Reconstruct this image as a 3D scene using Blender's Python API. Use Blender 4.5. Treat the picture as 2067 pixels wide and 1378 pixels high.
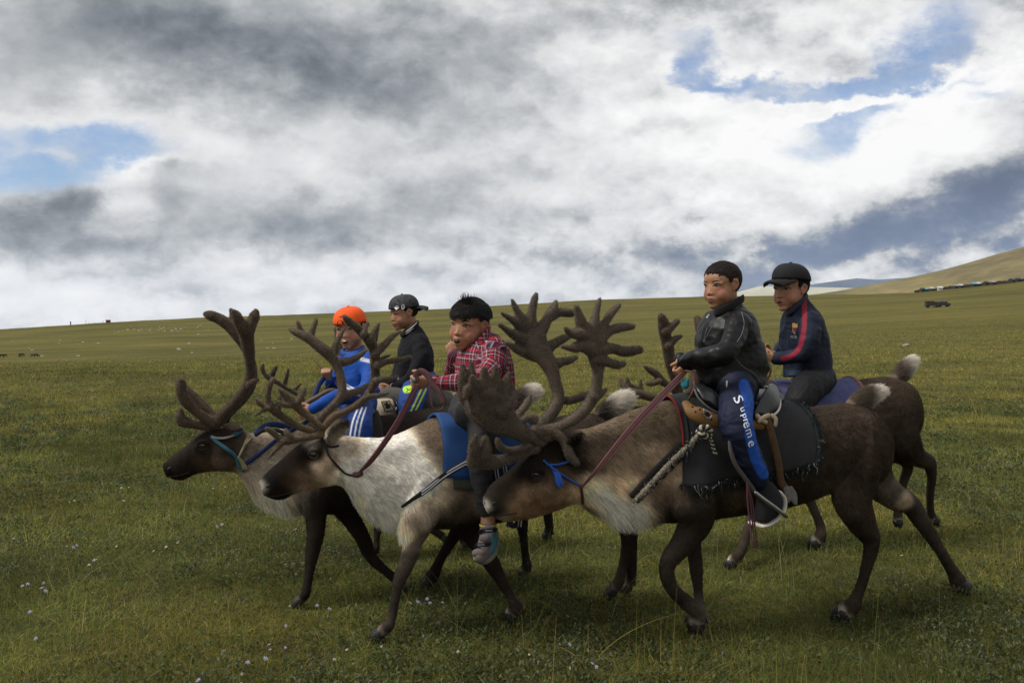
import bpy, math, random
import numpy as np
from mathutils import Vector, Matrix
from mathutils.bvhtree import BVHTree
random.seed(7)
RNG = np.random.default_rng(7)
for _o in list(bpy.data.objects): bpy.data.objects.remove(_o)
SC = bpy.context.scene
COL = SC.collection
rad = math.radians

# ------------------------------------------------------------------ camera
F, CX, CY, H = 2009.6, 1033.5, 689.0, 1.35
PITCH = math.atan(49 / F)
CP, SP = math.cos(PITCH), math.sin(PITCH)
cam_d = bpy.data.cameras.new('camera'); cam = bpy.data.objects.new('camera', cam_d); COL.objects.link(cam)
cam.location = (0, 0, H); cam.rotation_euler = (math.pi / 2 - PITCH, 0, 0)
cam_d.sensor_width = 36; cam_d.lens = 35; cam_d.clip_start = .05; cam_d.clip_end = 60000
SC.camera = cam
CAM = np.array([0., 0., H])

# ------------------------------------------------------------------ light
SUN_EL, SUN_AZ = rad(54), rad(-105)        # sun behind thin cloud, high on the left
sun_d = bpy.data.lights.new('sun', 'SUN'); sun_d.energy = 3.3; sun_d.angle = rad(18); sun_d.color = (1, .95, .87)
sun = bpy.data.objects.new('sun', sun_d); COL.objects.link(sun)
_sd = Vector((math.sin(SUN_AZ) * math.cos(SUN_EL), math.cos(SUN_AZ) * math.cos(SUN_EL), math.sin(SUN_EL)))
sun.rotation_euler = _sd.to_track_quat('Z', 'Y').to_euler()
SC.view_settings.view_transform = 'Standard'; SC.view_settings.look = 'None'
SC.view_settings.exposure = 0; SC.view_settings.gamma = 1; SC.view_settings.use_curve_mapping = False

def uv_of(x, y):                            # photo pixel -> direction angles (azimuth, elevation)
    dx = (x - CX) / F; v = (CY - y) / F
    d = (dx, CP + v * SP, -SP + v * CP)
    return math.atan2(d[0], d[1]), math.atan2(d[2], math.hypot(d[0], d[1]))

class NT:                                   # tiny node-tree helper
    def __init__(s, nt): s.nt = nt; s.l = nt.links
    def n(s, t, **kw):
        o = s.nt.nodes.new(t)
        for k, v in kw.items(): setattr(o, k, v)
        return o
    def put(s, sock, v):
        if isinstance(v, bpy.types.NodeSocket): s.l.new(v, sock)
        elif v is not None: sock.default_value = v
    def m(s, op, a, b=None, c=None, clamp=False):
        o = s.n('ShaderNodeMath', operation=op); o.use_clamp = clamp
        s.put(o.inputs[0], a); s.put(o.inputs[1], b); s.put(o.inputs[2], c)
        return o.outputs[0]
    def vm(s, op, a, b=None, out=0):
        o = s.n('ShaderNodeVectorMath', operation=op); s.put(o.inputs[0], a); s.put(o.inputs[1], b)
        return o.outputs[out]
    def noise(s, vec, scale, detail=6, rough=.55, out='Fac', lac=2.0):
        o = s.n('ShaderNodeTexNoise'); s.put(o.inputs['Vector'], vec)
        o.inputs['Scale'].default_value = scale; o.inputs['Detail'].default_value = detail
        o.inputs['Roughness'].default_value = rough; o.inputs['Lacunarity'].default_value = lac
        return o.outputs[out]
    def mix(s, f, a, b, mode='MIX', clamp=False):
        o = s.n('ShaderNodeMix', data_type='RGBA', blend_type=mode); o.clamp_factor = True
        s.put(o.inputs[0], f); s.put(o.inputs[6], a); s.put(o.inputs[7], b)
        return o.outputs[2]
    def ss(s, v, a, b, lo=0., hi=1.):
        o = s.n('ShaderNodeMapRange', interpolation_type='SMOOTHSTEP'); s.put(o.inputs[0], v)
        for i, q in enumerate((a, b, lo, hi)): o.inputs[i + 1].default_value = q
        return o.outputs[0]
    def ramp(s, f, stops, interp='LINEAR'):
        o = s.n('ShaderNodeValToRGB'); cr = o.color_ramp; cr.interpolation = interp
        while len(cr.elements) < len(stops): cr.elements.new(.5)
        for e, (p, c) in zip(cr.elements, stops): e.position = p; e.color = (*c, 1) if len(c) == 3 else c
        s.put(o.inputs[0], f); return o.outputs[0]

# ------------------------------------------------------------------ sky: Nishita blue behind a procedural cloud deck
world = bpy.data.worlds.new('World'); SC.world = world; world.use_nodes = True
wt = world.node_tree; wt.nodes.clear(); W = NT(wt)
tc = W.n('ShaderNodeTexCoord'); D = tc.outputs['Generated']
sx = W.n('ShaderNodeSeparateXYZ'); W.l.new(D, sx.inputs[0])
AZ = W.m('ARCTAN2', sx.outputs[0], sx.outputs[1]); EL = W.m('ARCSINE', sx.outputs[2])
cmb = W.n('ShaderNodeCombineXYZ'); W.l.new(AZ, cmb.inputs[0]); W.l.new(EL, cmb.inputs[1])
UV = cmb.outputs[0]
# cloud-plane coordinates: streets of cloud run towards a vanishing point at the lower left
den = W.m('ADD', W.m('MAXIMUM', sx.outputs[2], 0.0), .34)
pl = W.n('ShaderNodeCombineXYZ')
W.l.new(W.m('DIVIDE', sx.outputs[0], den), pl.inputs[0]); W.l.new(W.m('DIVIDE', sx.outputs[1], den), pl.inputs[1])
PLN = pl.outputs[0]
def rotmap(vec, rz, sc):
    o = W.n('ShaderNodeMapping'); W.put(o.inputs['Vector'], vec)
    o.inputs['Rotation'].default_value = (0, 0, rz); o.inputs['Scale'].default_value = sc
    return o.outputs[0]
stretch = rotmap(D, 0, (1.0, 1.0, 1.55))
warp = W.noise(stretch, 4.2, 9, .56, 'Color')
warp2 = W.noise(stretch, 13, 8, .62, 'Color')
wv = W.vm('MULTIPLY', W.vm('SUBTRACT', warp, (.5, .5, .5)), (.26, .17, 0))
wv2 = W.vm('MULTIPLY', W.vm('SUBTRACT', warp2, (.5, .5, .5)), (.085, .07, 0))
UVW = W.vm('ADD', W.vm('ADD', UV, wv), wv2)
UVS = W.vm('ADD', UV, W.vm('MULTIPLY', wv2, (.9, .9, 0)))   # only finely ragged: for the crisp cumulus edges
def blob(acc, x, y, rx, ry, amp, rot=0, vec=None, pw=2):
    u, v = uv_of(x, y)
    o = W.n('ShaderNodeMapping', vector_type='TEXTURE'); W.put(o.inputs['Vector'], vec or UVW)
    o.inputs['Location'].default_value = (u, v, 0); o.inputs['Rotation'].default_value = (0, 0, rad(rot))
    o.inputs['Scale'].default_value = (rx / F, ry / F, 1)
    r2 = W.vm('DOT_PRODUCT', o.outputs[0], o.outputs[0], 'Value')
    if pw != 2: r2 = W.m('POWER', r2, pw / 2)
    g = W.m('POWER', .3679, r2)
    return W.m('MULTIPLY_ADD', g, amp, acc)
big = W.noise(rotmap(PLN, .4, (.7, 1.0, 1)), 1.5, 8, .55)
streak = W.noise(rotmap(PLN, -.25, (.5, 1.1, 1)), 3.2, 7, .55)
puff = W.noise(stretch, 11, 8, .62)
puff_up = W.noise(W.vm('ADD', stretch, (.012, 0, .035)), 11, 8, .62)
relief = W.m('SUBTRACT', puff, puff_up)
soft = W.noise(stretch, 3.4, 5, .5)
soft_up = W.noise(W.vm('ADD', stretch, (.02, 0, .10)), 3.4, 5, .5)
relief2 = W.m('SUBTRACT', soft, soft_up)
# brightness of the deck
L = W.m('MULTIPLY_ADD', W.m('SUBTRACT', big, .5), .26, .75)
L = W.m('MULTIPLY_ADD', W.m('SUBTRACT', streak, .5), .20, L)
for b in [(440, 70, 520, 110, -.31, -3), (640, 125, 300, 62, -.20, -10), (1010, 70, 260, 70, -.12, 0), (120, 40, 260, 90, -.08, 0),
          (250, 225, 330, 48, .16, 0),
          (80, 430, 150, 46, -.40, 12, 'S'), (165, 385, 60, 46, -.36, 25, 'S'), (40, 480, 170, 34, -.18, 0, 'S'),
          (620, 430, 330, 52, -.26, 8), (820, 410, 220, 40, -.10, 10), (330, 505, 210, 40, -.26, 10, 'S'), (330, 375, 60, 46, -.14, 40, 'S'),
          (270, 338, 100, 18, .34, 8, 'S'), (250, 395, 46, 40, .34, 40, 'S'),
          (100, 590, 330, 62, .36, 4), (60, 545, 150, 22, .16, 6, 'S'), (230, 610, 120, 20, .12, 0, 'S'), (160, 560, 60, 12, -.16, 5, 'S'), (390, 585, 90, 10, -.14, 6, 'S'), (860, 560, 120, 16, -.14, 10, 'S'), (700, 600, 130, 14, .14, 4, 'S'), (640, 570, 210, 36, .22, 8), (420, 560, 110, 26, -.05, 0), (960, 588, 150, 24, .30, 4), (550, 545, 160, 26, .12, 10),
          (880, 490, 300, 32, -.10, 16), (1130, 535, 260, 26, -.26, 8), (1050, 470, 170, 25, -.12, 18), (760, 300, 260, 60, .05, 0),
          (1380, 560, 250, 40, -.20, 3), (1580, 530, 150, 22, -.10, 8), (1650, 590, 140, 20, .05, 0),
          (1330, 300, 380, 130, .30, 12), (1560, 380, 260, 60, .20, 10), (1350, 180, 260, 50, .18, -4), (1310, 272, 90, 15, -.30, 10, 'S'), (1180, 225, 130, 60, .08, 0),
          (1780, 160, 330, 40, .34, 12), (1580, 40, 260, 50, .22, 0), (1750, 20, 150, 40, .1, 0), (2000, 130, 140, 60, .30, 10),
          (1880, 285, 130, 60, .40, 0, 'S'), (1760, 340, 150, 45, .22, 15, 'S'),
          (1950, 415, 230, 46, -.58, 18, 'S'), (2010, 340, 110, 52, -.30, 35, 'S'), (1740, 466, 150, 18, -.30, 12), (2060, 470, 130, 30, -.32, 10), (1480, 490, 200, 26, -.16, 10),
          (1760, 540, 110, 22, .22, 18), (1690, 560, 70, 14, .18, 12)]:
    v = UVS if len(b) == 7 else UVW
    L = blob(L, *b[:6], vec=v)
L = W.m('MULTIPLY_ADD', relief2, .50, L)
L = W.m('MULTIPLY_ADD', relief, W.m('MULTIPLY_ADD', W.ss(AZ, -.05, .22), .85, .38), L)
bil = W.m('ABSOLUTE', W.m('MULTIPLY_ADD', W.noise(W.vm('ADD', stretch, W.vm('MULTIPLY', wv2, (.6, .6, 0))), 8.5, 7, .58), 2., -1.))
bil_up = W.m('ABSOLUTE', W.m('MULTIPLY_ADD', W.noise(W.vm('ADD', W.vm('ADD', stretch, W.vm('MULTIPLY', wv2, (.6, .6, 0))), (-.006, 0, .02)), 8.5, 7, .58), 2., -1.))
L = W.m('MULTIPLY_ADD', W.m('SUBTRACT', bil_up, bil), W.m('ADD', W.m('MULTIPLY_ADD', W.ss(AZ, -.3, .2), .35, .18), W.ss(EL, .05, .13, .45, 0.)), L)
L = W.m('MULTIPLY_ADD', W.m('SUBTRACT', .22, bil), .22, L)
# how much blue shows through
C = W.m('MULTIPLY_ADD', W.m('SUBTRACT', puff, .5), 1.3, -.42)
C = W.m('MULTIPLY_ADD', W.m('SUBTRACT', streak, .5), 1.9, C)
for b in [(120, 285, 200, 42, 1.25, 4, 'S'), (330, 295, 130, 30, .5, 0), (50, 355, 170, 42, .9, 14, 'S'), (105, 310, 55, 16, -.75, 0, 'S'),
          (1370, 75, 110, 40, 1.0, -18), (1500, 118, 170, 22, .8, -4), (1840, 60, 140, 60, 1.0, 20), (1690, 118, 160, 18, .75, 8), (1600, 55, 120, 26, -.3, 0), (1760, 152, 190, 16, -1.1, 12), (1700, 172, 160, 18, -.8, 4),
          (1720, 255, 95, 52, 1.35, 20, 'S'), (1850, 195, 190, 22, 1.0, 10, 'S'), (2010, 205, 70, 16, .8, 4, 'S'), (1860, 270, 90, 55, -.6, 0, 'S'),
           (1560, 150, 60, 12, .5, 0), (1520, 268, 40, 6, .6, 0, 'S')]:
    v = UVS if len(b) == 7 else UVW
    C = blob(C, *b[:6], vec=v)
blue_f = W.m('MULTIPLY', W.ss(C, -.05, .85, 0., .9), W.ss(puff, .25, .6, .35, .95))
edge = W.ss(C, -.45, .05)                    # cloud thins and whitens towards a gap
L = W.m('MULTIPLY_ADD', edge, .10, L)
cloud = W.ramp(W.m('MULTIPLY', L, .74), [(0.0, (.085, .102, .128)), (.16, (.15, .17, .195)), (.31, (.285, .31, .335)), (.46, (.47, .49, .51)), (.62, (.71, .72, .73)), (.80, (.88, .88, .88)), (1.0, (1.0, 1.0, .99))], 'LINEAR')
low = W.ss(EL, .03, .22, 1., 0.)             # distant cloud near the skyline on the right goes blue
right = W.ss(AZ, .02, .30)
dim = W.ss(L, .35, .75, 1., 0.)
cloud = W.mix(W.m('MULTIPLY', W.m('MULTIPLY', low, right), W.m('MULTIPLY', dim, .85)), cloud, (.12, .185, .33, 1))
sky = W.n('ShaderNodeTexSky', sky_type='NISHITA'); sky.sun_disc = False
sky.sun_elevation = SUN_EL; sky.sun_rotation = SUN_AZ; sky.air_density = 1.0; sky.dust_density = .6; sky.ozone_density = 3.5
b_sky = W.n('ShaderNodeBackground'); b_sky.inputs[1].default_value = .098; W.l.new(W.mix(1.0, sky.outputs[0], (.82, 1.0, 1.22, 1), 'MULTIPLY'), b_sky.inputs[0])
b_cld = W.n('ShaderNodeBackground'); b_cld.inputs[1].default_value = 1.0; W.l.new(cloud, b_cld.inputs[0])
mx = W.n('ShaderNodeMixShader'); W.l.new(blue_f, mx.inputs[0]); W.l.new(b_cld.outputs[0], mx.inputs[1]); W.l.new(b_sky.outputs[0], mx.inputs[2])
wo = W.n('ShaderNodeOutputWorld'); W.l.new(mx.outputs[0], wo.inputs[0])
world.cycles.sampling_method = 'MANUAL'; world.cycles.sample_map_resolution = 512
SC.cycles.max_bounces = 5; SC.cycles.diffuse_bounces = 3; SC.cycles.transparent_max_bounces = 8
SC.cycles_curves.shape = 'RIBBONS'
# ------------------------------------------------------------------ geometry library
def ray(x, y):
    dx = (x - CX) / F; v = (CY - y) / F
    return np.array([dx, CP + v * SP, -SP + v * CP])
def at(x, y, dep): return CAM + ray(x, y) * dep
def G(x, y, z=0.):
    d = ray(x, y); return CAM + d * ((z - H) / d[2])
def to_px(V):
    V = np.asarray(V, float) - CAM
    f = V[:, 1] * CP - V[:, 2] * SP; u = V[:, 1] * SP + V[:, 2] * CP
    return np.stack([CX + F * V[:, 0] / f, CY - F * u / f], 1)
class Plane:                                # a vertical plane through an animal; s = metres out of it, towards the camera
    def __init__(s, A, yaw):
        s.A = np.array([A[0], A[1], 0.]); s.u = np.array([math.cos(yaw), math.sin(yaw), 0.]); s.n = np.array([math.sin(yaw), -math.cos(yaw), 0.])
    def P(s, x, y, off=0.):
        d = ray(x, y); t = (off - np.dot(CAM - s.A, s.n)) / np.dot(d, s.n)
        return CAM + t * d
    def dep(s, x, y, off=0.): return s.P(x, y, off)[1]
    def flat(s, V):                         # positions dropped square onto the plane, as photo pixels
        k = (V - s.A) @ s.n
        return to_px(V - k[:, None] * s.n)
    def side(s, V): return (V - s.A) @ s.n
def unit(v): v = np.asarray(v, float); return v / (np.linalg.norm(v, axis=-1, keepdims=True) + 1e-12)
def cr(A, sub):                             # smooth interpolation through rows of A
    A = np.asarray(A, float)
    if A.ndim == 1: A = A[:, None]
    n = len(A)
    if n == 2: t = np.linspace(0, 1, sub + 1)[:, None]; return A[0] * (1 - t) + A[1] * t
    k = min(3, A.shape[1]); d = np.maximum(np.linalg.norm(np.diff(A[:, :k], axis=0), axis=1), 1e-5)
    sl = np.diff(A, axis=0) / d[:, None]
    m = np.zeros_like(A); m[0] = sl[0]; m[-1] = sl[-1]
    m[1:-1] = (sl[:-1] * d[1:, None] + sl[1:] * d[:-1, None]) / (d[:-1] + d[1:])[:, None]
    out = []
    for i in range(n - 1):
        t = np.linspace(0, 1, sub, endpoint=False)[:, None]; h = d[i]
        out.append((2*t**3-3*t**2+1)*A[i] + (t**3-2*t**2+t)*h*m[i] + (-2*t**3+3*t**2)*A[i+1] + (t**3-t**2)*h*m[i+1])
    out.append(A[-1:]); return np.vstack(out)
def stitch(rings, cap=True, loop=False):
    rings = np.asarray(rings); m, s, _ = rings.shape
    V = rings.reshape(-1, 3); f = []
    a = np.arange(s); b = (a + 1) % s
    for i in range(m - 1 if not loop else m):
        j = (i + 1) % m
        f += np.stack([i * s + a, i * s + b, j * s + b, j * s + a], 1).tolist()
    if cap and not loop:
        n = len(V); V = np.vstack([V, rings[0].mean(0), rings[-1].mean(0)])
        f += [(n, int(q), int(p)) for p, q in zip(a, b)]
        o = (m - 1) * s
        f += [(n + 1, int(o + p), int(o + q)) for p, q in zip(a, b)]
    return V, f
def tube(P, r, rl=None, lat=(0, 0, 1), seg=12, sub=5, round_end=(True, True)):
    P = np.asarray(P, float); r = np.broadcast_to(np.asarray(r, float), (len(P),)); rl = r if rl is None else np.broadcast_to(np.asarray(rl, float), (len(P),))
    A = cr(np.column_stack([P, r, rl]), sub); P, r, rl = A[:, :3], np.maximum(A[:, 3], 1e-4), np.maximum(A[:, 4], 1e-4)
    T = unit(np.gradient(P, axis=0))
    lat = np.asarray(lat, float); S = lat - T * (T @ lat)[:, None]
    ln = np.linalg.norm(S, axis=1)
    if ln.min() < .15:
        S = np.zeros_like(T); s0 = np.cross(T[0], [0.3, .5, .8]) if ln[0] < .15 else S[0] + lat - T[0] * (T[0] @ lat)
        for i in range(len(T)): s0 = unit(s0 - T[i] * (T[i] @ s0)); S[i] = s0
    S = unit(S); U = np.cross(S, T)
    th = np.linspace(0, 2 * np.pi, seg, endpoint=False); c, s = np.cos(th)[None, :, None], np.sin(th)[None, :, None]
    def ring(i, k=1., e=0.):
        return (P[i] + T[i] * e)[None, :] + U[i] * (r[i] * k) * c[0] + S[i] * (rl[i] * k) * s[0]
    R = [ring(i) for i in range(len(P))]
    e0, e1 = min(r[0], rl[0] * 1.3), min(r[-1], rl[-1] * 1.3)
    pre = [ring(0, math.cos(a), -e0 * math.sin(a)) for a in (1.35, 1.0, .55)] if round_end[0] else []
    post = [ring(len(P) - 1, math.cos(a), e1 * math.sin(a)) for a in (.55, 1.0, 1.35)] if round_end[1] else []
    return stitch(np.array(pre + R + post))
def loft(A, B, w, lat, seg=20, sub=4, ex=1.0):  # sections given by two outline points and a half width
    M = cr(np.column_stack([A, B, w]), sub); A, B, w = M[:, :3], M[:, 3:6], M[:, 6]
    th = np.linspace(0, 2 * np.pi, seg, endpoint=False)
    c, s = np.cos(th), np.sin(th)
    c = np.sign(c) * np.abs(c) ** ex; s = np.sign(s) * np.abs(s) ** ex
    mid, hv = (A + B) / 2, (A - B) / 2
    lat = np.asarray(lat)
    return stitch(mid[:, None] + hv[:, None] * c[None, :, None] + lat[None, None] * (np.maximum(w, .002)[:, None, None] * s[None, :, None]))
def ellip(c, ax, seg=14, rings=9):           # ellipsoid; ax = three axis vectors
    c = np.asarray(c, float); ax = np.asarray(ax, float)
    ph = np.linspace(0, np.pi, rings + 2)[1:-1]; th = np.linspace(0, 2 * np.pi, seg, endpoint=False)
    R = np.stack([c + math.sin(p) * (np.cos(th)[:, None] * ax[0] + np.sin(th)[:, None] * ax[1]) + math.cos(p) * ax[2] for p in ph])
    V, f = stitch(R); n = len(V); V[n - 2] = c + ax[2]; V[n - 1] = c - ax[2]
    return V, f
def join(pieces):
    V, f, o = [], [], 0
    for v, q in pieces:
        V.append(np.asarray(v)); f += [tuple(int(i) + o for i in p) for p in q]; o += len(v)
    return np.vstack(V), f
def mesh_from(V, f, name='m'):
    me = bpy.data.meshes.new(name); me.from_pydata(np.asarray(V).tolist(), [], f); me.update(); return me
def remesh(pieces, vox, smooth=3, lam=.5):
    me = mesh_from(*join(pieces)); ob = bpy.data.objects.new('tmp', me); COL.objects.link(ob)
    md = ob.modifiers.new('r', 'REMESH'); md.mode = 'VOXEL'; md.voxel_size = vox; md.adaptivity = 0
    dg = bpy.context.evaluated_depsgraph_get(); out = bpy.data.meshes.new_from_object(ob.evaluated_get(dg))
    bpy.data.objects.remove(ob); bpy.data.meshes.remove(me)
    co = get_co(out); n = len(co)
    e = np.empty(len(out.edges) * 2, np.int32); out.edges.foreach_get('vertices', e); e = e.reshape(-1, 2)
    deg = np.bincount(e.ravel(), minlength=n).astype(float)[:, None]
    def lap(c):
        s = np.stack([np.bincount(e[:, 0], c[e[:, 1], k], n) + np.bincount(e[:, 1], c[e[:, 0], k], n) for k in range(3)], 1)
        return s / np.maximum(deg, 1) - c
    for _ in range(smooth):
        co = co + lam * lap(co); co = co - lam * .96 * .55 * lap(co)
    set_co(out, co); return out
def get_co(me):
    a = np.empty(len(me.vertices) * 3, np.float32); me.vertices.foreach_get('co', a); return a.reshape(-1, 3).astype(float)
def set_co(me, co): me.vertices.foreach_set('co', np.asarray(co, np.float32).ravel()); me.update()
def get_no(me):
    a = np.empty(len(me.vertices) * 3, np.float32); me.vertex_normals.foreach_get('vector', a); return a.reshape(-1, 3).astype(float)
def set_attr(me, name, arr, kind='FLOAT_COLOR', dom='POINT'):
    at_ = me.attributes.new(name, kind, dom)
    if kind == 'FLOAT_COLOR':
        if arr.shape[1] == 3: arr = np.column_stack([arr, np.ones(len(arr))])
        at_.data.foreach_set('color', np.asarray(arr, np.float32).ravel())
    else: at_.data.foreach_set('value', np.asarray(arr, np.float32).ravel())
def smooth_shade(me):
    me.polygons.foreach_set('use_smooth', np.ones(len(me.polygons), bool)); me.update()
def _h(i, j, k):
    n = (i * 374761393 + j * 668265263 + k * 2147483647 + 1013904223) & 0xffffffff
    n = ((n ^ (n >> 13)) * 1274126177) & 0xffffffff
    return ((n ^ (n >> 16)) & 0xffff) / 65535.
def vnoise(P):
    P = np.asarray(P, float); i = np.floor(P).astype(np.int64); f = P - i; f = f * f * (3 - 2 * f)
    r = 0
    for a in (0, 1):
        for b in (0, 1):
            for c in (0, 1):
                w = (f[:, 0] if a else 1 - f[:, 0]) * (f[:, 1] if b else 1 - f[:, 1]) * (f[:, 2] if c else 1 - f[:, 2])
                r = r + w * _h(i[:, 0] + a, i[:, 1] + b, i[:, 2] + c)
    return r
def fbm(P, oct=3):
    r, a, t = 0, 1., 0
    for o in range(oct): r = r + a * vnoise(np.asarray(P) * 2 ** o + 17.3 * o); t += a; a *= .5
    return r / t
# ---- objects
def tag(o, label=None, cat=None, group=None, kind=None):
    if label: o['label'] = label
    if cat: o['category'] = cat
    if group: o['group'] = group
    if kind: o['kind'] = kind
    return o
def thing(name, label, cat, loc=(0, 0, 0), group=None):
    o = bpy.data.objects.new(name, None); COL.objects.link(o); o.location = tuple(float(v) for v in loc); o.empty_display_size = .1
    return tag(o, label, cat, group)
def root_loc(o):
    l = np.zeros(3)
    while o is not None: l += np.array(o.location); o = o.parent
    return l
def put(name, me, mat, parent=None, smooth=True):
    if not isinstance(me, bpy.types.Mesh): me = mesh_from(*me)
    me.name = name
    o = bpy.data.objects.new(name, me); COL.objects.link(o)
    if parent is not None:
        o.parent = parent; set_co(me, get_co(me) - root_loc(parent))
    if smooth: smooth_shade(me)
    me.materials.clear(); me.materials.append(mat)
    return o
def hair(name, roots, dirs, L, cols, mat, parent, r0=.0011, droop=.3, nseg=4, curl=.0, side=None):
    n = len(roots); hc = bpy.data.hair_curves.new(name); hc.add_curves([nseg] * n)
    t = np.linspace(0, 1, nseg)
    P = roots[:, None] + dirs[:, None] * (L[:, None] * t[None])[..., None]
    P[..., 2] -= (droop * L)[:, None] * t[None] ** 2
    if curl: P[:, 1:] += RNG.normal(0, 1, (n, nseg - 1, 3)) * (curl * L)[:, None, None] * t[None, 1:, None]
    off = root_loc(parent) if parent is not None else 0
    hc.attributes['position'].data.foreach_set('vector', (P - off).astype(np.float32).ravel())
    ra = hc.attributes.get('radius') or hc.attributes.new('radius', 'FLOAT', 'POINT')
    rr = np.broadcast_to(r0, (n,))[:, None] * (1 - .75 * t[None] ** 1.5)
    ra.data.foreach_set('value', rr.astype(np.float32).ravel())
    ca = hc.attributes.new('hcol', 'FLOAT_COLOR', 'CURVE')
    ca.data.foreach_set('color', np.column_stack([cols, np.ones(n)]).astype(np.float32).ravel())
    hc.materials.append(mat)
    o = bpy.data.objects.new(name, hc); COL.objects.link(o)
    if parent is not None: o.parent = parent
    return o
def scatter(me, n, weight=None):             # n random points on a mesh -> vertex triples and barycentrics
    me.calc_loop_triangles(); T = np.empty(len(me.loop_triangles) * 3, np.int32); me.loop_triangles.foreach_get('vertices', T); T = T.reshape(-1, 3)
    co = get_co(me); a = np.linalg.norm(np.cross(co[T[:, 1]] - co[T[:, 0]], co[T[:, 2]] - co[T[:, 0]]), axis=1)
    if weight is not None: a = a * weight[T].mean(1)
    c = np.cumsum(a); k = np.searchsorted(c, RNG.random(n) * c[-1]); k = np.minimum(k, len(T) - 1)
    u = RNG.random((n, 2)); fl = u.sum(1) > 1; u[fl] = 1 - u[fl]
    B = np.column_stack([1 - u.sum(1), u])
    return T[k], B
def bary(arr, T, B): return (arr[T] * (B[..., None] if arr.ndim == 2 else B)).sum(1)
def bvh_of(me):
    co = get_co(me); return BVHTree.FromPolygons(co.tolist(), [tuple(p.vertices) for p in me.polygons])
# ---- materials
MATS = {}
def mat(name, col=(.5, .5, .5), rough=.8, attr=None, vary=.0, vscale=40, bump=0., bscale=200, spec=.3, metal=0., trans=0., sheen=0., coat=0., emit=None, stretch=None, coords='Object'):
    if name in MATS: return MATS[name]
    m = bpy.data.materials.new(name); m.use_nodes = True; nt = m.node_tree; nt.nodes.clear(); N = NT(nt)
    p = N.n('ShaderNodeBsdfPrincipled'); out = N.n('ShaderNodeOutputMaterial')
    p.inputs['Roughness'].default_value = rough; p.inputs['Specular IOR Level'].default_value = spec; p.inputs['Metallic'].default_value = metal
    if sheen: p.inputs['Sheen Weight'].default_value = sheen; p.inputs['Sheen Roughness'].default_value = .4
    if coat: p.inputs['Coat Weight'].default_value = coat
    if attr:
        a = N.n('ShaderNodeAttribute'); a.attribute_name = attr; c = a.outputs['Color']
    else:
        r = N.n('ShaderNodeRGB'); r.outputs[0].default_value = (*col, 1); c = r.outputs[0]
    t = N.n('ShaderNodeTexCoord').outputs[coords]
    if stretch:
        mp = N.n('ShaderNodeMapping'); N.l.new(t, mp.inputs['Vector']); mp.inputs['Scale'].default_value = stretch; t = mp.outputs[0]
    if vary:
        nz = N.noise(t, vscale, 5, .6); f = N.m('MULTIPLY_ADD', N.m('SUBTRACT', nz, .5), vary * 2.4, 1.)
        v = N.n('ShaderNodeVectorMath', operation='SCALE'); N.l.new(c, v.inputs[0]); N.l.new(f, v.inputs['Scale']); c = v.outputs[0]
    N.l.new(c, p.inputs['Base Color'])
    if bump:
        nb = N.noise(t, bscale, 4, .6); b = N.n('ShaderNodeBump'); b.inputs['Strength'].default_value = 1; b.inputs['Distance'].default_value = bump
        N.l.new(nb, b.inputs['Height']); N.l.new(b.outputs[0], p.inputs['Normal'])
    sh = p.outputs[0]
    if trans:
        tr = N.n('ShaderNodeBsdfTranslucent'); N.l.new(c, tr.inputs[0]); ms = N.n('ShaderNodeMixShader'); ms.inputs[0].default_value = trans
        N.l.new(sh, ms.inputs[1]); N.l.new(tr.outputs[0], ms.inputs[2]); sh = ms.outputs[0]
    N.l.new(sh, out.inputs[0]); MATS[name] = m; return m
M_FUR = mat('fur_skin', attr='Col', rough=.9, vary=.25, vscale=60, bump=.004, bscale=160, spec=.1)
M_HAIR = mat('fur_hair', attr='hcol', rough=.65, spec=.15, trans=.25)
M_HOOF = mat('hoof', (.028, .026, .027), .5, vary=.3, vscale=80, bump=.001)
M_SKIN = mat('skin', attr='Col', rough=.5, vary=.20, vscale=70, bump=.0006, bscale=500, spec=.35)
M_EYEB = mat('eye_dark', (.012, .008, .006), .08, spec=.6, coat=.5)
M_EYEW = mat('eye_white', (.42, .38, .35), .3, spec=.5)
M_BROW = mat('brow_hair', (.012, .010, .009), .8)
M_CLOTH = mat('cloth', attr='Col', rough=.85, vary=.10, vscale=220, bump=.0009, bscale=900, spec=.12, sheen=.02)
M_SILK = mat('track_cloth', attr='Col', rough=.65, vary=.06, vscale=120, bump=.0006, bscale=700, spec=.2)
M_LEATH = mat('black_leather', (.0045, .0045, .0055), .44, vary=.2, vscale=30, bump=.0010, bscale=90, spec=.22)
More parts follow.
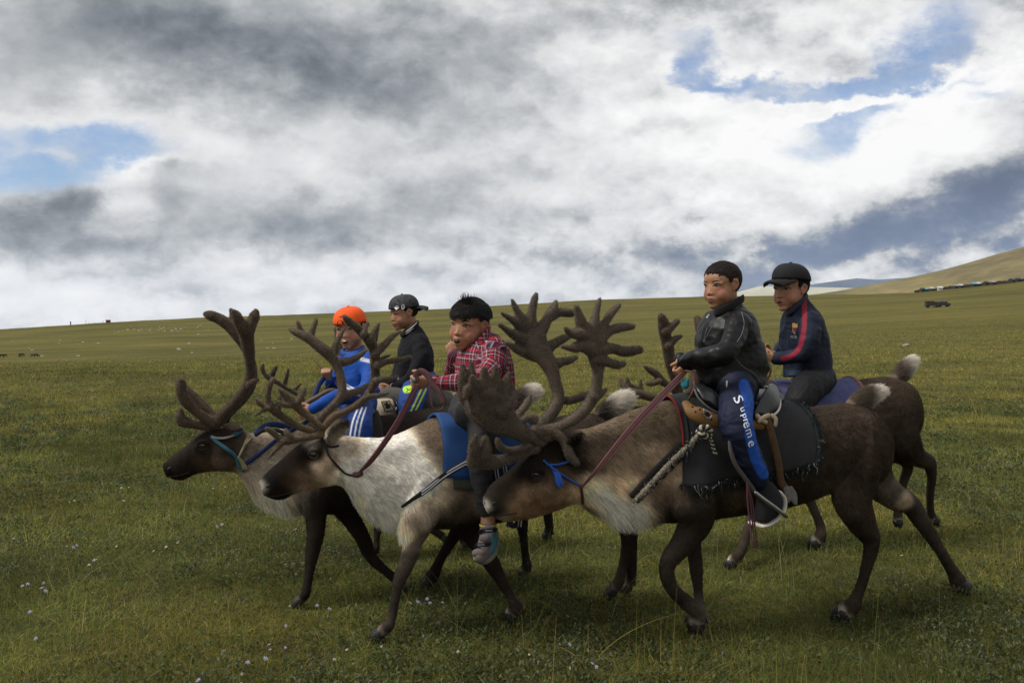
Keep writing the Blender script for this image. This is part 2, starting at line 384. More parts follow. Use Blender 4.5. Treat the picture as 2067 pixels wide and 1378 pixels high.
# ------------------------------------------------------------------ the land
CREST = [(-3000, 690), (-900, 690), (0, 664), (200, 651), (400, 640), (600, 634), (900, 622), (1200, 604), (1400, 598), (1600, 595), (1750, 593), (1850, 589), (1950, 579), (2067, 566), (2400, 540), (3200, 520), (5000, 560)]
_ca = np.array([uv_of(*p)[0] for p in CREST]); _ce = np.array([uv_of(*p)[1] for p in CREST])
RC = 760.
_la = np.array([uv_of(x, 640)[0] for x in (-900, 0, 400, 1000, 1500, 1890, 2067, 3000)]); _le = np.array([-.040, -.0370, -.034, -.020, -.007, .004, .008, .012])
def land_z(x, y):                           # flat by the riders, then the slope each direction shows on the way to its crest
    r = np.hypot(x, y); az = np.arctan2(x, y)
    ec = np.interp(az, _ca, _ce); em = np.interp(az, _la, _le)
    lr = np.log(np.maximum(r, 1e-3)); l0, l1, l2 = math.log(25.), math.log(300.), math.log(RC)
    t1 = np.clip((lr - l0) / (l1 - l0), 0, 1); t2 = np.clip((lr - l1) / (l2 - l1), 0, 1)
    a0 = -H / 25.
    ang = a0 + (em - a0) * (1 - (1 - t1) ** 1.5) + (ec - em) * t2 ** 1.2
    z = np.where(r < 25, 0., H + r * ang)
    return np.where(r > RC, H + RC * ec - (r - RC) * .045, z)
def land_bump(x, y):
    P = np.column_stack([x, y, x * 0]); r = np.hypot(x, y)
    b = (fbm(P * 1.3, 3) - .5) * .05 * np.clip((r - 2) / 4, .2, 1) + (fbm(P * 7, 2) - .5) * .018
    b = b + (fbm(P * .12 + 5, 3) - .5) * .5 * np.clip((r - 9) / 25, 0, 1) + (fbm(P * .02 + 9, 3) - .5) * 1.2 * np.clip((r - 40) / 150, 0, 1) * np.clip((RC + 150 - r) / 300, 0, 1)
    return b - .012
def ground_h(x, y):
    x = np.atleast_1d(np.asarray(x, float)); y = np.atleast_1d(np.asarray(y, float))
    return land_z(x, y) + land_bump(x, y)
_rs = np.concatenate([np.linspace(.6, 11, 130), 11 * (2600 / 11) ** np.linspace(.02, 1, 150)])
_az = np.concatenate([np.linspace(-math.pi, -.66, 40, endpoint=False), np.linspace(-.66, .66, 260), np.linspace(.66, math.pi, 40)[1:-1]])
RR, AA = np.meshgrid(_rs, _az, indexing='ij'); gx, gy = RR * np.sin(AA), RR * np.cos(AA)
gz = ground_h(gx.ravel(), gy.ravel())
gv = np.column_stack([gx.ravel(), gy.ravel(), gz]); na = len(_az); nr = len(_rs)
gf = []
_a = np.arange(na); _b = (_a + 1) % na
for i in range(nr - 1): gf += np.stack([i * na + _a, (i + 1) * na + _a, (i + 1) * na + _b, i * na + _b], 1).tolist()
gv = np.vstack([gv, [0, 0, 0]]); gf += [(nr * na, int(p), int(q)) for p, q in zip(_a, _b)]
def land_mat(name, stops, dry, far=False):
    m = bpy.data.materials.new(name); m.use_nodes = True; nt = m.node_tree; nt.nodes.clear(); N = NT(nt)
    p = N.n('ShaderNodeBsdfPrincipled'); out = N.n('ShaderNodeOutputMaterial'); N.l.new(p.outputs[0], out.inputs[0])
    p.inputs['Roughness'].default_value = .95; p.inputs['Specular IOR Level'].default_value = .05
    t = N.n('ShaderNodeTexCoord').outputs['Object']
    big = N.noise(t, .018, 5, .6); mid = N.noise(t, .35, 6, .65); fine = N.noise(t, 9., 6, .7); tuft = N.noise(t, 2.6, 6, .7)
    mp = N.n('ShaderNodeMapping'); N.l.new(t, mp.inputs['Vector']); mp.inputs['Scale'].default_value = (.006, .035, .01)
    band = N.noise(mp.outputs[0], 1.0, 5, .6)
    f = N.m('MULTIPLY_ADD', N.m('SUBTRACT', big, .5), 1.1, N.m('MULTIPLY_ADD', N.m('SUBTRACT', mid, .5), .7, N.m('MULTIPLY_ADD', N.m('SUBTRACT', band, .5), 1.1, N.m('MULTIPLY_ADD', N.m('SUBTRACT', tuft, .5), .6, .5))))
    c = N.ramp(f, stops)
    g = N.ss(fine, .35, .7, .62, 1.3); v = N.n('ShaderNodeVectorMath', operation='SCALE'); N.l.new(c, v.inputs[0]); N.l.new(g, v.inputs['Scale'])
    c = v.outputs[0]
    if dry is None: c = N.mix(N.ss(N.noise(t, 1.4, 6, .7), .50, .66, 0, .75), c, (.050, .042, .028, 1))
    if dry is not None: c = N.mix(N.ss(N.noise(t, .05, 6, .7), .52, .72, 0, .6), c, (*dry, 1))
    N.l.new(c, p.inputs['Base Color'])
    b = N.n('ShaderNodeBump'); b.inputs['Distance'].default_value = .06; b.inputs['Strength'].default_value = .9; N.l.new(N.m('ADD', fine, tuft), b.inputs['Height']); N.l.new(b.outputs[0], p.inputs['Normal'])
    return m
M_LAND = land_mat('steppe', [(.15, (.072, .070, .022)), (.42, (.102, .094, .025)), (.62, (.140, .122, .032)), (.9, (.165, .134, .042))], None)
tag(put('ground', mesh_from(gv, gf), M_LAND), kind='structure')

# hills: each a ridge with its own distance, length and thickness
def hill(name, prof, r0, r1, m, back=900, rough=12., foot=None, seedo=0):
    pa = np.array([uv_of(*p)[0] for p in prof]); pe = np.array([uv_of(*p)[1] for p in prof])
    az = np.linspace(pa[0], pa[-1], 220); el = np.interp(az, pa, pe); zc = H + r1 * np.tan(el)
    K = 46; rows = []
    for k in range(K):
        t = k / (K - 1)
        if t <= .75: q = t / .75; r = r0 + (r1 - r0) * q; h = q ** 1.15
        else: q = (t - .75) / .25; r = r1 + back * q; h = 1 - q * q
        z0 = H - .022 * r0 - 25
        x, y = r * np.sin(az), r * np.cos(az)
        P = np.column_stack([x, y, x * 0]) / (r1 * .06) + seedo
        z = z0 + (zc - z0) * h + (fbm(P, 4) - .5) * rough * min(1, 4 * t * (1.02 - h) + .0) * (1 if t < .75 else .2)
        rows.append(np.column_stack([x, y, z]))
    V = np.array(rows); n = len(az); f = []
    a = np.arange(n - 1)
    for k in range(K - 1): f += np.stack([k * n + a, (k + 1) * n + a, (k + 1) * n + a + 1, k * n + a + 1], 1).tolist()
    return tag(put(name, mesh_from(V.reshape(-1, 3), f), m), kind='structure')
def hill_mat(name, stops, sc):
    m = bpy.data.materials.new(name); m.use_nodes = True; nt = m.node_tree; nt.nodes.clear(); N = NT(nt)
    p = N.n('ShaderNodeBsdfPrincipled'); out = N.n('ShaderNodeOutputMaterial'); N.l.new(p.outputs[0], out.inputs[0])
    p.inputs['Roughness'].default_value = .95; p.inputs['Specular IOR Level'].default_value = .05
    t = N.n('ShaderNodeTexCoord').outputs['Object']; mp = N.n('ShaderNodeMapping'); N.l.new(t, mp.inputs['Vector']); mp.inputs['Scale'].default_value = (1, 1, 3.2)
    a = N.noise(mp.outputs[0], sc, 8, .62); b = N.noise(mp.outputs[0], sc * 7, 6, .7)
    N.l.new(N.ramp(N.m('MULTIPLY_ADD', N.m('SUBTRACT', b, .5), .55, a), stops), p.inputs['Base Color'])
    return m
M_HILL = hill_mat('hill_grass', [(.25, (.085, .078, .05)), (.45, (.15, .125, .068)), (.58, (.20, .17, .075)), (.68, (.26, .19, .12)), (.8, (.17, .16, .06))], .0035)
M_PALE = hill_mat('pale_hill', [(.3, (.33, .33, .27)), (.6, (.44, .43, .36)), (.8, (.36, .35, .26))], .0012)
M_BLUE = hill_mat('far_mountain', [(.3, (.05, .075, .12)), (.55, (.09, .12, .17)), (.66, (.35, .39, .45)), (.8, (.6, .62, .66))], .0006)  # blue of the distant air is painted into the mountain's base colour
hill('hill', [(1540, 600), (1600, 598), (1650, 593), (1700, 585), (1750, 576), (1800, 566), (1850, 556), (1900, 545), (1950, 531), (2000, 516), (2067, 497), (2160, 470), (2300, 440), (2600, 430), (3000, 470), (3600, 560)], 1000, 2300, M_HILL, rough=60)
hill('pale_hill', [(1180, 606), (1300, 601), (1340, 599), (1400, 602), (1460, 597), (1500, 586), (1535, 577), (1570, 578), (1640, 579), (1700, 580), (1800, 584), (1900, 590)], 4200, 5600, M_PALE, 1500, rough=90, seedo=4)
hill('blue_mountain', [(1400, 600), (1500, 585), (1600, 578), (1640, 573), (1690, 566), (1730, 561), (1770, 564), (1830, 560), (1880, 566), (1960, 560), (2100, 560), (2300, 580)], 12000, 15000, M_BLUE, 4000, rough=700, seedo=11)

# far small things -------------------------------------------------
def box(c, dx, dy, dz, ang=0, zb=None):
    x0 = np.array([[-1, -1, 0], [1, -1, 0], [1, 1, 0], [-1, 1, 0], [-1, -1, 1], [1, -1, 1], [1, 1, 1], [-1, 1, 1]], float) * [dx / 2, dy / 2, dz]
    ca, sa = math.cos(ang), math.sin(ang); R = np.array([[ca, sa, 0], [-sa, ca, 0], [0, 0, 1]])
    return x0 @ R + np.asarray(c), [(0, 3, 2, 1), (4, 5, 6, 7), (0, 1, 5, 4), (1, 2, 6, 5), (2, 3, 7, 6), (3, 0, 4, 7)]
def gable(c, dx, dy, h, ang=0):
    x0 = np.array([[-1, -1, 0], [1, -1, 0], [1, 1, 0], [-1, 1, 0], [-1, 0, 1], [1, 0, 1]], float) * [dx / 2, dy / 2, h]
    ca, sa = math.cos(ang), math.sin(ang); R = np.array([[ca, sa, 0], [-sa, ca, 0], [0, 0, 1]])
    return x0 @ R + np.asarray(c), [(0, 3, 2, 1), (0, 1, 5, 4), (2, 3, 4, 5), (1, 2, 5), (3, 0, 4)]
def far_point(x, dist):
    a = uv_of(x, 600)[0]; X, Y = dist * math.sin(a), dist * math.cos(a)
    return np.array([X, Y, float(ground_h(X, Y)[0])]), a
M_WALLD = mat('log_wall', (.045, .036, .030), .9, vary=.3, vscale=2)
M_WALLW = mat('white_wall', (.45, .45, .43), .8)
M_FENCE = mat('fence_wood', (.05, .038, .032), .9, vary=.4, vscale=1.5)
ROOFS = {'white': (.5, .5, .49), 'dark': (.04, .04, .045), 'red': (.32, .06, .05), 'teal': (.10, .34, .36), 'grey': (.25, .25, .26)}
VILL = [(1862, 'dark', 6, 0), (1869, 'teal', 5, 0), (1874, 'red', 6, 0), (1880, 'white', 6, 0), (1897, 'white', 8, 1), (1919, 'dark', 7, 0), (1927, 'grey', 6, 0), (1938, 'white', 9, 0), (1954, 'dark', 8, 0),
        (1966, 'teal', 8, 0), (1973, 'white', 6, 0), (1979, 'white', 5, 1), (1990, 'dark', 6, 0), (2003, 'grey', 6, 0), (2018, 'dark', 7, 0), (2042, 'dark', 9, 0), (2055, 'dark', 8, 0), (2064, 'teal', 9, 0)]
HL = ['small dark log house at the left tip of the settlement', 'teal roofed house second from the left tip of the settlement', 'red roofed house near the left tip of the settlement', 'white roofed house beside the red roofed one',
 'long white hut standing alone in the gap of the settlement', 'dark log house just right of the lone white hut', 'grey roofed house left of the big white roof', 'wide white roofed house in the middle of the settlement', 'wide dark log house right of the big white roof', 'wide teal roofed house in the middle of the settlement',
 'narrow white roofed house between teal roof and white hut', 'narrow white hut right of the middle teal roof', 'dark log house right of the narrow white hut', 'grey roofed house on the rise of the settlement', 'lone dark log house on the rising right part of the settlement', 'large dark log house near the right edge', 'dark log house left of the last teal roof', 'teal roofed house cut by the right picture edge']
for i, (x, rc, w, ww) in enumerate(VILL):
    p, a = far_point(x, RC - 6 + (i % 3) * 9); w2 = w * .40
    t = thing('house', HL[i], 'house', p, 'houses of the settlement at the foot of the hill')
    put('wall', box(p - [0, 0, .4], w2, 3.2, 2.0, .2 * (i % 4)), M_WALLW if ww else M_WALLD, t, False)
    put('roof', gable(p + [0, 0, 1.6], w2 * 1.12, 3.8, 1.1, .2 * (i % 4)), mat('roof_' + rc, ROOFS[rc], .6), t, False)
for (xa, xb) in [(1846, 1932), (1934, 2003), (2005, 2070)]:
    pc, a = far_point((xa + xb) / 2, RC + 3); t = thing('fence', {1846: 'dark board fence at the left end of the settlement', 1934: 'dark board fence along the middle of the settlement', 2005: 'dark board fence at the right end of the settlement'}[xa], 'fence', pc, 'board fences of the settlement')
    n = (xb - xa) // 5; V = []
    for k in range(n):
        p, a = far_point(xa + (xb - xa) * (k + .5) / n, RC + 3); V.append(box(p - [0, 0, .5], (xb - xa) / n * .385, .12, 2.0 + .35 * ((k * 7) % 5) / 4, -a))
    put('fence_panel', join(V), M_FENCE, t, False)
# two dark off-road vehicles standing far out on the plain
M_CARD = mat('dark_paint', (.022, .022, .026), .35, spec=.5); M_GLASS = mat('car_glass', (.03, .035, .04), .08, spec=.6); M_TYRE = mat('tyre', (.014, .014, .014), .85); M_TARP = mat('brown_tarp', (.05, .035, .03), .8, vary=.3, vscale=4); M_ORG = mat('orange_load', (.45, .12, .03), .7)
def vehicle(x, dist, kind):
    p, a = far_point(x, dist)
    t = thing('parked_' + kind, {'truck': 'dark brown laden truck standing on the plain, left of the jeep', 'jeep': 'dark blue jeep standing on the plain, right of the truck'}[kind], kind, p)
    c = lambda X, Y, Z: p + [X, Y, Z]
    body = M_TARP if kind == 'truck' else M_CARD
    put('body', join([box(c(-.1, 0, .55), 4.4, 1.8, .75)]), M_CARD, t, False)
    if kind == 'truck':
        put('cargo', join([box(c(-.75, 0, 1.31), 2.9, 1.76, .95)]), body, t, False); put('cab', box(c(1.4, 0, 1.31), 1.0, 1.6, .62), M_CARD, t, False); put('windscreen', box(c(1.9, 0, 1.36), .06, 1.4, .5), M_GLASS, t, False)
        put('load', box(c(.72, -.86, .34), .9, .14, .22), M_ORG, t, False)
    else:
        put('cabin', box(c(-.45, 0, 1.31), 3.0, 1.6, .66), M_CARD, t, False); put('window', box(c(-.5, -.815, 1.36), 2.6, .04, .46), M_GLASS, t, False)
        put('roof_rack', box(c(-.5, 0, 1.99), 2.2, 1.4, .10), mat('roof_load', (.4, .4, .37), .7), t, False)
    for sx_ in (-1.45, 1.35):
        for sy_ in (-.82, .82):
            put('wheel', tube([c(sx_, sy_ - .12, .36), c(sx_, sy_ + .12, .36)], .38, seg=14, sub=1, lat=(0, 0, 1), round_end=(False, False)), M_TYRE, t)
vehicle(1881, 385, 'truck'); vehicle(1905, 388, 'jeep')
# hut, post and poles on the left skyline
M_RED = mat('rust_hut', (.13, .045, .04), .8, vary=.3, vscale=2)
p, a = far_point(218, RC - 4); t = thing('hut', 'small rusty hut standing on the left skyline', 'hut', p)
put('wall', box(p - [0, 0, .5], 2.5, 2.2, 2.0), M_RED, t, False); put('roof', box(p + [0, 0, 1.5], 2.8, 2.5, .25), M_CARD, t, False)
p, a = far_point(142, RC - 4); t = thing('pillar', 'thin dark stone pillar on the left skyline', 'pillar', p)
put('shaft', box(p - [0, 0, .5], .55, .5, 2.4), M_WALLD, t, False); put('cap', box(p + [0, 0, 1.9], .8, .7, .3), M_WALLD, t, False)
for k, (x, h) in enumerate([(173, 2.6), (179, 1.1), (189, .9), (208, 1.4)]):
    p, a = far_point(x, RC - 4)
    tag(put('post', tube([p - [0, 0, .5], p + [0, 0, h]], .1, seg=6, sub=1), M_FENCE), ['tallest thin grey pole on the left skyline between pillar and hut', 'short thin post just right of the tallest skyline pole', 'lowest thin post in the middle of the left skyline poles', 'thin post beside the rusty hut on the skyline'][k], 'post', 'posts on the left skyline')
# grazing stock far out on the left
def grazer(x, y, col, label, cat='horse', size=1., dist=230, flip=1):
    dist *= 1.25; size *= .72; p, a = far_point(x, dist)
    m = mat('coat_' + col, {'black': (.016, .014, .013), 'brown': (.06, .04, .03), 'white': (.6, .58, .52), 'tan': (.25, .17, .10)}[col], .8)
    t = thing(cat, label, cat, p, 'stock grazing on the left slope'); k = size; f = flip
    q = lambda X, Y, Z: p + np.array([X * f, Y, Z]) * k
    body = [tube([q(-.8, 0, 1.1), q(-.3, 0, 1.08), q(.4, 0, 1.08), q(.75, 0, 1.15)], [.26 * k, .33 * k, .32 * k, .25 * k], seg=10, sub=2), tube([q(.7, 0, 1.2), q(1.15, 0, .75), q(1.35, 0, .35)], [.2 * k, .13 * k, .1 * k], seg=8, sub=2), tube([q(1.2, 0, .55), q(1.5, 0, .15)], [.13 * k, .08 * k], seg=8, sub=2)]
    for X, Y in ((-.75, .15), (-.7, -.15), (.6, .15), (.65, -.15)): body.append(tube([q(X, Y, 1.0), q(X + .03, Y, .5), q(X, Y, .0)], [.14 * k, .08 * k, .07 * k], seg=6, sub=2))
    put('body', remesh(body, .06 * k, 1), m, t)
    put('tail', tube([q(-.95, 0, 1.2), q(-1.12, 0, .9), q(-1.1, 0, .5)], [.06 * k, .08 * k, .03 * k], seg=6, sub=2), m, t)
grazer(2, 720, 'black', 'black horse at the far left edge of the picture', size=1.0, flip=-1)
grazer(8, 712, 'black', 'black horse grazing just above the edge horse', size=.8, dist=262)
grazer(42, 712, 'black', 'black horse grazing apart on the left slope', size=1.0, dist=255)
grazer(39, 718, 'black', 'black foal below the horse grazing apart', size=.55, dist=238)
grazer(66, 716, 'brown', 'white faced brown cow left of the tan cow', 'cow', .9, 240, -1)
grazer(71, 715, 'black', 'black cow standing behind the brown cow', 'cow', .9, 244)
grazer(78, 715, 'tan', 'tan cow at the right end of the herd', 'cow', .8, 244)
grazer(83, 717, 'white', 'white sheep lying right of the herd', 'sheep', .5, 238)
# stones
M_STONE = mat('stone', (.30, .28, .25), .9, vary=.35, vscale=3, bump=.02, bscale=6)
def stone(p, r, lab, grp):
    V, f = ellip(p, np.diag([r, r * .8, r * .6]) @ np.eye(3), 12, 7)
    V = V + (fbm(V / r * 1.3 + p[0], 2)[:, None] - .5) * r * .9
    tag(put('stone', (V, f), M_STONE), lab, 'stone', grp)
p, a = far_point(1830, 62); stone(p + [0, 0, .08], .20, 'lone grey boulder on the open grass at right', None)
for k in range(70):
    x = [RNG.normal(330, 45), RNG.uniform(10, 600)][k % 3 == 0]; d = [RNG.uniform(560, 640), RNG.uniform(240, 560)][k % 3 == 0]
    p, a = far_point(x, d); stone(p, RNG.uniform(.25, .7), 'pale stone lying on the distant grass slope', 'pale stones scattered on the distant slope')

# the air between here and the mountains
_hm = bpy.data.materials.new('haze_air'); _hm.use_nodes = True; _hm.node_tree.nodes.clear(); _N = NT(_hm.node_tree)
_pv = _N.n('ShaderNodeVolumePrincipled'); _pv.inputs['Color'].default_value = (.78, .86, 1, 1); _pv.inputs['Density'].default_value = 1.5e-5
_N.l.new(_pv.outputs[0], _N.n('ShaderNodeOutputMaterial').inputs['Volume'])
tag(put('haze', mesh_from(*box(np.array([0, 3000., -420.]), 46000, 44000, 1400)), _hm, None, False), kind='stuff')
# ------------------------------------------------------------------ reindeer
def V(ox, oy, sc, rs=True):                  # reading frames: enlarged views of the photo -> photo pixels (radii too)
    return lambda *p: [(ox + q[0] / sc, oy + q[1] / sc) + ((q[2] / (sc if rs else 1),) + tuple(q[3:]) if len(q) > 2 else ()) for q in p]
v1, v2, v3, v4 = V(300, 580, 3.1325), V(500, 580, 3.1325), V(760, 560, 3.1325), V(920, 560, 2.5525, False)
v5, v6, v7, v8 = V(1240, 500, 3.4457), V(1260, 780, 3.2818), V(1500, 520, 3.626), V(560, 980, 3.828)
v9, v10, v11 = V(1180, 980, 2.58375, False), V(500, 820, 4.134, False), V(960, 820, 4.134, False)
M_TAIL = mat('tail_fur', attr='hcol', rough=.7, spec=.1, trans=.5)
M_NOSE = mat('wet_nose', (.018, .016, .016), .35, spec=.5, bump=.0008, bscale=600)
WHITE = (.50, .46, .40); UPV = np.array([0, 0, 1.])
M_LID = mat('lid_dark', (.022, .017, .014), .5); M_LID2 = mat('lid_pale', (.085, .065, .052), .6)
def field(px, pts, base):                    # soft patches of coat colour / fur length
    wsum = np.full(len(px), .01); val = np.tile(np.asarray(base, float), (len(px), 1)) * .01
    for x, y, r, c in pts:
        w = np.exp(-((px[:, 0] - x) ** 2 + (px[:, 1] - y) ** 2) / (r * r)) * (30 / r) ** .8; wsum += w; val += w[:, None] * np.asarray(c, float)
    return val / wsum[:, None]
class Deer: pass
def deer(label, pl, secs, legs, antlers, ears, eyes, cols, base, lens, nhair, tail, nose=None, mouth=(), nostril=None, palelid=False, vox=.0068, hoofs=True, extra=(), ak=.86, group='reindeer ridden in a line', ant_hair=24000, ntail=7000):
    d = Deer(); d.pl = pl
    T = np.array([pl.P(*s[0]) for s in secs]); B = np.array([pl.P(*s[1]) for s in secs]); w = np.array([s[2] for s in secs])
    d.T, d.B, d.w = T, B, w
    loc = pl.P((secs[len(secs) // 2][0][0]), secs[len(secs) // 2][0][1]); loc = np.array([loc[0], loc[1], 0.])
    root = thing('reindeer', label, 'reindeer', loc, group); d.root = root
    k = lambda x, y, s: np.linalg.norm(pl.P(x, y, s) - CAM) / F      # metres per pixel there
    pieces = [loft(T, B, w, pl.n, seg=26, sub=5)]
    hoofs_g = []
    for leg in legs:
        P, R = [], []
        for j in leg['j']:
            x, y, r, s = j; P.append(pl.P(x, y, s)); R.append(r * k(x, y, s) * (.80 if r < 14.4 else .91 if r < 26 else .95))
        P, R = np.array(P), np.array(R)
        hx, hy, planted = leg['toe']
        toe = G(hx, hy, -.004) if planted else pl.P(hx, hy, leg['j'][-1][3])
        if planted:                          # feet stand where the ground is: swing the lower leg there
            ank = P[-1]; want = G(leg['j'][-1][0], leg['j'][-1][1], .0)
            tgt = at(leg['j'][-1][0], leg['j'][-1][1], toe[1] + (.03 if leg.get('back') else 0.0))
            n = len(P); sh = pl.side(tgt[None])[0] - pl.side(ank[None])[0]
            for i in range(n):
                f = max(0, (i - 1) / (n - 2)) ; P[i] = pl.P(leg['j'][i][0], leg['j'][i][1], leg['j'][i][3] + sh * f)
        pieces.append(tube(P, R, R * np.linspace(.8, .92, len(R)), pl.n, seg=12, sub=5, round_end=(True, True)))
        fet = P[-1]; rr = R[-1]; dirv = unit(toe - fet); ln = np.linalg.norm(toe - fet)
        pieces.append(tube([fet, fet + dirv * ln * .36], [rr, rr * 1.1], [rr * 1.0, rr * 1.2], pl.n, seg=10, sub=3))
        hoofs_g.append((fet, toe, dirv, ln, rr, leg))
    for e in ears:
        P = [pl.P(x, y, s) for x, y, r, s in e]; R = np.array([r * k(x, y, s) for x, y, r, s in e])
        pieces.append(tube(P, R, np.minimum(R, .009), unit(pl.n * .8 + pl.u * .3), seg=12, sub=4))
    for x, y, r, s in extra:
        R = r * k(x, y, s); pieces.append(ellip(pl.P(x, y, s), [pl.u * R, pl.n * R * .8, [0, 0, R]]))
    for (x, y, s) in eyes:                   # brow ridge and socket rim
        kk = k(x, y, s)
        pieces.append(tube([pl.P(x - 13, y + 1, s - .006), pl.P(x - 4, y - 8, s + .004), pl.P(x + 9, y - 6, s + .003), pl.P(x + 15, y + 3, s - .006)], np.array([4, 6, 6, 4]) * kk, seg=8))
        pieces.append(tube([pl.P(x - 12, y + 6, s - .008), pl.P(x, y + 10, s - .002), pl.P(x + 13, y + 7, s - .006)], np.array([4, 5, 4]) * kk, seg=8))
    me = remesh(pieces, vox, 4)
    co, no = get_co(me), get_no(me)
    co = co + no * ((fbm(co * 9, 3) - .5) * .012)[:, None]; set_co(me, co); no = get_no(me)
    px = pl.flat(co); pxt = to_px(co)
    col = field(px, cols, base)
    hmask = np.zeros(len(co))
    for fet, toe, dirv, ln, rr, leg in hoofs_g:   # pale hair round the hoof, dark above
        q = (co - fet) @ dirv / ln; dd = np.linalg.norm(co - fet - np.clip(q, 0, 1)[:, None] * dirv * ln, axis=1)
        near = np.exp(-(dd / (rr * 2.6)) ** 2)
        wht = near * np.clip((q - .15) / .4, 0, 1) * min(1., leg.get('white', .8) * 1.3) * np.clip(fbm(co * 40, 2) * 2 - .3, 0, 1)
        col = col * (1 - wht[:, None]) + np.array(WHITE) * wht[:, None]
        hmask = np.maximum(hmask, near * np.clip((q + .6), 0, 1))
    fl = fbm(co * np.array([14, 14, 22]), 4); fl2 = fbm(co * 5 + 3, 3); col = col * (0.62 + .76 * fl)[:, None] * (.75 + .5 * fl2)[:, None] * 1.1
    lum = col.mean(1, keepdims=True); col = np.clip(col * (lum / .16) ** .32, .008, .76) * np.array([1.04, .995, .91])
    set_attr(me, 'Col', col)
    d.me_co, d.bvh = co, None
    d.bvh = BVHTree.FromPolygons(co.tolist(), [tuple(p.vertices) for p in me.polygons])
    ln_v = field(px, lens, [.016])[:, 0]
    d.body = put('body', me.copy(), M_FUR, root)
    # coat
    if nhair:
        vis = np.where(pl.side(co) > -.12, 1., .35) / np.maximum(ln_v, .01) ** .35
        Tt, Bb = scatter(me, nhair, vis)
        r0, n0, c0, l0 = bary(co, Tt, Bb), unit(bary(no, Tt, Bb)), bary(col, Tt, Bb), bary(ln_v, Tt, Bb)
        p0 = bary(px, Tt, Bb)
        flow = np.tile(pl.u * .9 + np.array([0, 0, -.45]), (len(r0), 1))
        low = np.clip((.62 - r0[:, 2]) / .25, 0, 1)[:, None]; flow = flow * (1 - low) + np.array([0, 0, -1.]) * low
        flow = flow + RNG.normal(0, .12, flow.shape)
        wob = (fbm(r0 * 7, 2) - .5)[:, None] * 1.1; flow = flow + wob * np.array([0, 0, 1.])
        flow = unit(flow - n0 * (flow * n0).sum(1)[:, None])
        long = np.clip((l0 - .03) / .05, 0, 1)[:, None]
        dr = unit(flow + n0 * (.30 - .12 * long))
        c0 = c0 * (RNG.uniform(.62, 1.5, len(r0)) * (.55 + .95 * fbm(r0 * np.array([45, 45, 60]), 2)))[:, None] * 1.05
        L = l0 * RNG.uniform(.65, 1.25, len(r0)) * (1 - .55 * bary(hmask, Tt, Bb))
        hair('fur', r0 - n0 * .001, dr, L, c0, M_HAIR, root, r0=np.full(len(r0), .00075), droop=.35, curl=.05)
    bpy.data.meshes.remove(me)
    # hooves: two toes and two dew claws
    for fet, toe, dirv, ln, rr, leg in hoofs_g:
        fw = leg.get('dir', None); fw = -pl.u if fw is None else unit(np.array(fw))
        side = pl.n
        a = fet + dirv * ln * .35
        V_ = []
        for sg in (-1, 1):
            base = a + side * sg * rr * .62
            tip = toe + side * sg * rr * .75
            V_.append(tube([base + dirv * ln * .05, base + dirv * ln * .36, tip], [rr * .8, rr * .98, rr * .42], [rr * .55, rr * .72, rr * .40], side, seg=10, sub=4))
        for sg in (-1, 1): V_.append(tube([fet - fw * rr * .75 + side * sg * rr * .5 + dirv * ln * .2, fet - fw * rr * 1.35 + side * sg * rr * .6 + dirv * ln * .52], [rr * .34, rr * .2], seg=8, sub=2))
        put('hoof', remesh(V_, .0055, 2), M_HOOF, root)
    # eyes
    for (x, y, s) in eyes:
        kk = k(x, y, s); sg = np.sign(s); h = d.bvh.ray_cast(Vector(pl.P(x, y, s) + pl.n * sg * .4), Vector(-pl.n * sg)); c = np.array(h[0]) if h[0] is not None else pl.P(x, y, s)
        put('eye', ellip(c + pl.n * sg * .001, [unit(pl.u * 1 + [0, 0, -.1]) * 9 * kk, pl.n * .009, np.array([0, 0, 1.]) * 7.2 * kk], 16, 10), M_EYEB, root)
        lid = [c + pl.n * sg * .006 + pl.u * a * kk + UPV * b * kk for a, b in ((-11, -1), (-5, 6), (3, 7.5), (10, 2.5))]
        put('eyelid', tube(np.array(lid), np.array([1.5, 2.4, 2.4, 1.4]) * kk, seg=8, sub=4), M_LID, root)
        lid = [c + pl.n * sg * .005 + pl.u * a * kk + UPV * b * kk for a, b in ((-10, -2), (-3, -7), (5, -6.5), (10, 0))]
        put('eyelid', tube(np.array(lid), np.array([.8, 1.2, 1.2, .8]) * kk, seg=8, sub=4), M_LID2 if palelid else M_LID, root)
    def onface(x, y, sg): 
        h = d.bvh.ray_cast(Vector(pl.P(x, y, 0) + pl.n * sg * .4), Vector(-pl.n * sg)); return np.array(h[0]) if h[0] is not None else pl.P(x, y, sg * .03)
    for sg in (1, -1):
        if nostril: kk = k(*nostril, 0); put('nostril', ellip(onface(*nostril, sg), [unit(pl.u * .8 + UPV * .5) * 6.0 * kk, pl.n * .0025, unit(UPV * .8 - pl.u * .5) * 2.8 * kk], 12, 8), M_LID, root)
        if len(mouth): put('mouth', tube(cr(np.array([onface(*q, sg) + pl.n * sg * .001 for q in mouth]), 4), .0024, seg=7, sub=2), M_LID, root)
    if nose:
        kk = k(*nose[:3]); put('nose', ellip(pl.P(*nose[:3]), [pl.u * nose[3] * kk, pl.n * nose[4], np.array([0, 0, 1.]) * nose[3] * 1.1 * kk], 14, 9), M_NOSE, root)
        for sg in (): put('nostril', ellip(pl.P(nose[0] + 9, nose[1] - 2, sg * (nose[4] + .006)), [pl.u * 3 * kk, pl.n * .006, np.array([0, 0, 1.]) * 6 * kk], 10, 7), M_EYEB, root)
    d.antlers = []
    for a in antlers: a.setdefault('k', ak); antler(d, a, root, ant_hair)
